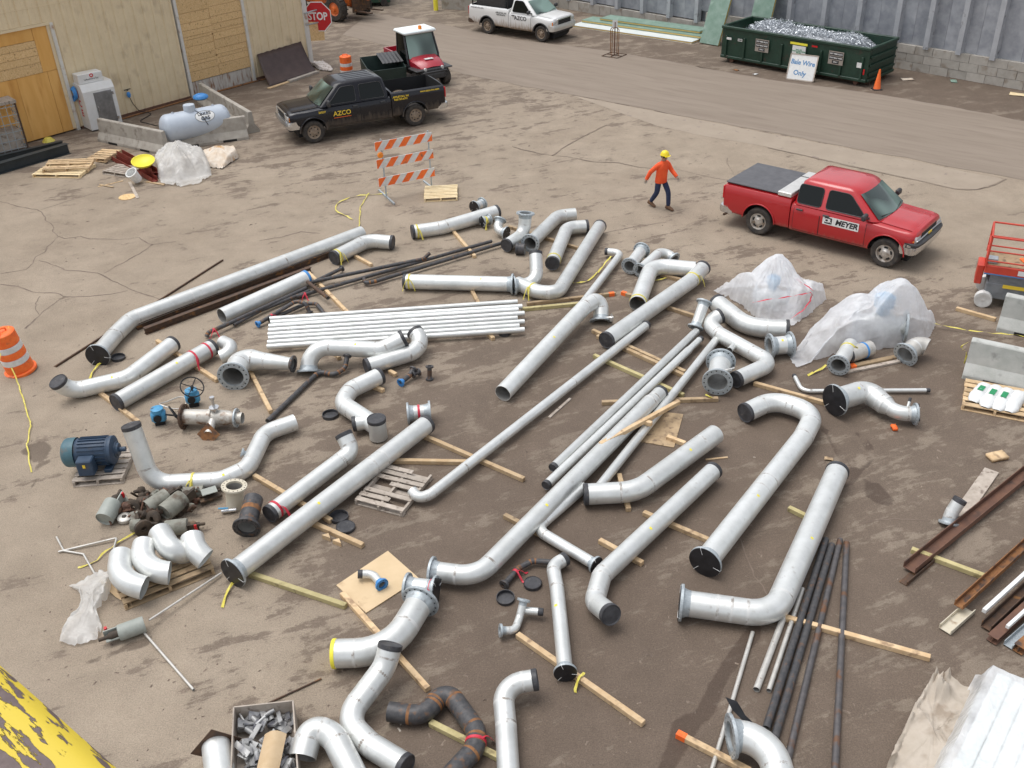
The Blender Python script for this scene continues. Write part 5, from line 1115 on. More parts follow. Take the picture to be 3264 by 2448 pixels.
# ------------------------------------------------------------ timbers under and between the pipes
def timber(label, a, b, w=.09, h=.09, m='wood', name='timber', mark=None, group=None, lift=0.0):
    a, b = Vector(a), Vector(b); base = Vector((a.x, a.y, lift)); mb = MB()
    za = Vector((a.x, a.y, a.z+h/2+lift)); zb = Vector((b.x, b.y, b.z+h/2+lift))
    mb.bar(za, zb, w, h, bev=.006)
    if mark is None: return tag(mb.build(name, m, None, origin=tuple(base)), label, 'timber', group)
    root = thing(name, label, 'timber', tuple(base), 0, group); mb.build('beam', m, root, origin=base)
    d = (b-a).normalized(); mk = MB(); c = za+d*.09 if mark == 'a' else zb-d*.09
    mk.bar(c-d*.09+Vector((0, 0, .003)), c+d*.05+Vector((0, 0, .003)), w+.006, h+.004, bev=.004); mk.build('paint_mark', 'orange', root, origin=base)
    return root
TM = [
 ('timber under the red taped pipe and the bent capped pipe', (-8.446,20.534,0),(-6.549,18.608,0),'wood'), ('timber under the near end of the red taped pipe', (-9.054,18.272,0),(-7.824,17.044,0),'wood'),
 ('timber leaning away from the reducing elbow towards the open curved end', (-5.947,19.084,0),(-5.095,17.256,0),'wood'), ('short timber under the twice capped bent pipe', (-4.226,25.004,0),(-3.712,24.391,0),'wood'),
 ('timber crossing beneath the black slim pipes down to the flat stack', (-5.39,24.061,0),(-4.013,21.621,0),'wood'), ('timber standing out under the slightly bent pipe', (-1.543,26.478,0),(-0.899,24.699,0),'wood'),
 ('timber beneath the far row of bent pipes', (0.077,26.711,0),(1.982,25.012,0),'wood_wet'), ('short timber poking from behind the flat stack of slim pipes', (-0.942,22.61,0),(-0.755,21.824,0),'wood'),
 ('timber with orange painted end lying beside the greenish one', (0.438,21.785,0),(2.705,22.173,0),'wood_wet'), ('greenish timber running from the flat stack to the big flanged pipe', (0.292,21.498,0),(1.868,21.702,0),'wood_green'),
 ('long timber with orange blocks under the open elbow pipe', (2.862,22.213,0),(4.562,20.75,0),'wood_wet'), ('short timber behind the long capped pipe', (4.003,23.171,0),(4.52,22.774,0),'wood_wet'),
 ('upper timber of the pair under the slender pipes', (1.952,20.293,0),(3.809,18.274,0),'wood'), ('lower timber of the pair under the slender pipes', (2.036,20.018,0),(3.763,18.122,0),'wood'),
 ('round edged timber under the slender pipes below the pair', (1.881,19.128,0),(3.614,17.347,0),'wood_green'), ('timber lying level across beneath the slender pipes by the bellows spool', (1.871,17.171,0),(4.312,17.159,0),'wood_wet'),
 ('timber crossing under the straight pipe towards the covered flange', (2.268,13.551,0),(3.312,12.729,0),'wood'), ('short timber under the straight pipe with short bends', (1.415,12.851,0),(2.078,12.236,0),'wood'),
 ('short timber sticking out under the thick elbow with red tie', (1.955,14.68,0),(2.014,13.642,0),'wood'), ('long timber running under the very long slender pipe', (-1.809,16.178,0),(0.163,14.64,0),'wood'),
 ('thin level timber by the broken grey pallet', (-2.357,15.368,0),(-0.868,15.237,0),'wood'), ('timber under the double bend pipe and the long thick pipe', (-4.995,15.047,0),(-3.323,13.62,0),'wood'),
 ('timber with wedges under the long thick pipe by the black lids', (-3.686,13.601,0),(-2.674,12.932,0),'wood'), ('greenish timber at the near end of the long thick pipe', (-4.515,12.32,0),(-2.79,11.485,0),'wood_green'),
 ('timber under the branched pipe from the beige board', (-2.887,11.772,0),(-1.376,9.74,0),'wood'), ('greenish timber under the black elbow pipe', (-1.312,9.149,0),(-0.308,8.508,0),'wood_green'),
 ('timber under the slender flanged pipe in the open yard', (-0.05,10.742,0),(1.667,9.008,0),'wood'), ('timber with orange end under the large elbow', (2.101,8.82,0),(2.967,8.182,0),'wood'),
 ('long timber under the steel tubes', (3.317,11.284,0),(6.036,10.002,0),'wood'), ('short timber end poking from the thick pipe with wide elbow', (4.857,13.54,0),(5.224,13.164,0),'wood_green'),
 ('timber leading to the big black disc', (5.19,17.724,0),(6.539,16.823,0),'wood'), ('timber between the scissor lift and the concrete barrier', (10.768,20.767,0),(11.45,20.153,0),'wood'),
 ('short stub of timber by the dark board', (3.042,15.854,0),(3.358,15.599,0),'wood'), ('short timber under the S bent pipe with tee', (-3.102,18.19,0),(-2.785,17.943,0),'wood'), ('short timber below the offset pipe standing on its flange', (-4.124,19.73,0),(-3.93,19.4,0),'wood'),
 ('short timber under the J shaped pipe', (-2.725,18.749,0),(-2.566,18.58,0),'wood'), ('small timber end by the near slim pipe of the flat stack', (-0.509,20.288,0),(-0.4,20.057,0),'wood'), ('timber behind the slender pipe with elbow', (-0.216,13.607,0),(1.322,12.274,0),'wood_wet')]
for t in TM:
    orange = 'orange' in t[0]
    timber(t[0], t[1], t[2], m=t[3], mark=('b' if 'orange painted end' in t[0] else 'a') if orange else None)
for p in ((-3.312,13.244,0), (-3.106,13.098,0)):
    mb = MB(); mb.prism([(0, 0), (.12, 0), (0, .14)], 0, .09, M=Matrix.Translation(Vector(p)) @ Matrix.Rotation(R(200), 4, 'Z')); tag(mb.build('wedge', 'wood', None), 'small wooden wedge nailed beside the timber by the black lids', 'wedge', 'wedges by the timber')
timber('loose timber lying on top of the long slender pipes', (1.641,15.211,0.33), (3.4,16.728,0.25), m='wood')
timber('short block on the slender pipe under the loose timber', (2.589,16.055,0.25), (2.742,15.964,0.25), m='wood')
timber('small timber offcut beside the thick elbow pipe', (3.668,15.108,0), (4.105,15.157,0), w=.04, h=.025, m='wood')
timber('round pole under the rusty angle steel', (6.616,12.347,0), (7.628,11.585,0), m='wood_green', name='wooden_pole')
timber('wide worn plank lying under the rusty angle steel', (8.889,14.456,0), (7.765,13.178,0), w=.26, h=.035, m='wood_grey', name='plank')
timber('plank with orange marks under the plastic covered valve', (7.414,18.248,0), (8.78,18.655,0), w=.12, m='wood_wet', name='plank', mark='a')
timber('dark splintered stick between the long slender pipes', (0.74,16.737,0), (1.227,17.427,0), w=.06, h=.03, m='wood_grey', name='stick')
timber('plank lying in front of the plastic covered valve beside the marked plank', (7.291,18.081,0), (8.579,18.467,0), w=.1, h=.05, m='wood_grey', name='plank')
# dark board
mb = MB(); vs = [Vector(v) for v in ((2.489,15.777,0),(3.13,15.535,0),(3.503,16.685,0),(2.879,16.862,0))]; mb.add([v+Vector((0, 0, .003)) for v in vs]+[v+Vector((0, 0, .018)) for v in vs], [(3, 2, 1, 0), (4, 5, 6, 7), (0, 1, 5, 4), (1, 2, 6, 5), (2, 3, 7, 6), (3, 0, 4, 7)])
tag(mb.build('plywood_board', 'wood_wet', None, recalc=True), 'dark wet plywood board under the long slender pipes', 'board')
mat('beige_board', (0.60, 0.45, 0.27), (0.66, 0.50, 0.31), scale=2.5, rough=0.8, c3=(0.45, 0.32, 0.19), s3=3, lo3=0.6, hi3=0.75)
mb = MB(); vs = [Vector(v) for v in ((-3.016,12.003,0),(-2.455,11.347,0),(-1.65,12.089,0),(-2.237,12.802,0))]; mb.add([v+Vector((0, 0, .003)) for v in vs]+[v+Vector((0, 0, .024)) for v in vs], [(3, 2, 1, 0), (4, 5, 6, 7), (0, 1, 5, 4), (1, 2, 6, 5), (2, 3, 7, 6), (3, 0, 4, 7)])
tag(mb.build('board', 'beige_board', None, recalc=True), 'square beige board with a small elbow lying on it', 'board')
# black lids lying about
def lid(label, p, r, tilt=(0, 0, 0), ring=False):
    mb = MB(); prof = [(r, 0), (r, .07), (r*.93, .07), (r*.92, .012), (0, .012)] if not ring else [(r, 0), (r, .07), (r*.94, .07), (r*.94, 0.005), (r, 0)]
    mb.lathe((0, 0, 0), (0, 0, 1), prof, 24); o = mb.build('plastic_stopper', 'black_cap', None, 40); o.location = p; o.rotation_euler = tilt
    return tag(o, label, 'cap', 'loose black pipe caps')
def disc(label, p, r, tilt=(0, 0, 0)):
    mb = MB(); mb.lathe((0, 0, 0), (0, 0, 1), [(r, 0), (r, .06), (r*.94, .068), (r*.9, .058), (0, .06)], 24); o = mb.build('plastic_stopper', 'black_cap', None, 40); o.location = p; o.rotation_euler = tilt
    return tag(o, label, 'cap', 'loose black pipe caps')
lid('hollow black cap lying open by the S bent pipe with tee', (-3.822,17.09,0), .17); lid('open black cap by the timber with wedges', (-3.198,13.742,0), .17); disc('torn black cap face up by the timber with wedges', (-3.045,13.453,0), .17, (0, R(3), 0))
lid('black cap lying under the flange of the long pale pipe', (-9.146,19.819,0), .16, (0, R(4), 0)); disc('flat black cap beside the rusty crooked fitting', (0.227,11.865,0), .15); lid('open black cap beside the flat one near the rusty crooked fitting', (-0.225,11.558,0), .15, (R(6), 0, 0))
lid('black cap behind the flat stack of slim pipes', (-0.135,20.351,0), .14)

# ------------------------------------------------------------ builders for yard clutter
def pallet(label, c, rz, m='wood_pale', lx=1.2, ly=1.0, slats=7, broken=0, group=None, z=0, tilt=(0, 0), missing=()):
    root = thing('pallet', label, 'pallet', (c[0], c[1], z), rz, group); root.rotation_euler = (tilt[0], tilt[1], rz)
    rg = random.Random(int(abs(c[0])*100)+3); h = .12
    me = MB(); me.box((0, 0, 0), (lx, ly/slats*.72, .02), bev=.003); me = me.mesh('slat', m)
    for i in range(slats):
        if i in missing: continue
        y = -ly/2+ly*(i+.5)/slats; o = inst('slat', me, root, (rg.uniform(-.01, .01), y+rg.uniform(-.006, .006), h-.01), (0, 0, rg.uniform(-.02, .02)))
        if broken and i % 3 == 1: o.scale = (.62, 1, 1); o.location.x += .2*(-1 if i % 2 else 1)
    st = MB(); st.box((0, 0, 0), (.045, ly, .08)); st = st.mesh('stringer', m)
    for x in (-lx/2+.03, 0, lx/2-.03): inst('stringer', st, root, (x, 0, h-.061))
    for i in range(3): inst('bottom_board', me, root, (0, -ly/2+ly*(i*.45+.05), .011))
    return root
def barrier(label, a, b, m='concrete', h=.81, group=None, wb=.28, wt=.085):
    """concrete barrier between two points on the ground line of its middle"""
    a, b = Vector(a), Vector(b); d = (b-a); L = d.length; root = thing('concrete_barrier', label, 'barrier', tuple(a), math.atan2(d.y, d.x), group)
    prof = [(-wb, 0.0), (-wb, .09), (-wb*.93, .13), (-wt*1.45, .33), (-wt, h-.02), (-wt*.8, h), (wt*.8, h), (wt, h-.02), (wt*1.45, .33), (wb*.93, .13), (wb, .09), (wb, 0)]
    mb = MB(); n = len(prof)
    xs = [0, .02]+[L*i/8 for i in range(1, 8)]+[L-.02, L]
    for x in xs:
        for y, z in prof:
            k = .965 if x in (0, L) else 1; j = fbm(x*3+a.x, z*4, 1.0, 2)*.012
            mb.v.append((x, y*k+j, z*(.99 if k < 1 else 1)))
    for i in range(len(xs)-1):
        for k in range(n-1): mb.f.append((i*n+k, i*n+k+1, (i+1)*n+k+1, (i+1)*n+k)); mb.m.append(0)
        mb.f.append((i*n+n-1, i*n, (i+1)*n, (i+1)*n+n-1)); mb.m.append(0)
    mb.f.append(tuple(range(n))); mb.m.append(0); mb.f.append(tuple((len(xs)-1)*n+k for k in reversed(range(n)))); mb.m.append(0)
    mb.build('barrier_body', m, root, 25, recalc=True)
    for x in (L*.25, L*.75):
        s_ = MB(); s_.box((x, 0, .04), (.5, 2*wb+.012, .085)); s_.build('fork_slot', 'dark', root)
    return root
def ibeam(label, a, b, h=.2, w=.15, m='rust_dark', shape='I', name='steel_beam', lift=0.0, roll=0.0):
    a, b = Vector(a), Vector(b); d = b-a; L = d.length; root = thing(name, label, 'steel beam', (a.x, a.y, lift), math.atan2(d.y, d.x)); root.rotation_euler = (roll, 0, root.rotation_euler.z)
    t = .014
    bars = {'I': [(0, t/2, w, t), (0, h-t/2, w, t), (0, h/2, t, h-2*t)], 'C': [(0, t/2, w, t), (-w/2+t/2, h/2, t, h-2*t), (w/2-t/2, h/2, t, h-2*t)], 'L': [(0, t/2, w, t), (-w/2+t/2, h/2+t/2, t, h-t)], 'B': [(0, h/2, w, h)]}[shape]
    for i, (y, z, ww, hh) in enumerate(bars):
        mb = MB(); mb.box((L/2, y, z), (L, ww, hh), bev=.002); mb.build('flange_plate' if i != 2 or shape != 'I' else 'web', m, root)
    return root
def drape(name, label, cat, c, outline, peaks, m, n_ring=22, n_ang=120, wr=.05, seed=0, edge=.02, thick=.0, group=None, kinds=None):
    """sheet thrown over things: outline is the ground edge (world), peaks are (x, y, height, reach)"""
    c = Vector(c); O = [Vector(p)-c for p in outline]; n = len(O); mb = MB()
    pts = []
    seg = [(O[(i+1) % n]-O[i]).length for i in range(n)]; tot = sum(seg)
    for k in range(n_ang):
        l = tot*k/n_ang; i = 0
        while l > seg[i]: l -= seg[i]; i += 1
        pts.append(O[i].lerp(O[(i+1) % n], l/seg[i]))
    def H(x, y, edge_t):
        z = 0
        for px, py, h, s in peaks:
            d = math.hypot(x+c.x-px, y+c.y-py)/s
            if d < 1: z = max(z, h*(1-d**1.45))
        return min(z, (1-edge_t)*3.2)+edge
    rows = []
    for r in range(n_ring+1):
        t = (r/n_ring); row = []
        for k in range(n_ang+1):
            p = pts[k % n_ang]; jt = 1+.05*fbm(k*.7, t*2, 1, seed)*t
            x, y = p.x*t*jt, p.y*t*jt; z = H(x, y, t)
            ang = 2*math.pi*(k % n_ang)/n_ang
            f = mnoise.noise(Vector((math.cos(ang)*5, math.sin(ang)*5, t*1.2+seed)))*.6*t+mnoise.noise(Vector((x*5, y*5, seed)))*.5+abs(mnoise.noise(Vector((x*2.2, y*2.2, seed+9))))*.9
            z += wr*f*min(1, z*2.2)*(1-.5*t)
            px_, py_, ph_, ps_ = peaks[0]; aa = math.atan2(y+c.y-py_, x+c.x-px_); dd_ = min(1, math.hypot(x+c.x-px_, y+c.y-py_)/ps_)
            fold = 1-abs(mnoise.noise(Vector((math.cos(aa)*2.6, math.sin(aa)*2.6, seed+2+dd_*.5)))); fold = fold**7
            crs = (1-abs(mnoise.noise(Vector((x*1.1+y*.5, y*1.1-x*.4, seed+31)))))**9
            z += wr*(1.5*fold*dd_*(1.15-dd_)+.8*crs)*min(1, z*3)
            if t > .85: z += abs(mnoise.noise(Vector((math.cos(ang)*9, math.sin(ang)*9, seed+4))))*wr*1.2
            row.append(Vector((x, y, max(z, .006))))
        rows.append(row)
    mb.grid(rows); o = mb.build(name, m, None, 70); o.location = (c.x, c.y, 0)
    return tag(o, label, cat, group)
def plastic(name, tint, dens, rough=.22):
    """thin cloudy sheeting: part clear, part white, letting light through from behind"""
    m = bpy.data.materials.new(name); m.use_nodes = True; MATS[name] = m; t = m.node_tree; N = t.nodes; L = t.links; b = N['Principled BSDF']; out = N['Material Output']
    b.inputs['Base Color'].default_value = lin(tint); b.inputs['Roughness'].default_value = rough
    tc = N.new('ShaderNodeTexCoord'); n = N.new('ShaderNodeTexNoise'); n.inputs['Scale'].default_value = 3.0; n.inputs['Detail'].default_value = 6; L.new(tc.outputs['Object'], n.inputs[0])
    mr = N.new('ShaderNodeMapRange'); mr.inputs[1].default_value = .3; mr.inputs[2].default_value = .7; mr.inputs[3].default_value = dens-.16; mr.inputs[4].default_value = dens+.16
    L.new(n.outputs['Fac'], mr.inputs[0])
    nb = N.new('ShaderNodeTexNoise'); nb.inputs['Scale'].default_value = 4; nb.inputs['Detail'].default_value = 3; nb.inputs['Distortion'].default_value = 1.5; L.new(tc.outputs['Object'], nb.inputs[0])
    bp = N.new('ShaderNodeBump'); bp.inputs['Strength'].default_value = .45; bp.inputs['Distance'].default_value = .08; L.new(nb.outputs['Fac'], bp.inputs['Height']); L.new(bp.outputs[0], b.inputs['Normal'])
    tr = N.new('ShaderNodeBsdfTranslucent'); tr.inputs[0].default_value = lin(tint); ms = N.new('ShaderNodeMixShader'); ms.inputs[0].default_value = .4; L.new(b.outputs[0], ms.inputs[1]); L.new(tr.outputs[0], ms.inputs[2])
    tp = N.new('ShaderNodeBsdfTransparent'); m2 = N.new('ShaderNodeMixShader'); L.new(mr.outputs[0], m2.inputs[0]); L.new(tp.outputs[0], m2.inputs[1]); L.new(ms.outputs[0], m2.inputs[2]); L.new(m2.outputs[0], out.inputs[0])
    return m
plastic('poly', (0.97, 0.98, 1.0), .66, .3); plastic('poly_thin', (0.86, 0.85, 0.82), .72); plastic('poly_clear', (0.95, 0.96, 0.97), .66, .12)

# ------------------------------------------------------------ along the left building
mat('ice_white', (0.72, 0.72, 0.71), (0.66, 0.65, 0.62), scale=3, rough=0.4)
mat('ice_door', (0.20, 0.20, 0.20), (0.30, 0.30, 0.30), scale=4, rough=0.3, metal=0.5)
ic = Vector((-15.719,38.274,0)); iv = -WX; iz = math.atan2(iv.y, iv.x)-R(8)
ice = thing('ice_merchandiser', 'white ice storage cabinet with red ICE lettering beside the boarded doorway', 'ice cabinet', tuple(ic), iz)
mb = MB(); mb.prism([(-.42, -.62), (.46, -.62), (.46, 1.52), (.38, 1.62), (-.42, 1.76)][:2]+[(.46, -.62)], 0, .01) if False else None
M_ = Matrix(((1, 0, 0, 0), (0, 0, -1, 0), (0, 1, 0, 0), (0, 0, 0, 1)))
pr = [(-.45, .05), (.45, .05), (.45, 1.50), (.30, 1.72), (-.45, 1.72)]
# cabinet: slanted glass-door front towards the yard (local -y), sides along x
mb = MB(); prof = [(-.5, .06), (-.5, 1.50), (-.36, 1.75), (.45, 1.75), (.45, .06)]
vs = [Vector((x, y, z)) for x in (-.62, .62) for y, z in prof]; n = 5
mb.add(vs, [(0, 1, 2, 3, 4), (9, 8, 7, 6, 5)]+[(i, n+i, n+(i+1) % n, (i+1) % n) for i in range(n)]); mb.build('cabinet', 'ice_white', ice, recalc=True)
mb = MB(); mb.box((.12, -.512, .82), (.70, .03, 1.22), bev=.01); dr = mb.build('door', 'ice_door', ice)
mb = MB(); mb.box((-.17, -.54, .8), (.03, .05, .2), bev=.008); mb.build('handle', 'chrome', dr)
for z in (.35, 1.3):
    mb = MB(); mb.box((.5, -.53, z), (.06, .03, .1)); mb.build('hinge', 'chrome', dr)
mb = MB(); mb.box((-.1, -.02, 1.93), (.95, .5, .36), bev=.02); bx_ = mb.build('top_box', 'ice_white', ice)
mb = MB(); mb.lathe((-.05, -.273, 2.02), (0, -1, 0), [(.035, 0), (.035, .004), (.075, .004), (.075, 0)], 16); mb.build('emblem', 'ink_red', bx_)
text('Lakeshore Ice', .10, 'ink_black', bx_, frame((-.08, -.274, 1.90), (1, 0, 0), (0, 0, 1)))
for i, ch in enumerate('ICE'): text(ch, .36, 'ink_red', ice, frame((-.625, .0, 1.36-.36*i), (0, -1, 0), (0, 0, 1)), bold=.012)
mb = MB(); mb.box((0, 0, .03), (1.1, .8, .06)); mb.build('plinth', 'dark', ice)
hs = MB()
for k in range(7):
    pts = [Vector((-.68-.015*k, .12+.19*math.cos(a)+.01*k, 1.42+.23*math.sin(a)-.015*k)) for a in [2*math.pi*i/20 for i in range(21)]]; hs.sweep(pts, .02, 6)
o = hs.build('hose_coil', 'blue_tape', None, 60); o.location = ic; o.rotation_euler = (0, 0, iz); tag(o, 'coil of blue hose hung on the side of the ice cabinet', 'hose'); o['kind'] = 'stuff'; del o['kind']
# propane tank
mat('tank', (0.42, 0.47, 0.54), (0.47, 0.52, 0.58), scale=2, rough=0.45, c3=(0.34, 0.37, 0.42), s3=3, lo3=0.6, hi3=0.8)
ta, tb_ = Vector((-12.39,35.087,0.72)), Vector((-10.203,36.516,0.72)); td = (tb_-ta); TL = td.length; tc_ = (ta+tb_)/2
tank = thing('propane_tank', 'pale blue propane tank with domed lid inside the concrete barriers', 'tank', (tc_.x, tc_.y, 0), math.atan2(td.y, td.x))
rT = .50; mb = MB(); pf = [(0, -TL/2)]+[(rT*math.sin(a), -TL/2+rT*.62*(1-math.cos(a))) for a in [R(90)*i/8 for i in range(1, 9)]]
pf += [(q, -h) for q, h in reversed(pf)]; mb.lathe((0, 0, .72), (1, 0, 0), pf, 40); mb.build('tank_shell', 'tank', tank, 50)
mb = MB(); mb.lathe((-.12, 0, 1.19), (0, 0, 1), [(.21, -.08), (.21, .20), (.20, .235), (.1, .25), (0, .252)], 24); mb.build('dome_lid', 'tank', tank, 40)
for x in (-.75, .75):
    mb = MB(); mb.box((x, 0, .14), (.16, .8, .28)); mb.build('saddle', 'concrete', tank)
    mb = MB(); mb.lathe((x, 0, 1.22), (0, 1, 0), [(.03, -.012), (.055, -.012), (.055, .012), (.03, .012), (.03, -.012)], 12); mb.build('lifting_eye', 'tank', tank)
mb = MB(); rows = []
def tanksurf(x, ang, off): return Vector((x, -math.cos(ang)*(rT+off), .72+math.sin(ang)*(rT+off)))
Q = []
for k in range(28):
    a = 2*math.pi*k/28; Q.append(tanksurf(.28+.36*math.cos(a), R(38)+math.sin(a)*.22/rT, .004))
mb.add([tanksurf(.28, R(38), .005)]+Q, [(0, 1+(k+1) % 28, 1+k) for k in range(28)]); lb_ = mb.build('label_plate', 'plate_white', tank, recalc=True)
mb = MB(); Q2 = [tanksurf(.28+.355*math.cos(a), R(38)+math.sin(a)*.215/rT, .009) for a in [2*math.pi*k/28 for k in range(29)]]; mb.sweep(Q2, .006, 5); mb.build('label_rim', 'ink_black', lb_)
def tank_text(s_, dz, size):
    o = text(s_, size, 'ink_black', lb_, Matrix.Identity(4), bold=.004)
    for v in o.data.vertices:
        x, y, z = v.co; v.co = tanksurf(.28+x, R(38)+(y+dz)/rT, .008+z)
tank_text('LAKES', .085, .175); tank_text('GAS', -.085, .175)
mb = MB(); mb.sweep([tanksurf(-.05, R(88), .02), tanksurf(.10, R(60), .02), tanksurf(.2, R(30), .02), tanksurf(.3, R(0), .03)], .012, 6); mb.build('strap', 'dark', tank)
barrier('concrete barrier between the ice cabinet and the tank', (-15.104,36.549,0), (-12.155,34.648,0), group=None)
barrier('concrete barrier along the tank side facing the yard', (-12.176,35.268,0), (-9.571,36.218,0))
barrier('concrete barrier beyond the tank, running back to the building', (-12.46,41.122,0), (-9.481,36.708,0))
mb = MB(); mb.lathe(Vector((-11.762,38.544,0.84)), (0, 0, 1), [(0, 0), (.22, .0), (.30, .06), (.28, .14), (.16, .20), (0, .22)], 14); tag(mb.build('blue_bag', 'blue_tape', None, 60), 'blue bag lying on the barrier beyond the tank', 'bag')
# cage rack at the left edge
cg = Vector((-17.552,35.579,0)); cd = (Vector((-18.818,34.491,0))-cg).normalized(); cn = Vector((-cd.y, cd.x, 0)); cn = cn if cn.y > 0 else -cn
rk = thing('steel_cage', 'grey steel mesh cage in front of the near boarded doorway', 'cage', tuple(cg))
mb = MB()
W_, D_, H_ = 2.2, 1.1, 1.75
for x in (0, 1.1, W_):
    for y in (0, D_): mb.bar(cd*x+cn*y, cd*x+cn*y+Vector((0, 0, H_)), .05, .05)
mb.build('post', 'rust_dark', rk)['kind'] = 'stuff'
mb = MB()
for y in (0, D_):
    for k in range(6): mb.bar(cn*y+Vector((0, 0, .15+.3*k)), cd*W_+cn*y+Vector((0, 0, .15+.3*k)), .022, .022)
    for k in range(9): mb.bar(cd*(.24*k+.1)+cn*y, cd*(.24*k+.1)+cn*y+Vector((0, 0, H_)), .018, .018)
for k in range(6): mb.bar(Vector((0, 0, .15+.3*k)), cn*D_+Vector((0, 0, .15+.3*k)), .022, .022)
for k in range(4): mb.bar(cn*(.22*k+.2), cn*(.22*k+.2)+Vector((0, 0, H_)), .018, .018)
mb.build('mesh_panel', 'galv', rk)['kind'] = 'stuff'
mb = MB(); mb.box(cd*W_/2+cn*D_/2+Vector((0, 0, H_+.05)), (W_+.1, D_+.1, .1), Matrix((cd, cn, Vector((0, 0, 1)))).transposed()); mb.build('top_tray', 'wood_grey', rk)
mb = MB(); mb.box(cd*W_/2+cn*D_/2+Vector((0, 0, .45)), (W_-.2, D_-.2, .7), Matrix((cd, cn, Vector((0, 0, 1)))).transposed()); mb.build('load', 'wood_grey', rk)
mat('beam_dark', (0.022, 0.030, 0.034), (0.035, 0.045, 0.05), scale=4, rough=0.5)
ibeam('dark green black steel beam lying in front of the cage', (-18.195,32.36,0), (-15.867,35.09,0), h=.36, w=.26, m='beam_dark')
ibeam('second dark steel beam lying behind the first, its end cut square', (-18.757,33.612,0), (-16.319,35.763,0), h=.26, w=.2, m='beam_dark')
ibeam('flat rusty bar lying across the cage foot', (-18.712,34.629,0), (-17.489,35.677,0), h=.06, w=.12, m='rust_dark', shape='B', lift=.02)
pallet('loosely stacked pale pallet, lower of the pair before the barrier', (-15.257,32.979,0), R(-8), 'wood_pale', 1.75, 1.15, 7)
pallet('upper pallet of the pair with slats askew and paper on it', (-15.127,33.152,0), R(6), 'wood', 1.55, .95, 6, z=.125, missing=(2,), tilt=(R(3), R(2)))
pallet('small whitish pallet beside the red steel channels', (-13.164,32.769,0), R(-25), 'wood_grey', 1.1, .8, 6)
pallet('tilted worn pallet behind the red steel channels', (-14.29,34.32,0), R(-30), 'wood', 1.0, .8, 5, tilt=(R(8), R(-6)), z=.05)
mat('red_steel', (0.17, 0.028, 0.018), (0.22, 0.04, 0.026), scale=4, rough=0.6, c3=(0.10, 0.02, 0.015), s3=5, lo3=0.6, hi3=0.75)
for i, (a, b, lf, lb) in enumerate((((-13.896,34.081,0),(-11.716,31.638,0),.02,'red oxide steel channel, lowest of the pile by the yellow lid'), ((-13.908,34.58,0),(-11.622,32.071,0),.02,'red oxide steel channel lying behind the lowest one'), ((-13.656,34.106,0),(-11.79,31.998,0),.20,'red oxide steel channel on top of the pile under the yellow lid'))):
    ibeam(lb, a, b, .18, .2, 'red_steel', 'C', lift=lf)
mb = MB(); mb.lathe((0, 0, 0), (0, 0, 1), [(0, -.03), (.30, -.02), (.36, .04), (.39, .10), (.37, .10), (.33, .04), (0, .0)], 24); o = mb.build('lid', 'yellow_mark', None, 50); o.location = (-12.192,32.243,0.48); o.rotation_euler = (R(14), R(4), 0); tag(o, 'yellow round lid lying on the red steel channels', 'lid')
mb = MB(); mb.lathe((0, 0, 0), (0, 0, 1), [(.15, 0), (.19, .36), (.205, .36), (.205, .39), (.175, .39), (.14, .03), (0, .03)], 20); o = mb.build('bucket', 'plate_white', None, 40); o.location = (-12.277,31.632,0.12); o.rotation_euler = (R(28), R(-18), 0); tag(o, 'white plastic bucket tipped beside the red steel channels', 'bucket')
# wrapped bundle and torn wrapping
c_ = (-11.095,32.746,0)
drape('wrapped_bundle', 'bundle of fittings wrapped in whitish plastic by the red steel', 'plastic bundle', c_, [(-12.017,32.563,0),(-11.442,31.438,0),(-10.724,31.068,0),(-10.142,31.311,0),(-9.928,32.083,0),(-10.35,33.425,0),(-11.038,34.081,0),(-11.861,34.067,0),(-12.183,33.469,0)], [(c_[0]-.15, c_[1]+.1, .85, 1.25), (c_[0]+.5, c_[1]+.15, .65, 1.0), (c_[0]-.7, c_[1]-.1, .5, .7)], 'poly_thin', seed=3, wr=.16)
mat('paper', (0.58, 0.46, 0.34), (0.70, 0.64, 0.56), scale=3, rough=0.8, bump=.1, c3=(0.5, 0.3, 0.14), s3=3, lo3=.6, hi3=.7)
c_ = (-10.021,33.827,0); drape('torn_wrapping', 'crumpled tan and white wrapping paper on a slab beside the plastic bundle', 'wrapping', c_, [(-10.67,33.797,0),(-10.297,32.945,0),(-9.726,32.701,0),(-9.551,33.343,0),(-9.394,33.811,0),(-9.744,34.648,0),(-10.387,34.819,0),(-10.716,34.446,0)], [(c_[0], c_[1], .4, 1.1), (c_[0]+.4, c_[1]+.2, .35, .5)], 'paper', seed=8, wr=.07)
timber('thin broken lath by the white pallet', (-13.557,31.384,0), (-12.882,31.884,0), w=.05, h=.02, m='wood'); timber('thin crossed lath by the white pallet', (-13.569,31.558,0), (-13.002,31.245,0), w=.05, h=.02, m='wood', lift=.02)
timber('pale lath lying in front of the white bucket', (-12.614,31.726,0), (-11.861,30.181,0), w=.1, h=.025, m='wood_grey', name='plank'); timber('plank lying below the plastic bundle', (-12.05,31.715,0), (-11.337,31.341,0), w=.1, h=.03, m='wood', name='plank')
mb = MB(); mb.lathe(Vector((-12.255,30.34,0)), (0, 0, 1), [(0, .004), (.27, .004), (.27, .02), (0, .022)], 16); tag(mb.build('board_disc', 'osb', None), 'round chipboard offcut lying on the yard by the lath', 'offcut')
mb = MB(); mb.lathe(Vector((-17.191,36.556,0)), (0, 0, 1), [(0, .16), (.12, .14), (.2, .05), (.24, 0)], 9); tag(mb.build('yellow_bag', 'yellow_tape', None), 'small crumpled yellow bag by the dark beams', 'bag')
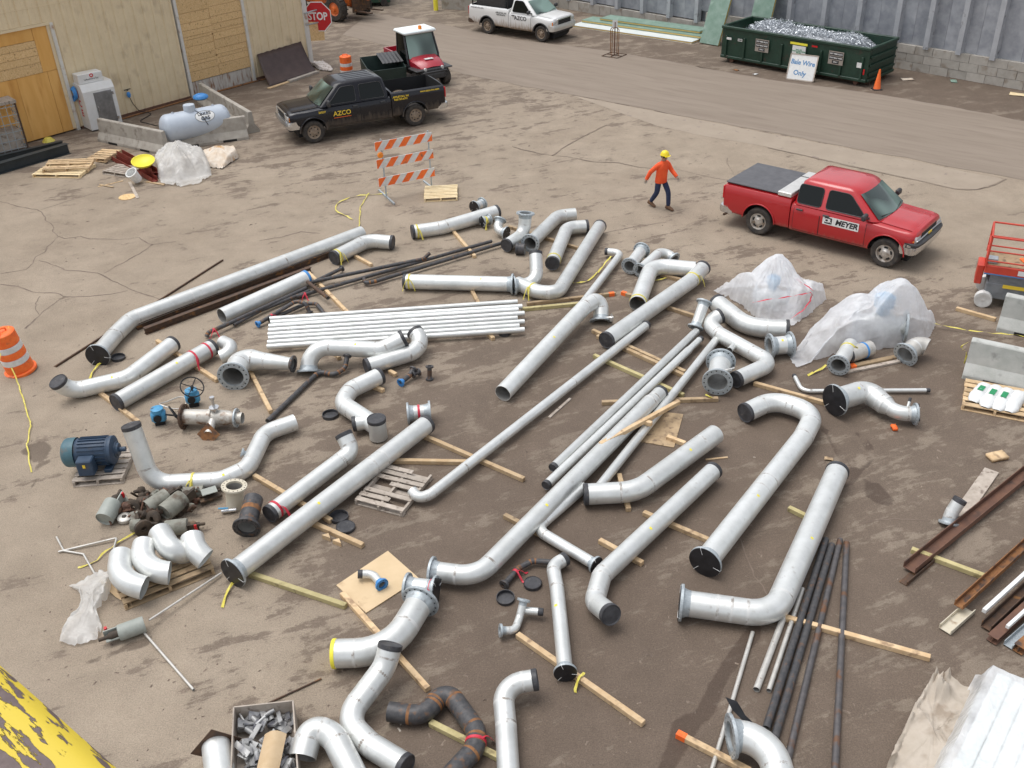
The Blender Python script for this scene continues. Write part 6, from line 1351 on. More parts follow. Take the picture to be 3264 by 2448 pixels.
# leaning sheet, planks, snow
A = [Vector((-10.104,43.272,0.01)), Vector((-8.392,45.455,0.01))]; B = [wl(2.95, 1.08, .06), wl(.45, 1.15, .06)]
mb = MB(); rows = []
for i in range(9):
    t = i/8; row = []
    for j in range(15):
        u = j/14; p = A[0].lerp(A[1], u).lerp(B[0].lerp(B[1], u), t); row.append(p+Vector((0, 0, -.16*math.sin(math.pi*t)+.02*math.sin(u*40))))
    rows.append(row)
mat('sheet_brown', (0.050, 0.030, 0.028), (0.070, 0.045, 0.04), scale=3, rough=0.55)
mb.grid(rows); o = mb.build('metal_sheet', 'sheet_brown', None, 60); md = o.modifiers.new('s', 'SOLIDIFY'); md.thickness = .02; tag(o, 'dark brown sagging sheet leaning on the beige building', 'sheet')
timber('pale plank in front of the leaning brown sheet', (-10.087,42.866,0), (-9.216,44.102,0), w=.18, h=.04, m='wood', name='plank'); timber('grey plank in front of the leaning brown sheet', (-9.372,43.817,0), (-8.332,45.324,0), w=.2, h=.09, m='concrete', name='plank')
mat('snow', (0.62, 0.58, 0.55), (0.5, 0.44, 0.40), scale=5, rough=0.9, c3=(0.3, 0.24, 0.2), s3=8, lo3=.55, hi3=.65)
c_ = (-8.295,46.223,0); o = drape('snow_patch', None, None, c_, [(-8.83,46.632,0),(-8.308,45.728,0),(-7.7,45.321,0),(-7.683,45.808,0),(-8.239,46.721,0),(-8.761,47.309,0)], [(c_[0], c_[1], .16, 1.1)], 'snow', seed=5, wr=.1, n_ring=10, n_ang=50); o['kind'] = 'structure'; o['label'] = 'dirty snow patch at the corner of the beige building'
# STOP sign and board on the corner
SG = thing('stop_sign', 'red octagonal STOP sign fixed to the corner of the beige building', 'sign', tuple(wl(-.66, 0, .12)))
ctr = Vector((0, 0, 2.05)); sx = Vector((.985, -.17, 0)).normalized(); sn = Vector((sx.y, -sx.x, 0)); sn = sn if sn.y < 0 else -sn
M4 = frame(ctr, sx, (0, 0, 1)); rS = .70
oc = [(rS*math.cos(R(22.5+45*i)), rS*math.sin(R(22.5+45*i))) for i in range(8)]
mb = MB(); mb.prism(oc, -.012, 0, M=M4); mb.build('backing', 'ink_white', SG)
mb = MB(); mb.prism([(x*.945, y*.945) for x, y in oc], 0, .003, M=M4); mb.build('face', 'ink_red', SG)
text('STOP', .47, 'ink_white', SG, M4 @ Matrix.Translation((0, 0, .0045)), bold=.012, sx=.82)
mb = MB(); mb.bar(wl(.02, 2.3, .06)-wl(-.66, 0, .12), ctr+Vector((0, 0, .3))-sn*.03, .05, .05); mb.build('bracket', 'galv', SG)
mb = MB(); mb.bar(wl(.02, 1.8, .06)-wl(-.66, 0, .12), ctr-Vector((0, 0, .25))-sn*.03, .05, .05); mb.build('bracket', 'galv', SG)
mb = MB(); vs = [wl(-.16, 1.05, .06), wl(-.92, .95, .10), wl(-.98, 1.75, .10), wl(-.16, 1.9, .06)]; nv = WN*.02; mb.add([v for v in vs]+[v-nv for v in vs], [(0, 1, 2, 3), (7, 6, 5, 4), (0, 4, 5, 1), (1, 5, 6, 2), (2, 6, 7, 3), (3, 7, 4, 0)]); bd = mb.build('chipboard_panel', 'osb', None, recalc=True, origin=tuple(wl(-.5, 0, 0))); tag(bd, 'chipboard panel hanging under the STOP sign', 'panel')
# drums
def drum(label, p, light=False):
    root = thing('traffic_drum', label, 'traffic drum', tuple(p)); z = 0
    mb = MB(); mb.lathe((0, 0, 0), (0, 0, 1), [(.33, 0), (.33, .05), (.29, .07), (0, .07)], 26); mb.build('base', 'orange', root, 40)
    bands = [(.07, .26, .285, 'orange'), (.26, .40, .28, 'white_refl'), (.40, .56, .275, 'orange'), (.56, .70, .268, 'white_refl'), (.70, .98, .26, 'orange')]
    for z0, z1, r, m in bands:
        mb = MB(); mb.lathe((0, 0, 0), (0, 0, 1), [(r-.012, z0), (r, z0+.012), (r-.004, z1-.012), (r-.018, z1)]+([(r-.05, z1+.02), (.1, z1+.02), (0, z1+.0)] if z1 > .9 else []), 26); mb.build('band', m, root, 40)
    mb = MB(); mb.sweep(fillet([(-.1, 0, .99), (-.1, 0, 1.06), (.1, 0, 1.06), (.1, 0, .99)], .03)[0], .018, 8); mb.build('handle', 'orange', root, 60)
    if light:
        mb = MB(); mb.lathe((-.12, -.1, 1.16), (.3, -1, .2), [(0, -.05), (.10, -.05), (.11, 0), (.10, .05), (0, .06)], 18); mb.build('warning_light', 'lamp_amber', root, 40)
        mb = MB(); mb.box((-.12, -.06, 1.03), (.12, .08, .16), bev=.01); mb.build('battery_box', 'yellow_mark', root)
    return root
d1 = drum('orange and white traffic drum with amber light and yellow tape by the cracks', (-11.259,19.44,0), True); d1.rotation_euler = (R(2), R(-7), R(20)); d1.scale = (1.08, 1.08, 1.08)
drum('orange and white traffic drum behind the black pickup', (-6.812,44.097,0))
# small green dumpster behind the black pickup
q0 = Vector((-5.004,42.512,0)); dm = thing('small_dumpster', 'small dark green dumpster with black ribbed lid behind the black pickup', 'dumpster', tuple(q0), R(22)); dm.scale = (.86, .9, .9)
mat('bin_green', (0.012, 0.028, 0.024), (0.02, 0.04, 0.034), scale=4, rough=0.5)
mb = MB(); vs = [Vector(v) for v in ((-.95, -.6, .1), (.95, -.6, .1), (.95, .6, .1), (-.95, .6, .1), (-.95, -.75, 1.0), (.95, -.75, 1.0), (.95, .7, 1.35), (-.95, .7, 1.35))]
mb.add(vs, [(3, 2, 1, 0), (0, 1, 5, 4), (1, 2, 6, 5), (2, 3, 7, 6), (3, 0, 4, 7)]); o = mb.build('bin', 'bin_green', dm, recalc=True); md = o.modifiers.new('s', 'SOLIDIFY'); md.thickness = .04
mb = MB(); rows = [[Vector((x, y, z+(.02 if i % 2 else 0))) for i, x in enumerate([-.1+1.05*k/11 for k in range(12)])] for y, z in ((-.35, 1.17), (.72, 1.42))]; mb.grid(rows); o = mb.build('lid', 'trim', dm, recalc=True); md = o.modifiers.new('s', 'SOLIDIFY'); md.thickness = .03
# ------------------------------------------------------------ right background
# green insulated panels
mat('panel_green', (0.17, 0.27, 0.21), (0.24, 0.34, 0.28), scale=3, rough=0.6, c3=(0.32, 0.42, 0.36), s3=2, lo3=.6, hi3=.75, stretch=(1, 1, 1))
mat('panel_white', (0.72, 0.74, 0.72), (0.62, 0.68, 0.66), scale=1.2, rough=0.5)
mat('foam', (0.60, 0.42, 0.14), rough=0.9)
def slab(label, a, b, w, t, m, z, nrm, name='insulated_panel', edge='foam'):
    a, b = Vector(a), Vector(b); d = (b-a).normalized(); nrm = Vector(nrm); root = thing(name, label, 'panel', (a.x, a.y, z), math.atan2(d.y, d.x)); L = (b-a).length
    sg = 1 if Vector((-d.y, d.x, 0)).dot(nrm) > 0 else -1
    mb = MB(); mb.box((L/2, sg*w/2, t*.5), (L, w, t*.6)); mb.build('core', edge, root)
    mb = MB(); mb.box((L/2, sg*w/2, t*.88), (L+.006, w+.006, t*.2)); mb.build('skin', m, root)
    mb = MB(); mb.box((L/2, sg*w/2, t*.12), (L+.006, w+.006, t*.2)); mb.build('skin', m, root)
    return root
wn = -RN
slab('long white panel lying nearest the road beside the rebar stand', (3.743,52.855,0), (9.176,48.277,0), .95, .10, 'panel_white', 0, wn)
a_, b_ = Vector((3.743,52.855,0))+wn*.75, Vector((9.289,48.166,0))+wn*.75
slab('long green panel lying behind the white one', tuple(a_), tuple(b_), 1.0, .12, 'panel_green', .11, wn); slab('short green panel on top against the grey wall', tuple(a_.lerp(b_, .12)+wn*.35), tuple(a_.lerp(b_, .93)+wn*.35), .95, .12, 'panel_green', .24, wn)
def leaner(label, a, b, h, lean, m='panel_green'):
    a, b = Vector(a), Vector(b); d = (b-a).normalized(); up = (Vector((0, 0, 1))*math.cos(lean)+wn*math.sin(lean)).normalized(); nn = d.cross(up).normalized(); root = thing('insulated_panel', label, 'panel', tuple(a)); L = (b-a).length
    for nm, mm, o0, o1, gr in (('core', 'foam', -.05, .05, 0), ('skin', m, .05, .065, .01), ('skin', m, -.065, -.05, .01)):
        mb = MB(); vs = [d*x+up*z+nn*o for x in (-gr, L+gr) for o in (o0, o1) for z in (0, h+gr)]; mb.add([v+Vector((0, 0, .02)) for v in vs], [(0, 1, 3, 2), (4, 6, 7, 5), (0, 4, 5, 1), (2, 3, 7, 6), (0, 2, 6, 4), (1, 5, 7, 3)]); mb.build(nm, mm, root, recalc=True)
    return root
leaner('pale green panel standing in front of the grey wall by the dumpster', (9.62,48.4,0), (10.338,47.639,0), 2.1, R(20))
leaner('pale green panel leaning on the grey wall behind the dumpster', rl(12.55, 0, 1.0)+RA, rl(11.5, 0, 1.0)+RA, 3.4, R(14))
# rebar stand
q = Vector((5.282,46.566,0)); rb = thing('rebar_stand', 'rusty rebar stand holding a small white notice by the white panel', 'stand', tuple(q), R(-38))
mb = MB()
for a, b in (((-.42, -.42, .02), (.42, -.42, .02)), ((.42, -.42, .02), (.42, .42, .02)), ((.42, .42, .02), (-.42, .42, .02)), ((-.42, .42, .02), (-.42, -.42, .02)), ((-.42, 0, .02), (.42, 0, .02)), ((0, -.42, .02), (0, .42, .02))): mb.sweep([a, b], .022, 6)
mb.build('foot_frame', 'rust_dark', rb)['kind'] = 'stuff'
for sg in ((1, 0), (0, 1)):
    mb = MB(); mb.sweep(fillet([(-.22*sg[0], -.22*sg[1], .02), (-.22*sg[0], -.22*sg[1], 1.25), (.22*sg[0], .22*sg[1], 1.25), (.22*sg[0], .22*sg[1], .02)], .12)[0], .02, 6); mb.build('hoop', 'rust', rb, 60)
mb = MB(); mb.sweep([(0, 0, .02), (0, 0, 1.5)], .028, 8); mb.build('mast', 'rust_brown', rb, 60)
mb = MB(); mb.box((0, 0, 1.42), (.03, .24, .32)); bo = mb.build('notice', 'plate_white', rb); bo.rotation_euler = (0, 0, R(-40))
# roll-off dumpster
e0, e1 = Vector((9.881,44.897,0)), Vector((14.777,39.925,0)); ed = e1-e0; EL = ed.length
ro = thing('roll_off_dumpster', 'long dark green roll off dumpster heaped with silver bale wire', 'dumpster', tuple(e0), math.atan2(ed.y, ed.x))
mat('dump_green', (0.010, 0.034, 0.020), (0.016, 0.048, 0.030), scale=3, rough=0.5, c3=(0.05, 0.035, 0.025), s3=4, lo3=0.62, hi3=0.76)
DW, DH = 2.35, 1.40
for nm, c, sz in (('front_side', (EL/2, .04, .16+DH/2), (EL, .06, DH-.16)), ('back_side', (EL/2, DW-.04, .16+DH/2), (EL, .06, DH-.16)), ('end_wall', (.03, DW/2, .16+DH/2), (.06, DW-.14, DH-.16)), ('end_wall', (EL-.03, DW/2, .16+DH/2), (.06, DW-.14, DH-.16)), ('floor_plate', (EL/2, DW/2, .24), (EL, DW-.02, .06))):
    mb = MB(); mb.box(c, sz); mb.build(nm, 'dump_green', ro)
for nm, a, b in (('top_rail', (-.04, .0, DH+.1), (EL+.04, .0, DH+.1)), ('top_rail', (-.04, DW, DH+.1), (EL+.04, DW, DH+.1)), ('top_rail', (0, .05, DH+.1), (0, DW-.05, DH+.1)), ('top_rail', (EL, .05, DH+.1), (EL, DW-.05, DH+.1)), ('bottom_rail', (0, .0, .25), (EL, .0, .25)), ('bottom_rail', (EL+.02, .05, .25), (EL+.02, DW-.05, .25))):
    mb = MB(); mb.bar(a, b, .12, .12, bev=.02); mb.build(nm, 'dump_green', ro)
for k in range(8):
    x = .25+(EL-.5)*k/7; mb = MB(); mb.box((x, -.03, .72), (.09, .09, .88), bev=.01); mb.build('rib', 'dump_green', ro)
for k in range(3): 
    mb = MB(); mb.box((EL+.05, DW/2, .5+.33*k), (.07, DW-.2, .1), bev=.01); mb.build('end_rib', 'dump_green', ro)
for y in (.5, DW-.5):
    mb = MB(); mb.box((EL/2, y, .1), (EL-.1, .12, .2)); mb.build('skid', 'rust_dark', ro)
for x in (.5, EL-.5):
    for y in (.2, DW-.2):
        mb = MB(); mb.lathe((x, y, .1), (0, 1, 0), [(0, -.1), (.1, -.1), (.1, .1), (0, .1)], 12); mb.build('roller', 'rust_brown', ro, 40)
def plate(par, x, z, w, h, m, lines, tm, size, y=-.082, name='sign_plate'):
    mb = MB(); mb.box((x, y, z), (w, .012, h)); o = mb.build(name, m, par)
    if lines: text(lines, size, tm, o, frame((x, y-.0075, z), (1, 0, 0), (0, 0, 1)), bold=.003)
    return o
mat('sign_grey', (0.32, 0.28, 0.24), rough=.6)
for x in (EL*.30, EL*.80):
    o = plate(ro, x, .98, .66, .52, 'sign_grey', None, None, 0)
    for i, ln in enumerate(('DRY FIBER BLDG', 'PULP BALE WIRE', 'ONLY')):
        mb = MB(); wv = .6 if i < 2 else .3; mb.box((x, -.091, 1.14-.16*i), (wv, .006, .125)); b2 = mb.build('strip', 'ink_black', o); text(ln, .075, 'ink_white', b2, frame((x, -.096, 1.14-.16*i), (1, 0, 0), (0, 0, 1)), bold=.002)
plate(ro, EL*.555, 1.0, .62, .44, 'plate_white', 'ROLL-OFF\nWASTE & RECYCLING\n929-3223', 'ink_green', .062); plate(ro, EL*.55, 1.30, .8, .09, 'yellow_mark', None, None, 0); plate(ro, EL*.655, 1.30, .26, .07, 'lamp_red', None, None, 0)
plate(ro, EL*.06, 1.06, .24, .1, 'plate_white', None, None, 0, -.09); plate(ro, EL*.14, 1.06, .22, .1, 'plate_white', '2580', 'ink_black', .09); plate(ro, EL*.95, .85, .2, .2, 'plate_white', None, None, 0); plate(ro, EL*.985, .62, .06, .22, 'lamp_red', None, None, 0, -.09)
# heap of bale wire: thousands of thin curls
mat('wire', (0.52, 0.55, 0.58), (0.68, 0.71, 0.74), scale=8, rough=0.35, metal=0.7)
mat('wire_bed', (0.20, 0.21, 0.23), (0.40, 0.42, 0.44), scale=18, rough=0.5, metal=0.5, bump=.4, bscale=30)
def heapz(x, y):
    u, v = (x-.1)/(EL-.2), (y-.1)/(DW-.2); e = min(u*7, (1-u)*5, 1)*min(v*4+.35, (1-v)*4+.35, 1)
    return 1.0+.52*max(0, e)+.30*fbm(x, y, .9, 4)+.1*fbm(x, y, 4, 7)-(.25 if u < .12 else 0)
hw_ = thing('wire_heap', 'heap of tangled silver bale wire filling the green dumpster', 'wire heap', tuple(e0), ro.rotation_euler.z)
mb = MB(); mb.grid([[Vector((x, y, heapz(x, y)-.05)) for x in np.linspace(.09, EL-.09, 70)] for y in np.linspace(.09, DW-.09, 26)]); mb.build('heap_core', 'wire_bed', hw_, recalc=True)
mb = MB(); rg = random.Random(4)
for k in range(4200):
    x, y = rg.uniform(.15, EL-.15), rg.uniform(.15, DW-.15); c = Vector((x, y, heapz(x, y)+rg.uniform(-.03, .06))); r = rg.uniform(.04, .12)
    ax = Vector((rg.gauss(0, 1), rg.gauss(0, 1), rg.gauss(0, 1))).normalized(); u = ax.orthogonal().normalized(); w = ax.cross(u); a0 = rg.uniform(0, 6); da = rg.uniform(1.2, 4.5); N_ = 5; t = rg.uniform(.006, .012)
    A_ = []; B_ = []
    for i in range(N_+1):
        a = a0+da*i/N_; q = c+(u*math.cos(a)+w*math.sin(a))*r+ax*.03*i/N_; A_.append(q+ax*t); B_.append(q-ax*t)
    mb.grid([A_, B_])
o = mb.build('wire_curls', 'wire', hw_); o['kind'] = 'stuff'
# handwritten board and cone
p0, p1 = Vector((11.99,41.565,0)), Vector((12.946,40.933,0)); dd = (p1-p0).normalized(); nb_ = Vector((-dd.y, dd.x, 0)); upv = (Vector((0, 0, 1))*math.cos(R(20))+nb_*math.sin(R(20)))
wbd = thing('notice_board', 'white board hand lettered in blue leaning on the green dumpster', 'notice board', tuple(p0)); Wb = (p1-p0).length; Hb = 1.02
Mb = frame((0, 0, .02), dd, upv); mb = MB(); mb.prism([(0, 0), (Wb, 0), (Wb, Hb), (0, Hb)], 0, .02, M=Mb); mb.build('panel', 'plate_white', wbd)
for a, b in (((0, 0), (Wb, 0)), ((Wb, 0), (Wb, Hb)), ((Wb, Hb), (0, Hb)), ((0, Hb), (0, 0))):
    mb = MB(); mb.bar(Mb @ Vector((*a, .015)), Mb @ Vector((*b, .015)), .045, .035, up=Mb.to_3x3() @ Vector((0, 0, 1)), ext=.02); mb.build('frame', 'wood_grey', wbd)
text('Bale Wire', .27, 'ink_blue', wbd, Mb @ Matrix.Translation((Wb/2, Hb*.68, .023)) @ Matrix.Rotation(R(-3), 4, 'Z'), bold=.006, sx=.92); text('Only', .27, 'ink_blue', wbd, Mb @ Matrix.Translation((Wb*.45, Hb*.27, .023)) @ Matrix.Rotation(R(-4), 4, 'Z'), bold=.006)
def cone(label, p, h=.72, bands=False, z=0):
    root = thing('traffic_cone', label, 'traffic cone', (p[0], p[1], p[2] if len(p) > 2 else 0))
    mb = MB(); mb.box((0, 0, .02), (.36, .36, .04), bev=.012); mb.build('base', 'trim' if not bands else 'orange', root)
    mb = MB(); mb.lathe((0, 0, .03), (0, 0, 1), [(.15, 0), (.14, .02), (.035, h-.05), (.03, h-.03), (.018, h-.03)], 20); b = mb.build('cone_body', 'orange', root, 40)
    if bands:
        for z0, z1 in ((.36, .47), (.52, .60)):
            f = lambda z: .14-(z-.02)*(.105/(h-.07))+.003
            mb = MB(); mb.lathe((0, 0, .03), (0, 0, 1), [(f(z0), z0), (f(z1), z1)], 20); mb.build('collar', 'white_refl', root, 40)
    return root
cone('orange traffic cone at the end of the green dumpster', (15.159,39.602,0), .80)
# ------------------------------------------------------------ barricade, pallet and tapes
bL, bR = Vector((-3.769,29.5,0)), Vector((-2.365,30.178,0)); bd_ = (bR-bL).normalized(); bn_ = Vector((bd_.y, -bd_.x, 0)); bn_ = bn_ if bn_.y < 0 else -bn_
bc = thing('barricade', 'three rail barricade striped orange and white beside the small pallet', 'barricade', tuple(bL)); BL = (bR-bL).length
for x in (0, BL):
    mb = MB(); mb.box(bd_*x+Vector((0, 0, .95)), (.045, .045, 1.9)); mb.build('post', 'galv', bc)
    mb = MB(); mb.bar(bd_*x-bn_*.7+Vector((0, 0, .03)), bd_*x+bn_*.7+Vector((0, 0, .03)), .05, .05); mb.build('foot', 'galv', bc)
for zc in (.55, 1.14, 1.70):
    x0, x1 = -.22, BL+.12; fr = frame(bd_*x0+bn_*.04+Vector((0, 0, zc-.14)), bd_, (0, 0, 1)); W2 = x1-x0; hR = .28
    mb = MB(); mb.prism([(0, 0), (W2, 0), (W2, hR), (0, hR)], -.02, 0, M=fr); rail = mb.build('rail', 'white_refl', bc)
    k = -.2
    while k < W2:
        poly = [(k, 0), (k+.24, 0), (k+.24+hR*.8, hR), (k+hR*.8, hR)]; cl = []
        for (x, y) in poly: cl.append((min(max(x, 0), W2), y))
        # clip the slanted stripe to the rail
        def clip(pl, xm, keep):
            out = []
            for i in range(len(pl)):
                a, b = pl[i], pl[(i+1) % len(pl)]; ia, ib = keep(a[0]), keep(b[0])
                if ia: out.append(a)
                if ia != ib: t = (xm-a[0])/(b[0]-a[0]); out.append((xm, a[1]+t*(b[1]-a[1])))
            return out
        pl = clip(clip(poly, 0, lambda x: x >= 0), W2, lambda x: x <= W2)
        if len(pl) > 2: s_ = MB(); s_.prism(pl, .0005, .0025, M=fr); s_.build('stripe', 'orange', rail)
        k += .48
mb = MB(); mb.lathe(bd_*-.08+bn_*.06+Vector((0, 0, 1.42)), bn_, [(0, -.04), (.09, -.03), (.1, 0), (.08, .05), (0, .06)], 14); mb.build('warning_light', 'lamp_amber', bc, 40)
_a, _b = Vector((-2.477,15.196,0)), Vector((-1.58,14.795,0)); _d = _b-_a
pallet('broken grey pallet with missing slats under the hook of the very long pipe', (-2.264,14.467,0), math.atan2(_d.y, _d.x), 'wood_grey', 1.0, 1.2, 8, broken=1, missing=(3,))
pallet('clean pale pallet lying at the foot of the striped barricade', (-2.04,29.576,0), R(2), 'wood_pale', 1.05, 1.15, 9)
def tape(label, pts, w=.05, m='yellow_tape', cat='tape', seed=0):
    rg = random.Random(seed); w *= .72; path, _, _ = fillet(pts, .6, 14); P2 = []
    for i in range(len(path)-1):
        k = max(1, int((path[i+1]-path[i]).length/.15))
        for j in range(k):
            p = path[i].lerp(path[i+1], j/k); P2.append(p+Vector((rg.uniform(-.012, .012), rg.uniform(-.012, .012), rg.uniform(0, .03))))
    P2.append(path[-1]); mb = MB(); ribbon(mb, P2, w); o = mb.build('caution_tape', m, None); return tag(o, label, cat)
tape('strip of yellow caution tape looping from the barricade foot', [(-3.75,29.807,0.02),(-4.889,29.674,0.02),(-5.311,29.082,0.02),(-5.257,28.467,0.02),(-4.629,27.749,0.02)], .055, seed=1)
tape('short strip of yellow caution tape pointing at the long pale pipe', [(-4.368,29.907,0.02),(-4.513,28.701,0.02),(-4.434,27.876,0.02),(-4.35,27.018,0.02)], .04, seed=2)
tape('yellow caution tape trailing from the traffic drum down the yard', [(-11.452,19.403,0.4),(-10.982,18.672,0.02),(-10.609,18.005,0.02),(-10.115,17.121,0.02),(-9.907,16.409,0.02),(-9.431,15.45,0.02)], .04, seed=3)
tape('yellow caution tape hanging off the side of the traffic drum', [(-11.232,19.509,1.1),(-11.388,19.195,0.7),(-11.433,18.792,0.4)], .05, seed=4)
tape('yellow caution tape curving beside the slender elbowed pipe', [(2.788,24.136,0.16),(2.351,23.436,0.03),(1.907,22.776,0.02),(1.645,22.959,0.02)], .06, seed=5)
tape('yellow caution tape strung from the plastic cover to the barrier', [(9.907,19.944,0.1),(10.566,19.634,0.06),(11.672,19.222,0.1)], .045, seed=6)
tape('knotted yellow tape on the end of the long concrete barrier', [(9.779,17.974,0.75),(9.672,18.139,0.5),(9.874,18.138,0.4),(9.874,18.152,0.1)], .06, seed=7)
tape('yellow tape under the near end of the open elbow pipe', [(4.116,22.976,0.05),(3.542,22.735,0.03),(3.17,22.338,0.03),(3.179,22.026,0.03)], .05, seed=8)
tape('yellow tape scrap by the flange of the long thick pipe', [(-4.75,12.124,0.05),(-4.821,11.974,0.02),(-4.806,11.582,0.02)], .07, seed=9)
tape('yellow tape scrap below the covered flange of the long pale pipe', [(-9.429,19.607,0.05),(-9.546,19.334,0.02),(-9.5,18.927,0.02)], .07, seed=10)
tape('yellow tape lying among the bent thin tubes', [(-6.739,13.564,0.03),(-7.119,13.151,0.02),(-7.26,12.732,0.02),(-7.526,12.653,0.02)], .05, seed=11)
tape('yellow tape knot on the timber under the slender flanged pipe', [(0.908,9.87,0.12),(0.787,9.781,0.1),(0.761,9.613,0.02)], .06, seed=12)
tape('yellow tape under the plastic covered valve', [(6.918,18.32,0.06),(6.611,18.113,0.02),(6.431,18.009,0.02)], .07, seed=13)
tape('yellow tape scrap on the level timber by the bellows spool', [(4.058,17.204,0.12),(4.189,17.119,0.1)], .08, seed=14)
# ------------------------------------------------------------ right edge: scissor lift, barriers, bags
mat('lift_red', (0.50, 0.05, 0.03), (0.58, 0.065, 0.035), scale=4, rough=0.45)
mat('lift_grey', (0.16, 0.17, 0.18), (0.22, 0.23, 0.24), scale=6, rough=0.5)
l0 = Vector((11.332,20.966,0)); ldx = Vector((.90, -.43, 0)).normalized()
sl = thing('scissor_lift', 'red and grey scissor lift parked behind the concrete barriers', 'scissor lift', tuple(l0), math.atan2(ldx.y, ldx.x)); LX, LY = 2.3, .95
mb = MB(); mb.box((LX/2+.05, LY/2, .42), (LX-.1, LY-.12, .42), bev=.03); mb.build('chassis', 'lift_grey', sl)
for x in (.12, LX-.25):
    for y in (.02, LY-.02):
        mb = MB(); mb.lathe((x, y, .2), (0, -1 if y < .5 else 1, 0), [(0, -.08), (.2, -.08), (.2, .08), (.16, .085), (.1, .06), (0, .08)], 20); mb.build('wheel', 'white_refl', sl, 40)
for k in range(5):
    mb = MB(); mb.bar((.15, .1, .63+.05*k), (LX-.1, .1, .65+.05*k), .05, .05); mb.bar((.15, LY-.1, .65+.05*k), (LX-.1, LY-.1, .63+.05*k), .05, .05); mb.build('scissor_arm', 'lift_grey', sl)['kind'] = 'stuff'
mb = MB(); mb.box((LX/2+.05, LY/2, .96), (LX+.1, LY, .24), bev=.015); pf_ = mb.build('platform', 'lift_red', sl)
mb = MB(); mb.box((LX/2+.05, LY/2, 1.085), (LX, LY-.1, .01)); mb.build('deck', 'wood_wet', pf_)
mb = MB(); mb.box((-.08, LY/2, .72), (.16, .5, .5), bev=.02); mb.build('control_box', 'lift_red', sl)
for z in (1.2, 1.45, 1.8):
    mb = MB(); mb.sweep(fillet([(0, 0, z), (LX+.1, 0, z), (LX+.1, LY, z), (0, LY, z), (0, 0, z)], .03)[0], .024 if z > 1.5 else .02, 8); mb.build('guard_rail', 'lift_red', sl, 60)
for x in (0, LX*.5, LX+.1):
    for y in (0, LY): mb = MB(); mb.sweep([(x, y, 1.05), (x, y, 1.8)], .024, 8); mb.build('rail_post', 'lift_red', sl, 60)
mb = MB(); mb.box((LX*.55, -.005, .98), (1.1, .006, .12)); pp = mb.build('phone_plate', 'plate_white', sl); text('1-800-UR-RENTS', .11, 'ink_black', pp, frame((LX*.55, -.0095, .98), (1, 0, 0), (0, 0, 1)), bold=.002)
mb = MB(); mb.box((LX/2, -.004, .87), (LX, .006, .03)); mb.build('stripe', 'ink_blue', sl)
mb = MB(); mb.box((LX*.4, .043, .58), (.9, .006, .09)); mb.build('warning_strip', 'ink_yellow', sl)
mb = MB(); mb.box((.12, .2, 1.16), (.25, .2, .14), bev=.02); mb.build('control_pod', 'galv', sl)
dk = Vector(l0)+ldx*.95+Vector((-ldx.y, ldx.x, 0))*.5
cone('orange traffic cone with white collars standing on the scissor lift deck', (dk.x, dk.y, 1.09), .72, True)
barrier('pale concrete barrier in front of the scissor lift', (11.416,19.928,0), (13.517,18.534,0), 'concrete_pale', h=.84, wb=.29, wt=.10)
barrier('pale concrete barrier with yellow tape knotted on its end beside the bagged pallet', (9.804,17.952,0), (12.061,16.56,0), 'concrete_pale', h=.84, wb=.29, wt=.10)
pallet('worn pallet carrying four white bags in front of the barrier', (9.967,16.763,0), R(-26), 'wood', 1.25, 1.15, 6)
mat('bag_white', (0.74, 0.75, 0.74), (0.66, 0.67, 0.66), scale=5, rough=0.5, bump=.2, bscale=12)
for i, (pa, pb) in enumerate((((9.976,17.201,0.2),(9.403,16.596,0.2)), ((10.171,17.116,0.2),(9.547,16.38,0.2)), ((10.349,16.995,0.2),(9.74,16.265,0.2)), ((10.525,16.876,0.2),(9.946,16.185,0.2)))):
    a, b = Vector(pa), Vector(pb); d = (b-a).normalized(); L_ = (b-a).length; base = Vector((a.x, a.y, .12)); root = thing('white_bag', 'bulging white plastic bag with green print, %s on the worn pallet' % ('nearest the barrier tape', 'second of four', 'third of four', 'outermost of four')[i], 'bag', tuple(base), math.atan2(d.y, d.x))
    mb = MB(); rows = []; w0 = .15
    for k in range(13):
        t = k/12; w = w0*min(1, .45+3.2*min(t, 1-t)*1.4)*(1+.06*math.sin(k*2.3+i)); h = .15*min(1, .12+4.5*min(t, 1-t)); row = []
        for j in range(17): q_ = math.pi*j/16; row.append(Vector((L_*t, math.cos(q_)*w, .01+h*(math.sin(q_)**.7)*(1+.12*mnoise.noise(Vector((k*.8, j*.5, i)))))))
        rows.append(row)
    mb.grid(rows); mb.build('sack', 'bag_white', root, 60, recalc=True)
    if i < 3:
        mb = MB(); mb.grid([[Vector((L_*(.42+.25*u), (-.05+.11*v), .168)) for v in (0, .5, 1)] for u in (0, .5, 1)]); mb.build('print', 'ink_green', root)

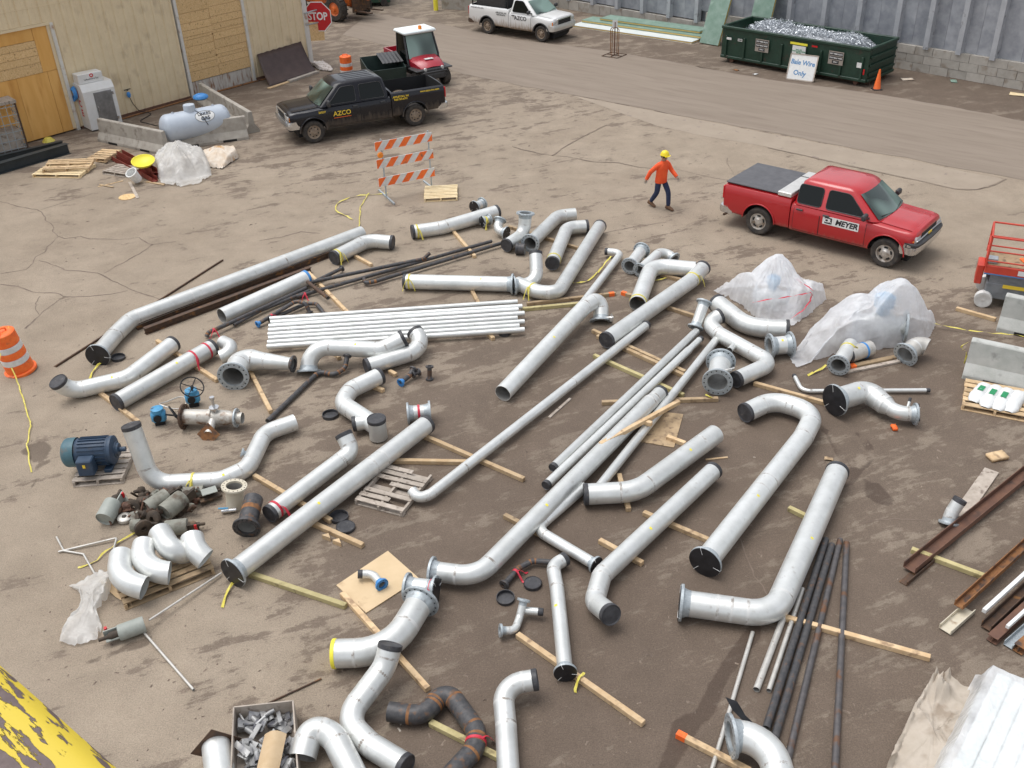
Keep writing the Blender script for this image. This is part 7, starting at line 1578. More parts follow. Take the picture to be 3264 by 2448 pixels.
# ------------------------------------------------------------ worker walking across the yard
mat('skin', (0.42, 0.24, 0.17), rough=0.6); mat('shirt', (0.80, 0.085, 0.02), (0.88, 0.12, 0.03), scale=5, rough=0.8, bump=.25, bscale=9)
mat('jeans', (0.018, 0.026, 0.065), (0.03, 0.042, 0.09), scale=6, rough=0.9, bump=.2, bscale=12); mat('boot', (0.14, 0.075, 0.04), rough=0.8); mat('helmet', (0.85, 0.66, 0.02), rough=0.35); mat('hair', (0.03, 0.02, 0.015), rough=0.8); mat('glove', (0.30, 0.27, 0.23), rough=0.85)
def skin_mesh(name, verts, edges, radii, m, parent, sub=2, root=0):
    me = bpy.data.meshes.new(name); me.from_pydata([Vector(v) for v in verts], edges, []); o = bpy.data.objects.new(name, me); COL.objects.link(o)
    md = o.modifiers.new('skin', 'SKIN'); md.use_smooth_shade = True; sk_ = me.skin_vertices
    if not sk_: 
        bm = bmesh.new(); bm.from_mesh(me); bm.verts.layers.skin.verify(); bm.to_mesh(me); bm.free(); sk_ = me.skin_vertices
    for i, r in enumerate(radii):
        sk_[0].data[i].radius = r if isinstance(r, tuple) else (r, r); sk_[0].data[i].use_root = (i == root)
    s_ = o.modifiers.new('sub', 'SUBSURF'); s_.levels = sub; s_.render_levels = sub
    dg = bpy.context.evaluated_depsgraph_get(); dg.update(); out = bpy.data.meshes.new_from_object(o.evaluated_get(dg)); out.name = name; bpy.data.objects.remove(o)
    out.materials.clear(); out.materials.append(MATS[m]); out.polygons.foreach_set('use_smooth', [True]*len(out.polygons)); out.polygons.foreach_set('material_index', [0]*len(out.polygons))
    r = bpy.data.objects.new(name, out); COL.objects.link(r); r.parent = parent; return r
fr_, ff_ = Vector((4.464,28.111,0)), Vector((4.829,27.632,0)); wd = (ff_-fr_).normalized(); wc = (fr_+ff_)/2
pw = thing('person', 'worker in orange shirt, navy jeans and yellow hard hat walking', 'person', (wc.x, wc.y, 0), math.atan2(wd.y, wd.x)); sS = (ff_-fr_).length/2
# local frame: x forward, y left; joints of the walking pose
J = dict(pel=(0, 0, .95), chest=(.05, 0, 1.30), neck=(.07, 0, 1.49), head=(.10, 0, 1.60), crown=(.105, 0, 1.72),
 hipL=(0, .09, .92), kneeL=(.24, .10, .53), ankL=(sS*.92, .09, .10), toeL=(sS*.92+.17, .09, .05), hipR=(0, -.09, .92), kneeR=(-.04, -.10, .50), ankR=(-sS*.98, -.09, .14), toeR=(-sS*.98+.14, -.09, .04),
 shL=(.05, .175, 1.40), elL=(-.08, .29, 1.15), wrL=(.06, .33, .93), haL=(.11, .33, .86), shR=(.05, -.175, 1.40), elR=(.16, -.30, 1.16), wrR=(.36, -.31, 1.02), haR=(.44, -.30, .98))
# the arm on the camera side swings back, the far arm forward
J['elL'], J['wrL'], J['haL'] = (.16, .28, 1.15), (.37, .29, 1.0), (.44, .28, .96); J['elR'], J['wrR'], J['haR'] = (-.16, -.29, 1.16), (-.25, -.36, .92), (-.27, -.36, .85)
names = list(J); ix = {n_: i for i, n_ in enumerate(names)}
E_ = [(ix[a], ix[b]) for a, b in (('pel', 'chest'), ('chest', 'neck'), ('neck', 'head'), ('head', 'crown'), ('pel', 'hipL'), ('hipL', 'kneeL'), ('kneeL', 'ankL'), ('ankL', 'toeL'), ('pel', 'hipR'), ('hipR', 'kneeR'), ('kneeR', 'ankR'), ('ankR', 'toeR'), ('chest', 'shL'), ('shL', 'elL'), ('elL', 'wrL'), ('wrL', 'haL'), ('chest', 'shR'), ('shR', 'elR'), ('elR', 'wrR'), ('wrR', 'haR'))]
rad = dict(pel=.09, chest=.10, neck=.055, head=(.10, .085), crown=.07, hipL=.05, hipR=.05, kneeL=.05, kneeR=.05, ankL=.042, ankR=.042, toeL=.035, toeR=.035, shL=.045, shR=.045, elL=.036, elR=.036, wrL=.03, wrR=.03, haL=.036, haR=.036)
skin_mesh('body', [J[n_] for n_ in names], E_, [rad[n_] for n_ in names], 'skin', pw)
def garment(name, keys, edges, radii, m):
    vi = {k: i for i, k in enumerate(keys)}; return skin_mesh(name, [J[k] if isinstance(k, str) and k in J else EX[k] for k in keys], [(vi[a], vi[b]) for a, b in edges], radii, m, pw)
EX = {'hem': (0.01, 0, .84), 'waist': (.02, 0, 1.05), 'collar': (.065, 0, 1.45), 'cufL': tuple(Vector(J['elL']).lerp(Vector(J['wrL']), .95)), 'cufR': tuple(Vector(J['elR']).lerp(Vector(J['wrR']), .95)), 'crotch': (0, 0, .86), 'belt': (0, 0, .99)}
mb = MB(); rows = []
for x, z, ay_, ax_ in ((.0, .82, .185, .15), (.005, .84, .20, .165), (.015, .95, .192, .155), (.02, 1.05, .188, .148), (.035, 1.18, .198, .152), (.05, 1.30, .212, .15), (.055, 1.38, .205, .13), (.06, 1.435, .155, .10), (.065, 1.475, .085, .08), (.068, 1.50, .07, .07)):
    rows.append([Vector((x+math.cos(q)*ax_*(1+.03*math.sin(q*5+z*21)), math.sin(q)*ay_*(1+.03*math.sin(q*4+z*17)), z)) for q in [2*math.pi*k/24 for k in range(25)]])
mb.grid(rows)
for sd in 'LR':
    sh = Vector(J['sh'+sd]); sh0 = sh.lerp(Vector((.05, 0, 1.36)), .45); pth, _, _ = fillet([sh0, sh, J['el'+sd], EX['cuf'+sd]], .09, 12)
    n_ = len(pth); mb.sweep(pth, [.098-.040*k/(n_-1)+.004*math.sin(k*2.1) for k in range(n_)], 16, cap0=True, cap1=True)
mb.build('shirt', 'shirt', pw, 60, recalc=True)
garment('trousers', ['belt', 'crotch', 'hipL', 'kneeL', 'ankL', 'hipR', 'kneeR', 'ankR'], [('belt', 'crotch'), ('crotch', 'hipL'), ('hipL', 'kneeL'), ('kneeL', 'ankL'), ('crotch', 'hipR'), ('hipR', 'kneeR'), ('kneeR', 'ankR')], [.14, .13, .105, .082, .068, .105, .082, .068], 'jeans')
for sd in 'LR':
    a, t = Vector(J['ank'+sd]), Vector(J['toe'+sd]); mb = MB(); d = (t-a); d.z = 0; d.normalize(); sole = min(a.z, t.z)
    rows = []
    for k, (u, h, w) in enumerate(((-.10, .08, .035), (-.08, .13, .045), (0, .15, .05), (.08, .11, .05), (.16, .075, .052), (.20, .05, .035))):
        p = a+d*u; gz = max(0.0, a.z-.10-(.12 if u > .1 else 0)*0)*(1-(u+.1)/.3) if sd == 'R' else 0
        sv = Vector((-d.y, d.x, 0)); row = [p+sv*math.cos(q)*w+Vector((0, 0, -p.z+.012+gz+h*.5+math.sin(q)*h*.5)) for q in [2*math.pi*j/10 for j in range(11)]]; rows.append(row)
    mb.grid(rows); mb.poly(rows[0][:-1]); mb.poly(rows[-1][:-1][::-1]); mb.build('boot', 'boot', pw, 60, recalc=True)
    # hand: palm with four fingers and a thumb, gently curled
    w0, h0 = Vector(J['wr'+sd]), Vector(J['ha'+sd]); d = (h0-w0).normalized(); sv = d.cross(Vector((0, 1, 0))).normalized(); n_ = d.cross(sv)
    V_ = [w0, w0.lerp(h0, .9)]; E2 = [(0, 1)]; Rr = [.026, .032]
    for f in range(4):
        b0 = h0+sv*(.026*(f-1.5)); ln = (.06, .072, .068, .052)[f]; i = len(V_); V_ += [b0, b0+d*ln*.55+n_*.012, b0+d*ln*.9+n_*.035]; E2 += [(1, i), (i, i+1), (i+1, i+2)]; Rr += [.011, .010, .008]
    b0 = w0.lerp(h0, .45)+sv*.045; i = len(V_); V_ += [b0, b0+d*.04+sv*.02+n_*.015]; E2 += [(0, i), (i, i+1)]; Rr += [.012, .010]
    skin_mesh('glove', V_, E2, Rr, 'glove', pw, sub=1)
hc = Vector(J['crown']); mb = MB(); mb.lathe(hc+Vector((0, 0, -.05)), (0, 0, 1), [(.135, 0), (.138, .012), (.125, .03), (.118, .07), (.09, .115), (.045, .138), (0, .142)], 20); hm = mb.build('hard_hat', 'helmet', pw, 50)
mb = MB(); mb.grid([[hc+Vector((.09+.085*t*math.cos(a), .13*math.sin(a), -.045-.012*t)) for a in [R(-60)+R(120)*k/8 for k in range(9)]] for t in (0, 1)]); mb.build('brim', 'helmet', hm)
mb = MB(); mb.lathe(Vector(J['head'])+Vector((-.015, 0, .02)), (0, 0, 1), [(.05, -.05), (.092, -.02), (.1, .05)], 16); mb.build('hair', 'hair', pw, 60)
hd0 = Vector(J['head']); mb = MB(); mb.lathe(hd0+Vector((.095, 0, -.01)), (1, 0, -.2), [(.018, -.02), (.014, .015), (0, .025)], 8); mb.build('nose', 'skin', pw, 60)
for sg in (1, -1):
    mb = MB(); mb.lathe(hd0+Vector((.088, sg*.032, .03)), (1, 0, 0), [(.011, -.01), (.009, .006), (0, .009)], 8); mb.build('eye', 'hair', pw, 60)
    mb = MB(); mb.lathe(hd0+Vector((-.005, sg*.085, .005)), (0, sg, 0), [(.028, -.012), (.03, .006), (.02, .014), (0, .01)], 10); mb.build('ear', 'skin', pw, 60)
mb = MB(); mb.box(hd0+Vector((.076, 0, -.055)), (.012, .045, .009)); mb.build('mouth', 'hair', pw)

# ------------------------------------------------------------ valves under plastic sheeting
def blob_valve(label, c, rz, s=1.0):
    root = thing('valve_assembly', label, 'valve', c, rz)
    mb = MB(); mb.lathe((-.5*s, 0, .38*s), (1, 0, 0), [(.2*s, 0), (.2*s, .25*s), (.3*s, .4*s), (.3*s, .62*s), (.2*s, .78*s), (.2*s, 1.0*s)], 24); mb.build('valve_body', 'steel', root, 40)
    for x in (-.52, .46): mb = MB(); flange_geo(mb, (x*s, 0, .38*s), (1, 0, 0), .19*s, .34*s, .05*s, 14); mb.build('flange', ['galv', 'hole'], root, 30)
    mb = MB(); mb.lathe((0, 0, .6*s), (0, 0, 1), [(.14*s, 0), (.12*s, .2*s), (.2*s, .22*s), (.2*s, .42*s), (.08*s, .5*s), (0, .52*s)], 20); mb.build('bonnet', 'blue_paint', root, 40)
    return root
blob_valve('blue topped valve showing through the plastic with the red tie', (6.4,21.238,0), R(-20), .80)
blob_valve('blue topped valve hidden under the taller plastic sheet', (8.429,19.456,0), R(-15), 1.1)
c_ = (6.585,21.622,0); c2 = Vector((6.464,21.456,0)); c3 = Vector((7.329,21.267,0))
drape('plastic_sheet', 'translucent plastic sheeting tied with red tape over a valve', 'plastic sheet', c_, [(5.186,22.19,0),(5.461,21.758,0),(5.705,21.389,0),(5.902,20.652,0),(6.303,20.116,0),(6.681,20.225,0),(7.218,20.744,0),(7.833,21.477,0),(7.964,22.29,0),(7.454,22.815,0),(6.709,22.71,0),(6.063,22.492,0),(5.606,22.581,0)], [(c2.x, c2.y, 1.25, .95), (c3.x, c3.y, .62, .85), (c2.x-.55, c2.y, .75, .9), (c2.x+.35, c2.y-.2, .85, .8)], 'poly', seed=2, wr=.09, n_ring=48, n_ang=220)
c_ = (8.221,19.471,0); c2 = Vector((8.741,19.434,0)); c3 = Vector((7.693,19.145,0)); c4 = Vector((9.415,19.387,0))
drape('plastic_sheet', 'taller translucent plastic sheet draped over pipework beside the red tied one', 'plastic sheet', c_, [(6.232,18.748,0),(6.285,18.324,0),(6.697,18.595,0),(7.223,18.803,0),(7.872,18.882,0),(8.72,19.073,0),(9.463,19.233,0),(9.948,19.944,0),(9.942,20.356,0),(9.433,20.628,0),(8.597,20.454,0),(7.631,20.179,0),(6.891,19.674,0)], [(c2.x, c2.y, 1.52, 1.25), (c3.x, c3.y, .8, 1.2), (c4.x, c4.y, .75, .9), (c2.x-.8, c2.y+.1, 1.1, 1.1)], 'poly', seed=6, wr=.09, n_ring=48, n_ang=220)
for lb, pts in (('red tie tape wrapped round the smaller plastic sheet', [(5.632,20.124,0.72),(5.989,19.91,0.9),(6.652,20.341,0.75),(7.215,20.749,0.62),(7.19,20.697,0.45),(6.919,20.34,0.35),(6.639,20.375,0.12)]), ('short red tape end on the smaller plastic sheet', [(6.928,21.18,0.75),(7.106,20.982,0.68),(7.277,20.882,0.6)])): tape(lb, pts, .045, 'red_tape', seed=20)
pipe('thick flanged nozzle pointing out from under the taller plastic sheet', [(7.065,17.999,0.27),(7.563,18.777,0.3)], r12*.85, 'flange', 'open', welds=False, name='flanged_nozzle', cat='flange', tapes=((.75, 'yellow_tape'),))
pipe('bright steel barrel with blue tape under the taller plastic sheet', [(7.394,18.457,0.22),(7.998,18.742,0.22)], r12*.9, 'cap', 'open', m='steel_tan', welds=False, name='steel_barrel', cat='valve', tapes=((.7, 'blue_tape', False),))
pipe('polished steel elbow with drilled flange at the end of the taller plastic sheet', [(8.655,18.379,0.25),(9.029,18.667,0.34),(9.172,18.562,0.3)], r12, 'flange', 'open', .3, m='steel_tan', name='flanged_elbow', cat='elbow')

# ------------------------------------------------------------ blue motor on a pallet
mat('motor_blue', (0.022, 0.045, 0.085), (0.035, 0.065, 0.11), scale=7, rough=0.5, c3=(0.07, 0.06, 0.05), s3=5, lo3=.6, hi3=.75)
mat('motor_teal', (0.05, 0.12, 0.15), (0.07, 0.15, 0.18), scale=7, rough=0.5, c3=(0.12, 0.12, 0.11), s3=6, lo3=.58, hi3=.75)
pallet('grey weathered pallet under the blue electric motor', (-8.001,15.484,0), R(4), 'wood_grey', .95, 1.02, 6)
for o in list(COL.objects): pass
mc = Vector((-8.138,15.462,0)); mo = thing('electric_motor', 'dark blue electric motor with teal fan cover on a grey pallet', 'motor', (mc.x, mc.y, .125), R(3)); zM = .34
mb = MB(); mb.lathe((-.28, 0, zM), (1, 0, 0), [(0, 0), (.25, 0), (.265, .02), (.265, .62), (.25, .66), (.17, .70), (.15, .76), (0, .76)], 32); mb.build('housing', 'motor_blue', mo, 40)
for k in range(22):
    a = R(20)+R(320)*k/21-R(90); 
    mb = MB(); u = Vector((0, math.cos(a), math.sin(a))); mb.box((.06, u.y*.275, zM+u.z*.275), (.52, .008, .03), Matrix.Rotation(a-R(90), 3, 'X')); mb.build('fin', 'motor_blue', mo)
mb = MB(); mb.lathe((-.54, 0, zM), (1, 0, 0), [(0, -.01), (.12, 0), (.22, .02), (.27, .06), (.285, .10), (.285, .27)], 32); mb.build('fan_cover', 'motor_teal', mo, 40)
mb = MB(); mb.lathe((.42, 0, zM), (1, 0, 0), [(.27, -.06), (.28, -.04), (.28, 0), (.22, .03), (.14, .04), (.12, .1), (.05, .1), (.05, .22), (0, .22)], 28); mb.build('end_bell', 'motor_blue', mo, 40)
mb = MB(); mb.box((-.02, -.36, zM-.08), (.30, .24, .34), bev=.02); mb.build('junction_box', 'motor_blue', mo)
mb = MB(); mb.box((-.02, -.483, zM-.02), (.05, .006, .07)); mb.build('sticker', 'ink_yellow', mo)
for x in (-.15, .3):
    mb = MB(); mb.box((x, 0, .04), (.14, .56, .08), bev=.01); mb.build('foot', 'motor_blue', mo)
# ------------------------------------------------------------ valve with handwheel
mat('valve_dirty', (0.46, 0.43, 0.38), (0.58, 0.56, 0.51), scale=7, rough=0.5, metal=0.3, c3=(0.20, 0.11, 0.06), s3=5, lo3=.52, hi3=.66)
v0, v1 = Vector((-6.788,16.9,0.24)), Vector((-5.555,16.772,0.24)); vd = (v1-v0).normalized(); VL = (v1-v0).length
va = thing('strainer_valve', 'dirty steel valve with rusty square foot between the motor and the reducing elbow', 'valve', (v0.x, v0.y, 0), math.atan2(vd.y, vd.x)); VZ = .24
mb = MB(); mb.lathe((0, 0, VZ), (1, 0, 0), [(.16, 0), (.16, VL*.42), (.185, VL*.43), (.185, VL*.48), (.16, VL*.5), (.16, VL*.72), (.12, VL*.85), (.115, VL)], 28); mb.build('valve_body', 'valve_dirty', va, 35)
mb = MB(); flange_geo(mb, (-.03, 0, VZ), (1, 0, 0), .13, .27, .045, 12); mb.build('flange', ['rust_dark', 'hole'], va, 30)
mb = MB(); flange_geo(mb, (VL*.88, 0, VZ), (1, 0, 0), .11, .2, .035, 8); mb.build('flange', ['galv', 'hole'], va, 30)
mb = MB(); mb.lathe((VL*.55, 0, VZ+.12), (0, 0, 1), [(.06, 0), (.06, .1), (.1, .1), (.1, .14), (.03, .15), (.03, .32), (.05, .32), (.05, .38), (0, .38)], 14); mb.build('stem', 'chrome', va, 40)
mb = MB(); mb.sweep([(VL*.52, -.12, VZ), (VL*.52, -.42, VZ-.12)], .085, 16); mb.build('foot_pipe', 'steel_tan', va, 50)
mb = MB(); mb.box((VL*.52, -.43, VZ-.125), (.34, .02, .34), Matrix.Rotation(R(-22), 3, 'X') @ Matrix.Rotation(R(45), 3, 'Y')); mb.build('foot_plate', 'rust', va)
def handwheel(mb, c, ax, r):
    c = Vector(c); ax = Vector(ax).normalized(); u = ax.orthogonal().normalized(); w = ax.cross(u)
    pts = [c+(u*math.cos(a)+w*math.sin(a))*r for a in [2*math.pi*k/24 for k in range(25)]]; mb.sweep(pts, .014, 6)
    for k in range(4): a = math.pi/2*k+.4; mb.sweep([c, c+(u*math.cos(a)+w*math.sin(a))*r], .011, 5)
    mb.lathe(c, ax, [(0, -.04), (.03, -.04), (.03, .03), (0, .03)], 10)
for lb, p, hz, wx in (('blue gear operator with black handwheel standing behind the dirty valve', (-6.827,17.686,0), .12, (.05, -.1, .52)), ('blue gear operator lying beside the dirty valve with handwheel on its side', (-7.366,17.033,0), .10, (.35, -.12, .2))):
    go_ = thing('gear_operator', lb, 'gear operator', p, R(15)); mb = MB(); mb.box((0, 0, hz+.1), (.30, .22, .26), bev=.05); mb.lathe((0, 0, hz+.2), (0, 0, 1), [(.13, 0), (.13, .08), (.06, .1), (0, .1)], 14); mb.build('gear_case', 'blue_paint', go_, 40)
    mb = MB(); mb.box((0, .02, .07), (.2, .18, .14)); mb.build('yoke', 'dark', go_)
    mb = MB(); mb.sweep([(0, 0, hz+.15), Vector(wx)], .02, 8); handwheel(mb, wx, (.3, -.5, .8) if wx[2] > .4 else (1, .3, .4), .24); mb.build('handwheel', 'dark', go_, 60)
    mb = MB(); mb.lathe((-.02, -.115, hz+.1), (0, -1, 0), [(.08, 0), (.08, .03), (0, .035)], 14); mb.build('plug', 'dark', go_, 40)
mb = MB(); pts = [Vector((-7.256,17.655,0.05))+Vector((.28*math.cos(a), .2*math.sin(a), .05+.05*math.sin(2*a))) for a in [2*math.pi*k/24 for k in range(25)]]; mb.sweep(pts, .016, 6); tag(mb.build('wire_ring', 'steel_tan', None, 60), 'bent metal ring lying behind the blue gear operators', 'ring')
# ------------------------------------------------------------ heap of grey green actuators
mat('act_grey', (0.20, 0.20, 0.165), (0.28, 0.275, 0.23), scale=6, rough=0.6, c3=(0.10, 0.075, 0.05), s3=4, lo3=.5, hi3=.66); mat('act_clean', (0.28, 0.30, 0.27), (0.34, 0.36, 0.325), scale=6, rough=0.5, c3=(0.26, 0.27, 0.24), s3=6, lo3=.6, hi3=.75)
mat('grime', (0.04, 0.03, 0.022), (0.085, 0.06, 0.04), scale=8, rough=0.75, c3=(0.16, 0.1, 0.06), s3=7, lo3=.6, hi3=.7)
def actuator(label, a, b, r, m='act_grey', lever=True, seed=0):
    rg = random.Random(seed); a, b = Vector(a), Vector(b); d = (b-a).normalized(); L = (b-a).length; base = Vector((a.x, a.y, 0)); root = thing('actuator', label, 'actuator', tuple(base))
    mb = MB(); mb.lathe(a, d, [(0, .04), (r*.9, .03), (r*.97, 0), (r, .02), (r, L*.92), (r*.95, L), (r*.6, L+.01), (0, L+.02)], 24); mb.build('housing', m, root, 40, origin=base)
    mb = MB(); mb.lathe(b, d, [(r*.5, 0), (r*.5, .12), (r*.3, .16), (.03, .16), (.03, .3), (0, .3)], 14); mb.build('spindle', 'grime', root, 40, origin=base)
    s_ = d.cross(Vector((0, 0, 1))); s_ = s_.normalized() if s_.length > .1 else Vector((1, 0, 0))
    mb = MB(); c = b+d*.1; mb.box(c+Vector((0, 0, -r*.2)), (.2, r*1.3, .02), Matrix((d, s_, d.cross(s_))).transposed()); mb.box(c+s_*r*.6, (.22, .02, r*1.1), Matrix((d, s_, d.cross(s_))).transposed()); mb.build('bracket', 'grime' if m == 'act_grey' else m, root, origin=base)
    if lever:
        mb = MB(); pts = [b+d*.16+Vector((0, 0, .05))+s_*(.13*math.cos(q))+(d.cross(s_))*(.13*math.sin(q)) for q in [R(-20)+R(110)*k/8 for k in range(9)]]; mb.sweep(pts, .026, 8, cap0=True, cap1=True); mb.build('lever', 'ink_red', root, 60, origin=base)
    return root
actuator('clean grey green cylinder with red lever at the edge of the actuator heap', (-7.407,13.751,0.16), (-7.342,14.121,0.24), .165, 'act_clean', True, 1)
actuator('grey actuator cylinder lying behind the heap, middle one of the upper row', (-6.691,13.976,0.2), (-6.399,14.285,0.24), .15, 'act_grey', False, 2)
actuator('grey actuator cylinder with open end beside the bent pipe', (-6.326,13.801,0.22), (-6.085,14.175,0.26), .17, 'act_grey', False, 3)
actuator('short brownish actuator in front of the heap beside the steel disc', (-6.878,13.58,0.13), (-6.71,13.596,0.13), .11, 'act_grey', False, 4)
actuator('grey actuator with red lever in front of the heap next to the loose elbows', (-6.211,13.433,0.16), (-5.84,13.489,0.16), .145, 'act_grey', True, 5)
actuator('small brown actuator half buried in the heap', (-6.94,14.25,0.14), (-6.703,14.216,0.2), .09, 'grime', False, 6)
actuator('grey actuator box end under the bent pipe', (-6.195,14.479,0.12), (-5.816,14.513,0.12), .12, 'act_grey', False, 7)
actuator('lone grey cylinder with red lever and thin tubes beside the torn plastic', (-5.908,11.153,0.14), (-6.258,10.974,0.14), .13, 'act_clean', True, 8)
for i, (lb, p, sz, rot) in enumerate((('greasy black gear disc in the actuator heap', (-7.027,14.143,0.1), .15, (60, 10, 0)), ('brown ring flange lying before the actuator heap', (-7.108,13.89,0.03), .13, (4, 3, 0)), ('greasy disc standing beside the short actuator', (-6.647,13.505,0.14), .16, (85, 0, 40)), ('greasy bracket disc under the heap', (-6.496,13.751,0.14), .16, (70, 0, -30)))):
    mb = MB(); mb.lathe((0, 0, 0), (0, 0, 1), [(sz*.35, 0), (sz, 0), (sz, .06), (sz*.8, .08), (sz*.35, .08), (sz*.35, 0)], 20); o = mb.build('gear_disc', 'grime' if i != 1 else 'steel_tan', None, 40); o.location = p; o.rotation_euler = [R(v) for v in rot]; tag(o, lb, 'disc')
for i, (lb, a, b, w, h, m) in enumerate((('dark steel channel lying across the back of the actuator heap', (-6.106,13.995,0.05), (-6.072,14.553,0.1), .22, .12, 'grime'), ('greasy steel bracket plate at the right end of the heap', (-5.864,14.317,0.06), (-5.519,14.522,0.1), .25, .05, 'grime'), ('pale drilled steel plate on the actuator heap', (-5.793,14.331,0.22), (-5.541,14.454,0.22), .2, .015, 'act_clean'), ('greasy short bar in the middle of the actuator heap', (-6.523,13.63,0.05), (-6.237,13.751,0.3), .06, .06, 'grime'), ('rusty spindle rod in the actuator heap', (-7.021,13.853,0.1), (-6.944,13.972,0.3), .03, .03, 'rust_brown'))):
    ibeam(lb, a, b, h, w, m, 'B', name='steel_bar', lift=max(.0, a[2]))
rg = random.Random(5)
for k in range(64):
    t = rg.random(); p = Vector((-7.329,14.162,0)).lerp(Vector((-5.711,14.342,0)), t)+Vector((rg.uniform(-.15, .15), rg.uniform(-.38, .30), rg.uniform(.04, .22))); mb = MB(); q_ = rg.random()
    if q_ < .4: mb.lathe((0, 0, -.08), (0, 0, 1), [(0, 0), (.06, 0), (.075, .03), (.075, .1), (.04, .12), (.03, .2), (0, .2)], 12)
    elif q_ < .75: mb.box((0, 0, 0), (rg.uniform(.12, .3), rg.uniform(.05, .12), rg.uniform(.02, .06)), bev=.006)
    else: mb.sweep([(-.14, 0, 0), (.14, 0, .02)], .022, 8, cap0=True, cap1=True)
    o = mb.build('machine_part', rg.choice(['grime', 'grime', 'rust_brown', 'rust_dark', 'act_grey']), None, 40); o.location = p; o.rotation_euler = (rg.uniform(-1.2, 1.2), rg.uniform(-1.2, 1.2), rg.uniform(0, 6)); tag(o, 'small greasy brown machine part in the actuator heap', 'machine part', 'greasy parts in the actuator heap')
# bent thin tubes
for lb, pts in (('thin bent tube zigzag lying near the torn plastic', [(-8.193,13.465,0.03),(-7.92,13.085,0.03),(-7.544,12.982,0.03),(-7.166,12.465,0.03)]), ('thin straight tube with hooked end near the torn plastic', [(-8.01,13.065,0.03),(-7.076,13.347,0.06),(-6.944,12.583,0.1)])):
    pipe(lb, pts, .018, m='steel_tan', name='tube', cat='tube', welds=False, bend=.03, seg=8)
# flanged pot and black flanged pipe
pipe('cream flanged pot standing by the black flanged pipe', [(-5.178,14.192,0),(-5.129,14.231,0.42)], .16, 'open', 'flange_yellow', m='cream', welds=False, name='flanged_pot', cat='spool')
root, b_ = pipe('black flanged pipe with rust band and wide black flange', [(-4.732,13.96,0.34),(-4.737,13.311,0.24)], .17, 'open', 'flange_dark', m='black_steel', welds=False, name='flanged_pipe', extra_welds=())
mb = MB(); p0, p1 = Vector((-4.732,13.96,0.34)), Vector((-4.737,13.311,0.24)); mb.lathe(p0.lerp(p1, .35), p1-p0, [(.171, 0), (.174, .02), (.174, .08), (.171, .1)], 24); mb.build('rust_band', 'rust', root, 60, origin=b_)
va_ = thing('ball_valve', 'small steel ball valve with blue handle beside the black flanged pipe', 'valve', (-5.268,13.984,0)); mb = MB(); mb.sweep([(-.1, 0, .06), (.16, .04, .06)], .04, 10, cap0=True, cap1=True); mb.build('valve_body', 'chrome', va_, 40)
mb = MB(); mb.box((-.06, 0, .13), (.18, .03, .015)); mb.build('handle', 'blue_paint', va_)
# small black fittings by the S bent pipe
pipe('small black flanged spool standing upright near the J shaped pipe', [(-1.815,18.419,0.02),(-1.799,18.482,0.28)], .05, 'flange_dark', 'flange_dark', m='rust_dark', welds=False, name='pipe_spool', cat='spool', seg=14)
pipe('small black flanged elbow lying next to the upright small spool', [(-2.423,18.176,0.1),(-2.255,18.403,0.12),(-2.166,18.541,0.2)], .055, 'flange_blue', 'flange_dark', .1, m='black_steel', name='flanged_elbow', cat='elbow', seg=14)
pipe('small black flanged stub between the black elbow and the upright small spool', [(-2.168,18.476,0.12),(-2.06,18.547,0.12)], .05, 'flange_dark', 'flange_dark', m='rust_dark', welds=False, name='pipe_spool', cat='spool', seg=14)
# ------------------------------------------------------------ torn plastic, cardboard and boards under the loose elbows
c_ = (-6.919,11.725,0); drape('torn_plastic', 'torn dirty plastic sheet lying beside the loose elbows', 'plastic sheet', c_, [(-7.509,12.203,0),(-7.257,12.256,0),(-7.161,12.497,0),(-6.788,12.366,0),(-6.748,11.821,0),(-6.847,11.515,0),(-6.622,11.223,0),(-6.62,10.959,0),(-6.906,10.848,0),(-7.199,10.919,0),(-7.19,11.329,0),(-7.081,11.649,0),(-7.245,12.005,0)], [(c_[0], c_[1]+.25, .2, .6), (c_[0]-.2, c_[1]-.5, .12, .5)], 'poly_thin', seed=12, wr=.12, n_ring=14, n_ang=90)
mat('card', (0.50, 0.36, 0.21), (0.57, 0.43, 0.27), scale=4, rough=.85)
mb = MB(); vs = [Vector(v) for v in ((-7.076,12.295,0.06),(-6.807,12.261,0.1),(-6.348,11.793,0.05),(-6.287,11.674,0.02),(-6.626,11.891,0.03))]; mb.poly(vs); o = mb.build('cardboard', 'card', None, recalc=True); md = o.modifiers.new('s', 'SOLIDIFY'); md.thickness = .008; tag(o, 'torn cardboard under the front loose elbow', 'cardboard')
pallet('dark splintered pallet under the four loose elbows', (-5.963,12.347,0), R(32), 'wood_wet', 1.5, .8, 5)
# ------------------------------------------------------------ scrap box at the near edge
mat('scrap', (0.30, 0.30, 0.30), (0.50, 0.50, 0.49), scale=4, rough=.5, metal=.5, c3=(.12, .12, .14), s3=3, lo3=.5, hi3=.65, rnd=.35)
q0, q1, q2, q3 = [Vector(v) for v in ((-4.055,9.296,0),(-3.239,9.374,0),(-2.886,7.811,0),(-3.746,7.648,0))]; sb = thing('scrap_box', 'open plywood box full of metal offcuts beside the pale hooked pipe', 'box', tuple(q0)); HB = .34
for a, b in ((q0, q1), (q1, q2), (q2, q3), (q3, q0)):
    mb = MB(); mb.bar(a-q0+Vector((0, 0, HB/2)), b-q0+Vector((0, 0, HB/2)), .02, HB); mb.build('side_board', 'wood_grey', sb)
mb = MB(); mb.poly([v-q0+Vector((0, 0, .02)) for v in (q0, q3, q2, q1)]); mb.build('bottom', 'wood_grey', sb, recalc=True)
rg = random.Random(11)
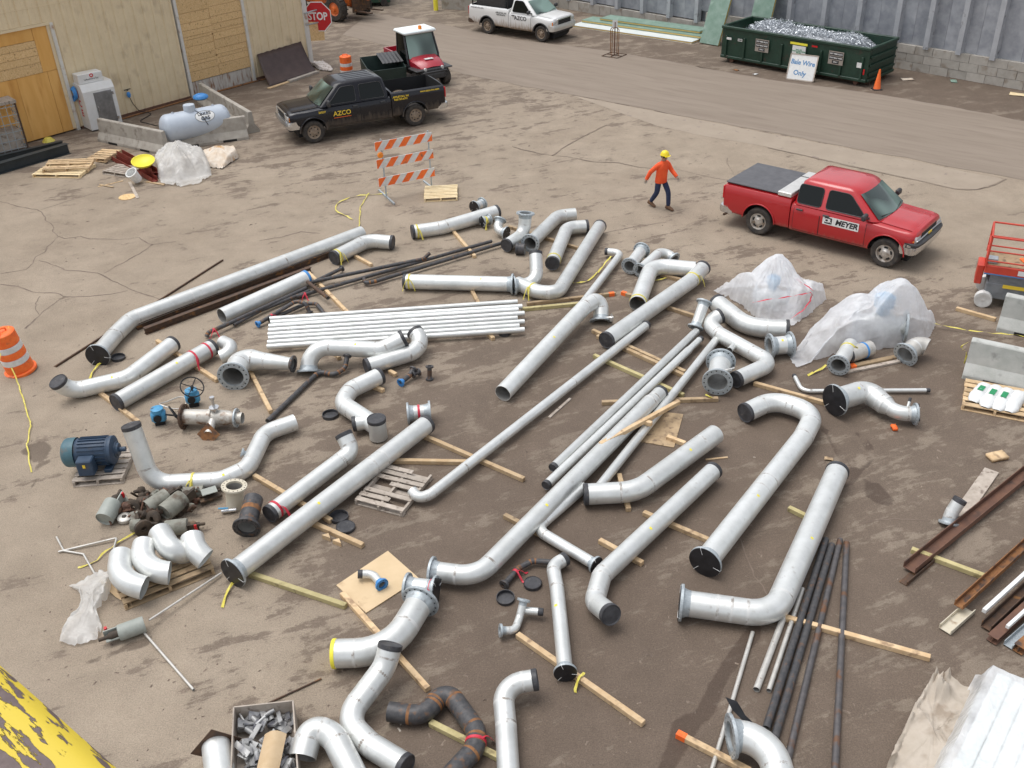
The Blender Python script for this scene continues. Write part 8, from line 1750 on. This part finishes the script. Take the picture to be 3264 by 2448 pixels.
for k in range(90):
    u, v = rg.uniform(.08, .92), rg.uniform(.03, .7); p = (q0.lerp(q1, u)).lerp(q3.lerp(q2, u), v); kind = rg.random(); mb = MB(); z = .05+.2*rg.random()
    if kind < .6: mb.box((0, 0, 0), (rg.uniform(.08, .30), rg.uniform(.05, .17), rg.uniform(.006, .03)))
    else: mb.sweep([(-.08, 0, 0), (rg.uniform(.05, .14), 0, 0)], rg.uniform(.015, .045), 10)
    o = mb.build('metal_offcut', 'scrap', None, 40); o.location = p+Vector((0, 0, z)); o.rotation_euler = (rg.uniform(-.6, .6), rg.uniform(-.6, .6), rg.uniform(0, 3)); tag(o, 'small metal offcut lying in the plywood scrap box', 'offcut', 'metal offcuts in the scrap box')
mb = MB(); rows = [[Vector((-3.378,8.639,0.33))+Vector((x, y, .08*math.sin(math.pi*(x+.15)/.3))) for x in np.linspace(-.15, .15, 9)] for y in (.18, -.6)]; mb.grid(rows); o = mb.build('paper_sheet', 'card', None, 60); tag(o, 'curled brown paper in the plywood scrap box', 'paper')
pipe('pale pipe with dark square plate on its far end by the scrap box', [(-4.19,8.743,0.22),(-3.872,7.83,0.22)], r12*.98, 'plate', 'open', welds=False)
# ------------------------------------------------------------ rusty structural steel
ibeam('rusty I beam lying between the long pale pipe and the open steel pipe', (-8.865,20.974,0), (-5.332,24.172,0), .17, .13, 'rust_dark'); ibeam('rusty I beam close against the long pale pipe', (-9.146,21.227,0), (-4.828,25.27,0), .17, .13, 'rust_dark')
ibeam('long dark rusty angle bar reaching from the drum past the long pale pipe', (-10.518,19.535,0), (-7.963,25.128,0), .05, .09, 'rust_dark', 'L', name='angle_bar')
ibeam('broad rusty brown channel nearest the standing flanged stub', (6.387,11.842,0), (10.616,15.183,0), .14, .22, 'rust_brown', 'C', lift=.06); ibeam('short dark angle end under the broad rusty channel', (6.206,11.592,0), (6.852,12.107,0), .09, .14, 'rust_dark', 'L', name='angle_bar')
ibeam('rusty angle lying on top of the right hand steel stack', (6.799,10.906,0), (10.016,13.479,0), .12, .15, 'rust', 'C', lift=.14); ibeam('short cream channel end under the right hand steel stack', (6.465,10.534,0), (7.007,10.956,0), .10, .20, 'cream', 'C', lift=.02)
ibeam('white edged strip in the right hand steel stack', (7.093,10.716,0), (9.612,12.686,0), .07, .06, 'plate_white', 'B', lift=.20, name='steel_strip'); ibeam('dark rusty channel beside the white edged strip', (7.091,10.543,0), (9.482,12.431,0), .14, .16, 'rust_dark', 'C', lift=.03)
ibeam('rusty brown beam next to the dark rusty channel', (7.063,10.282,0), (9.233,11.941,0), .12, .16, 'rust_brown', 'I', lift=.02); ibeam('second white strip, lower in the right hand steel stack', (7.302,10.382,0), (9.156,11.79,0), .06, .05, 'plate_white', 'B', lift=.2, name='steel_strip'); ibeam('grey channel at the edge of the right hand steel stack', (7.268,10.181,0), (8.985,11.454,0), .1, .14, 'galv', 'C', lift=.02)
ibeam('rusty beam at the outer edge of the right hand steel stack', (7.356,10.068,0), (8.911,11.167,0), .14, .15, 'rust', 'I', lift=.02)
# ------------------------------------------------------------ polythene covered panel bundle and tarp
b0, b1, b2, b3 = [Vector(v) for v in ((6.658,9.423,0),(7.454,8.827,0),(6.24,6.609,0),(4.86,7.258,0))]
bn = thing('panel_bundle', 'bundle of long white panels under clear polythene at the yard edge', 'panel bundle', tuple(b0)); dl = (b3-b0).normalized(); dw = Vector((-dl.y, dl.x, 0)); dw = dw if dw.x > 0 else -dw; BLn = 4.2
for k in range(5):
    mb = MB(); mb.box(dl*(BLn/2)+dw*(.14+.21*k)+Vector((0, 0, .22)), (BLn, .2, .36-(.05 if k % 2 else 0)), Matrix((dl, dw, Vector((0, 0, 1)))).transposed(), bev=.015); mb.build('panel', 'panel_white', bn)
mb = MB(); rows = []
for i in range(40):
    t = -.06+(BLn+.1)*i/39; row = []
    for j in range(30):
        u = j/29*2.1-.35; w = u; z = .47
        if u < .0: w = u*.5; z = max(.02, .47+u*1.5)
        if u > 1.3: w = 1.3+(u-1.3)*.3; z = max(.02, .47-(u-1.3)*1.4)
        f = .06*abs(mnoise.noise(Vector((t*2.6, u*4, 3))))+.035*mnoise.noise(Vector((t*4.2, u*7, 8)))+.05*(1-abs(mnoise.noise(Vector((t*1.3+u, u*2.2-t*.4, 5)))))**8
        if i == 0: z = min(z, .05)
        row.append(dl*(t-(0.02 if i else .05))+dw*(w-.05)+Vector((0, 0, z+f)))
    rows.append(row)
mb.grid(rows); o = mb.build('polythene_cover', 'poly_clear', bn, 70, recalc=True)
c_ = (5.516,8.602,0); mat('tarp', (0.42, 0.36, 0.29), (0.50, 0.44, 0.37), scale=3, rough=.85, c3=(.32, .26, .2), s3=3, lo3=.55, hi3=.7, bump=.2, bscale=8)
drape('tarpaulin', 'crumpled tan tarpaulin lying against the polythene bundle', 'tarpaulin', c_, [(6.154,9.743,0),(5.881,9.558,0),(5.496,9.146,0),(5.082,8.62,0),(4.491,7.791,0),(4.741,7.326,0),(5.544,7.886,0),(6.073,8.731,0),(6.512,9.347,0),(6.332,9.438,0)], [(c_[0]+.1, c_[1]+.3, .12, .9), (c_[0], c_[1]-.5, .1, .8), (c_[0]+.3, c_[1]+.75, .22, .35)], 'tarp', seed=15, wr=.22, n_ring=22, n_ang=120, edge=.03)
# torn black plate over the large elbow
mb = MB(); vs = [Vector(v) for v in ((2.742,8.937,0.62),(2.888,8.877,0.6),(2.938,8.801,0.55),(2.99,8.766,0.45),(3.101,8.713,0.35),(3.074,8.656,0.3),(2.925,8.739,0.42),(2.826,8.808,0.5))]; mb.poly(vs); o = mb.build('torn_plate', 'black_plate', None, recalc=True); md = o.modifiers.new('s', 'SOLIDIFY'); md.thickness = .008; tag(o, 'torn black plastic plate hanging from the large elbow flange', 'plate')
# ------------------------------------------------------------ yellow flaking beam of the gantry the picture is taken from
def flaking():
    m = bpy.data.materials.new('flaking_yellow'); m.use_nodes = True; MATS['flaking_yellow'] = m; t = m.node_tree; N = t.nodes; L = t.links; b = N['Principled BSDF']
    tc = N.new('ShaderNodeTexCoord'); mp = N.new('ShaderNodeMapping'); mp.inputs['Scale'].default_value = (2.0, 11.0, 11.0); L.new(tc.outputs['Object'], mp.inputs[0])
    n = N.new('ShaderNodeTexNoise'); n.inputs['Scale'].default_value = 2.6; n.inputs['Detail'].default_value = 6; n.inputs['Roughness'].default_value = .55; L.new(mp.outputs[0], n.inputs[0])
    sp = N.new('ShaderNodeSeparateXYZ'); L.new(tc.outputs['Object'], sp.inputs[0]); ab = N.new('ShaderNodeMath'); ab.operation = 'ABSOLUTE'; L.new(sp.outputs[1], ab.inputs[0])
    ed = N.new('ShaderNodeMapRange'); ed.inputs[1].default_value = .02; ed.inputs[2].default_value = .12; ed.inputs[3].default_value = .09; ed.inputs[4].default_value = 0; L.new(ab.outputs[0], ed.inputs[0])
    sm_ = N.new('ShaderNodeMath'); sm_.operation = 'ADD'; L.new(n.outputs['Fac'], sm_.inputs[0]); L.new(ed.outputs[0], sm_.inputs[1])
    r = N.new('ShaderNodeMapRange'); r.inputs[1].default_value = .505; r.inputs[2].default_value = .525; L.new(sm_.outputs[0], r.inputs[0])
    n2 = N.new('ShaderNodeTexNoise'); n2.inputs['Scale'].default_value = 40; n2.inputs['Detail'].default_value = 5; L.new(tc.outputs['Object'], n2.inputs[0])
    cr = N.new('ShaderNodeValToRGB'); cr.color_ramp.elements[0].color = (0.07, 0.045, 0.04, 1); cr.color_ramp.elements[1].color = (0.16, 0.115, 0.11, 1); L.new(n2.outputs['Fac'], cr.inputs[0])
    mx = N.new('ShaderNodeMix'); mx.data_type = 'RGBA'; L.new(r.outputs[0], mx.inputs['Factor']); L.new(cr.outputs[0], mx.inputs['A']); mx.inputs['B'].default_value = (0.60, 0.45, 0.03, 1); L.new(mx.outputs['Result'], b.inputs['Base Color'])
    b.inputs['Roughness'].default_value = .55; bp = N.new('ShaderNodeBump'); bp.inputs['Distance'].default_value = .004; L.new(r.outputs[0], bp.inputs['Height']); L.new(bp.outputs[0], b.inputs['Normal'])
flaking()
ya, yb = Vector((-1.505,2.001,9.2)), Vector((-1.026,1.619,9.2)); yd = (yb-ya).normalized(); yn = Vector((-yd.y, yd.x, 0)); yn = yn if yn.x < 0 else -yn
ym = thing('gantry_beam', 'yellow gantry beam with flaking rusty paint passing close below the viewer', 'beam', tuple(ya), math.atan2(yd.y, yd.x))
sgy = 1 if Vector((-yd.y, yd.x, 0)).dot(yn) > 0 else -1
mb = MB(); prof = [(0.0, -.04), (.03, -.008), (.06, 0), (.11, -.004), (.14, -.02), (.30, -.035), (.45, -.03), (.5, -.02), (.5, -.4), (.2, -.4), (0, -.3)]
rows = [[Vector((x, sgy*y, z)) for y, z in prof+[prof[0]]] for x in np.linspace(-6, 8, 57)]; mb.grid(rows); mb.build('beam_body', 'flaking_yellow', ym, 60, recalc=True)
# ------------------------------------------------------------ litter: chips, stones and splinters scattered over the yard
mat('chips', (0.12, 0.09, 0.07), (0.28, 0.22, 0.17), scale=1.7, rough=.9, c3=(.5, .45, .38), s3=2.0, lo3=.66, hi3=.7)
mb = MB(); rg = random.Random(21)
for k in range(1500):
    y = 8+38*rg.random()**1.4; x = rg.uniform(-.36*y-4, .36*y+3); s_ = rg.uniform(.006, .020)*(1 if rg.random() < .95 else 1.8); a = rg.uniform(0, 6.3); l = rg.uniform(.8, 2.6)
    c, sn_ = math.cos(a), math.sin(a); P4 = [(x+c*u*s_*l-sn_*v*s_, y+sn_*u*s_*l+c*v*s_, 0.0) for u, v in ((-1, -.6), (1, -.8), (.7, .9), (-.8, .7))]
    mb.add(P4+[(x, y, s_*.9)], [(0, 1, 4), (1, 2, 4), (2, 3, 4), (3, 0, 4)])
o = mb.build('grit', 'chips', None); o['kind'] = 'stuff'; o['label'] = 'scattered stones, chips and splinters on the yard'
for i, (lb, p, s_, m) in enumerate((('flattened grey scrap of card by the far concrete blocks', (16.85,40.858,0), .3, 'paper'), ('green plastic scrap by the far concrete blocks', (18.569,40.348,0), .25, 'panel_green'), ('pale lath by the far concrete blocks', (20.236,38.168,0), .4, 'wood_pale'), ('white litter scrap on the road edge by the dumpster', (10.905,42.453,0), .14, 'plate_white'), ('brown litter scrap beside the dumpster', (10.237,43.235,0), .16, 'rust'), ('splintered wood lump by the wide plank', (9.155,14.847,0), .22, 'wood'), ('orange plastic brick shaped block on the yard', (7.57,15.901,0), .09, 'orange'), ('small wood chip beside the U shaped pipe', (6.001,14.987,0), .1, 'wood'))):
    mb = MB(); rows = []
    for u in range(5): rows.append([Vector((s_*(u/4-.5)*1.6, s_*(v/3-.5), .012+.04*abs(mnoise.noise(Vector((u*.9, v*.9, i)))))) for v in range(4)])
    mb.grid(rows); o = mb.build('litter_scrap', m, None, 60); md = o.modifiers.new('s', 'SOLIDIFY'); md.thickness = .012 if i not in (5, 6) else .06; o.location = (p[0], p[1], 0); o.rotation_euler = (0, 0, i*1.3); tag(o, lb, 'litter')
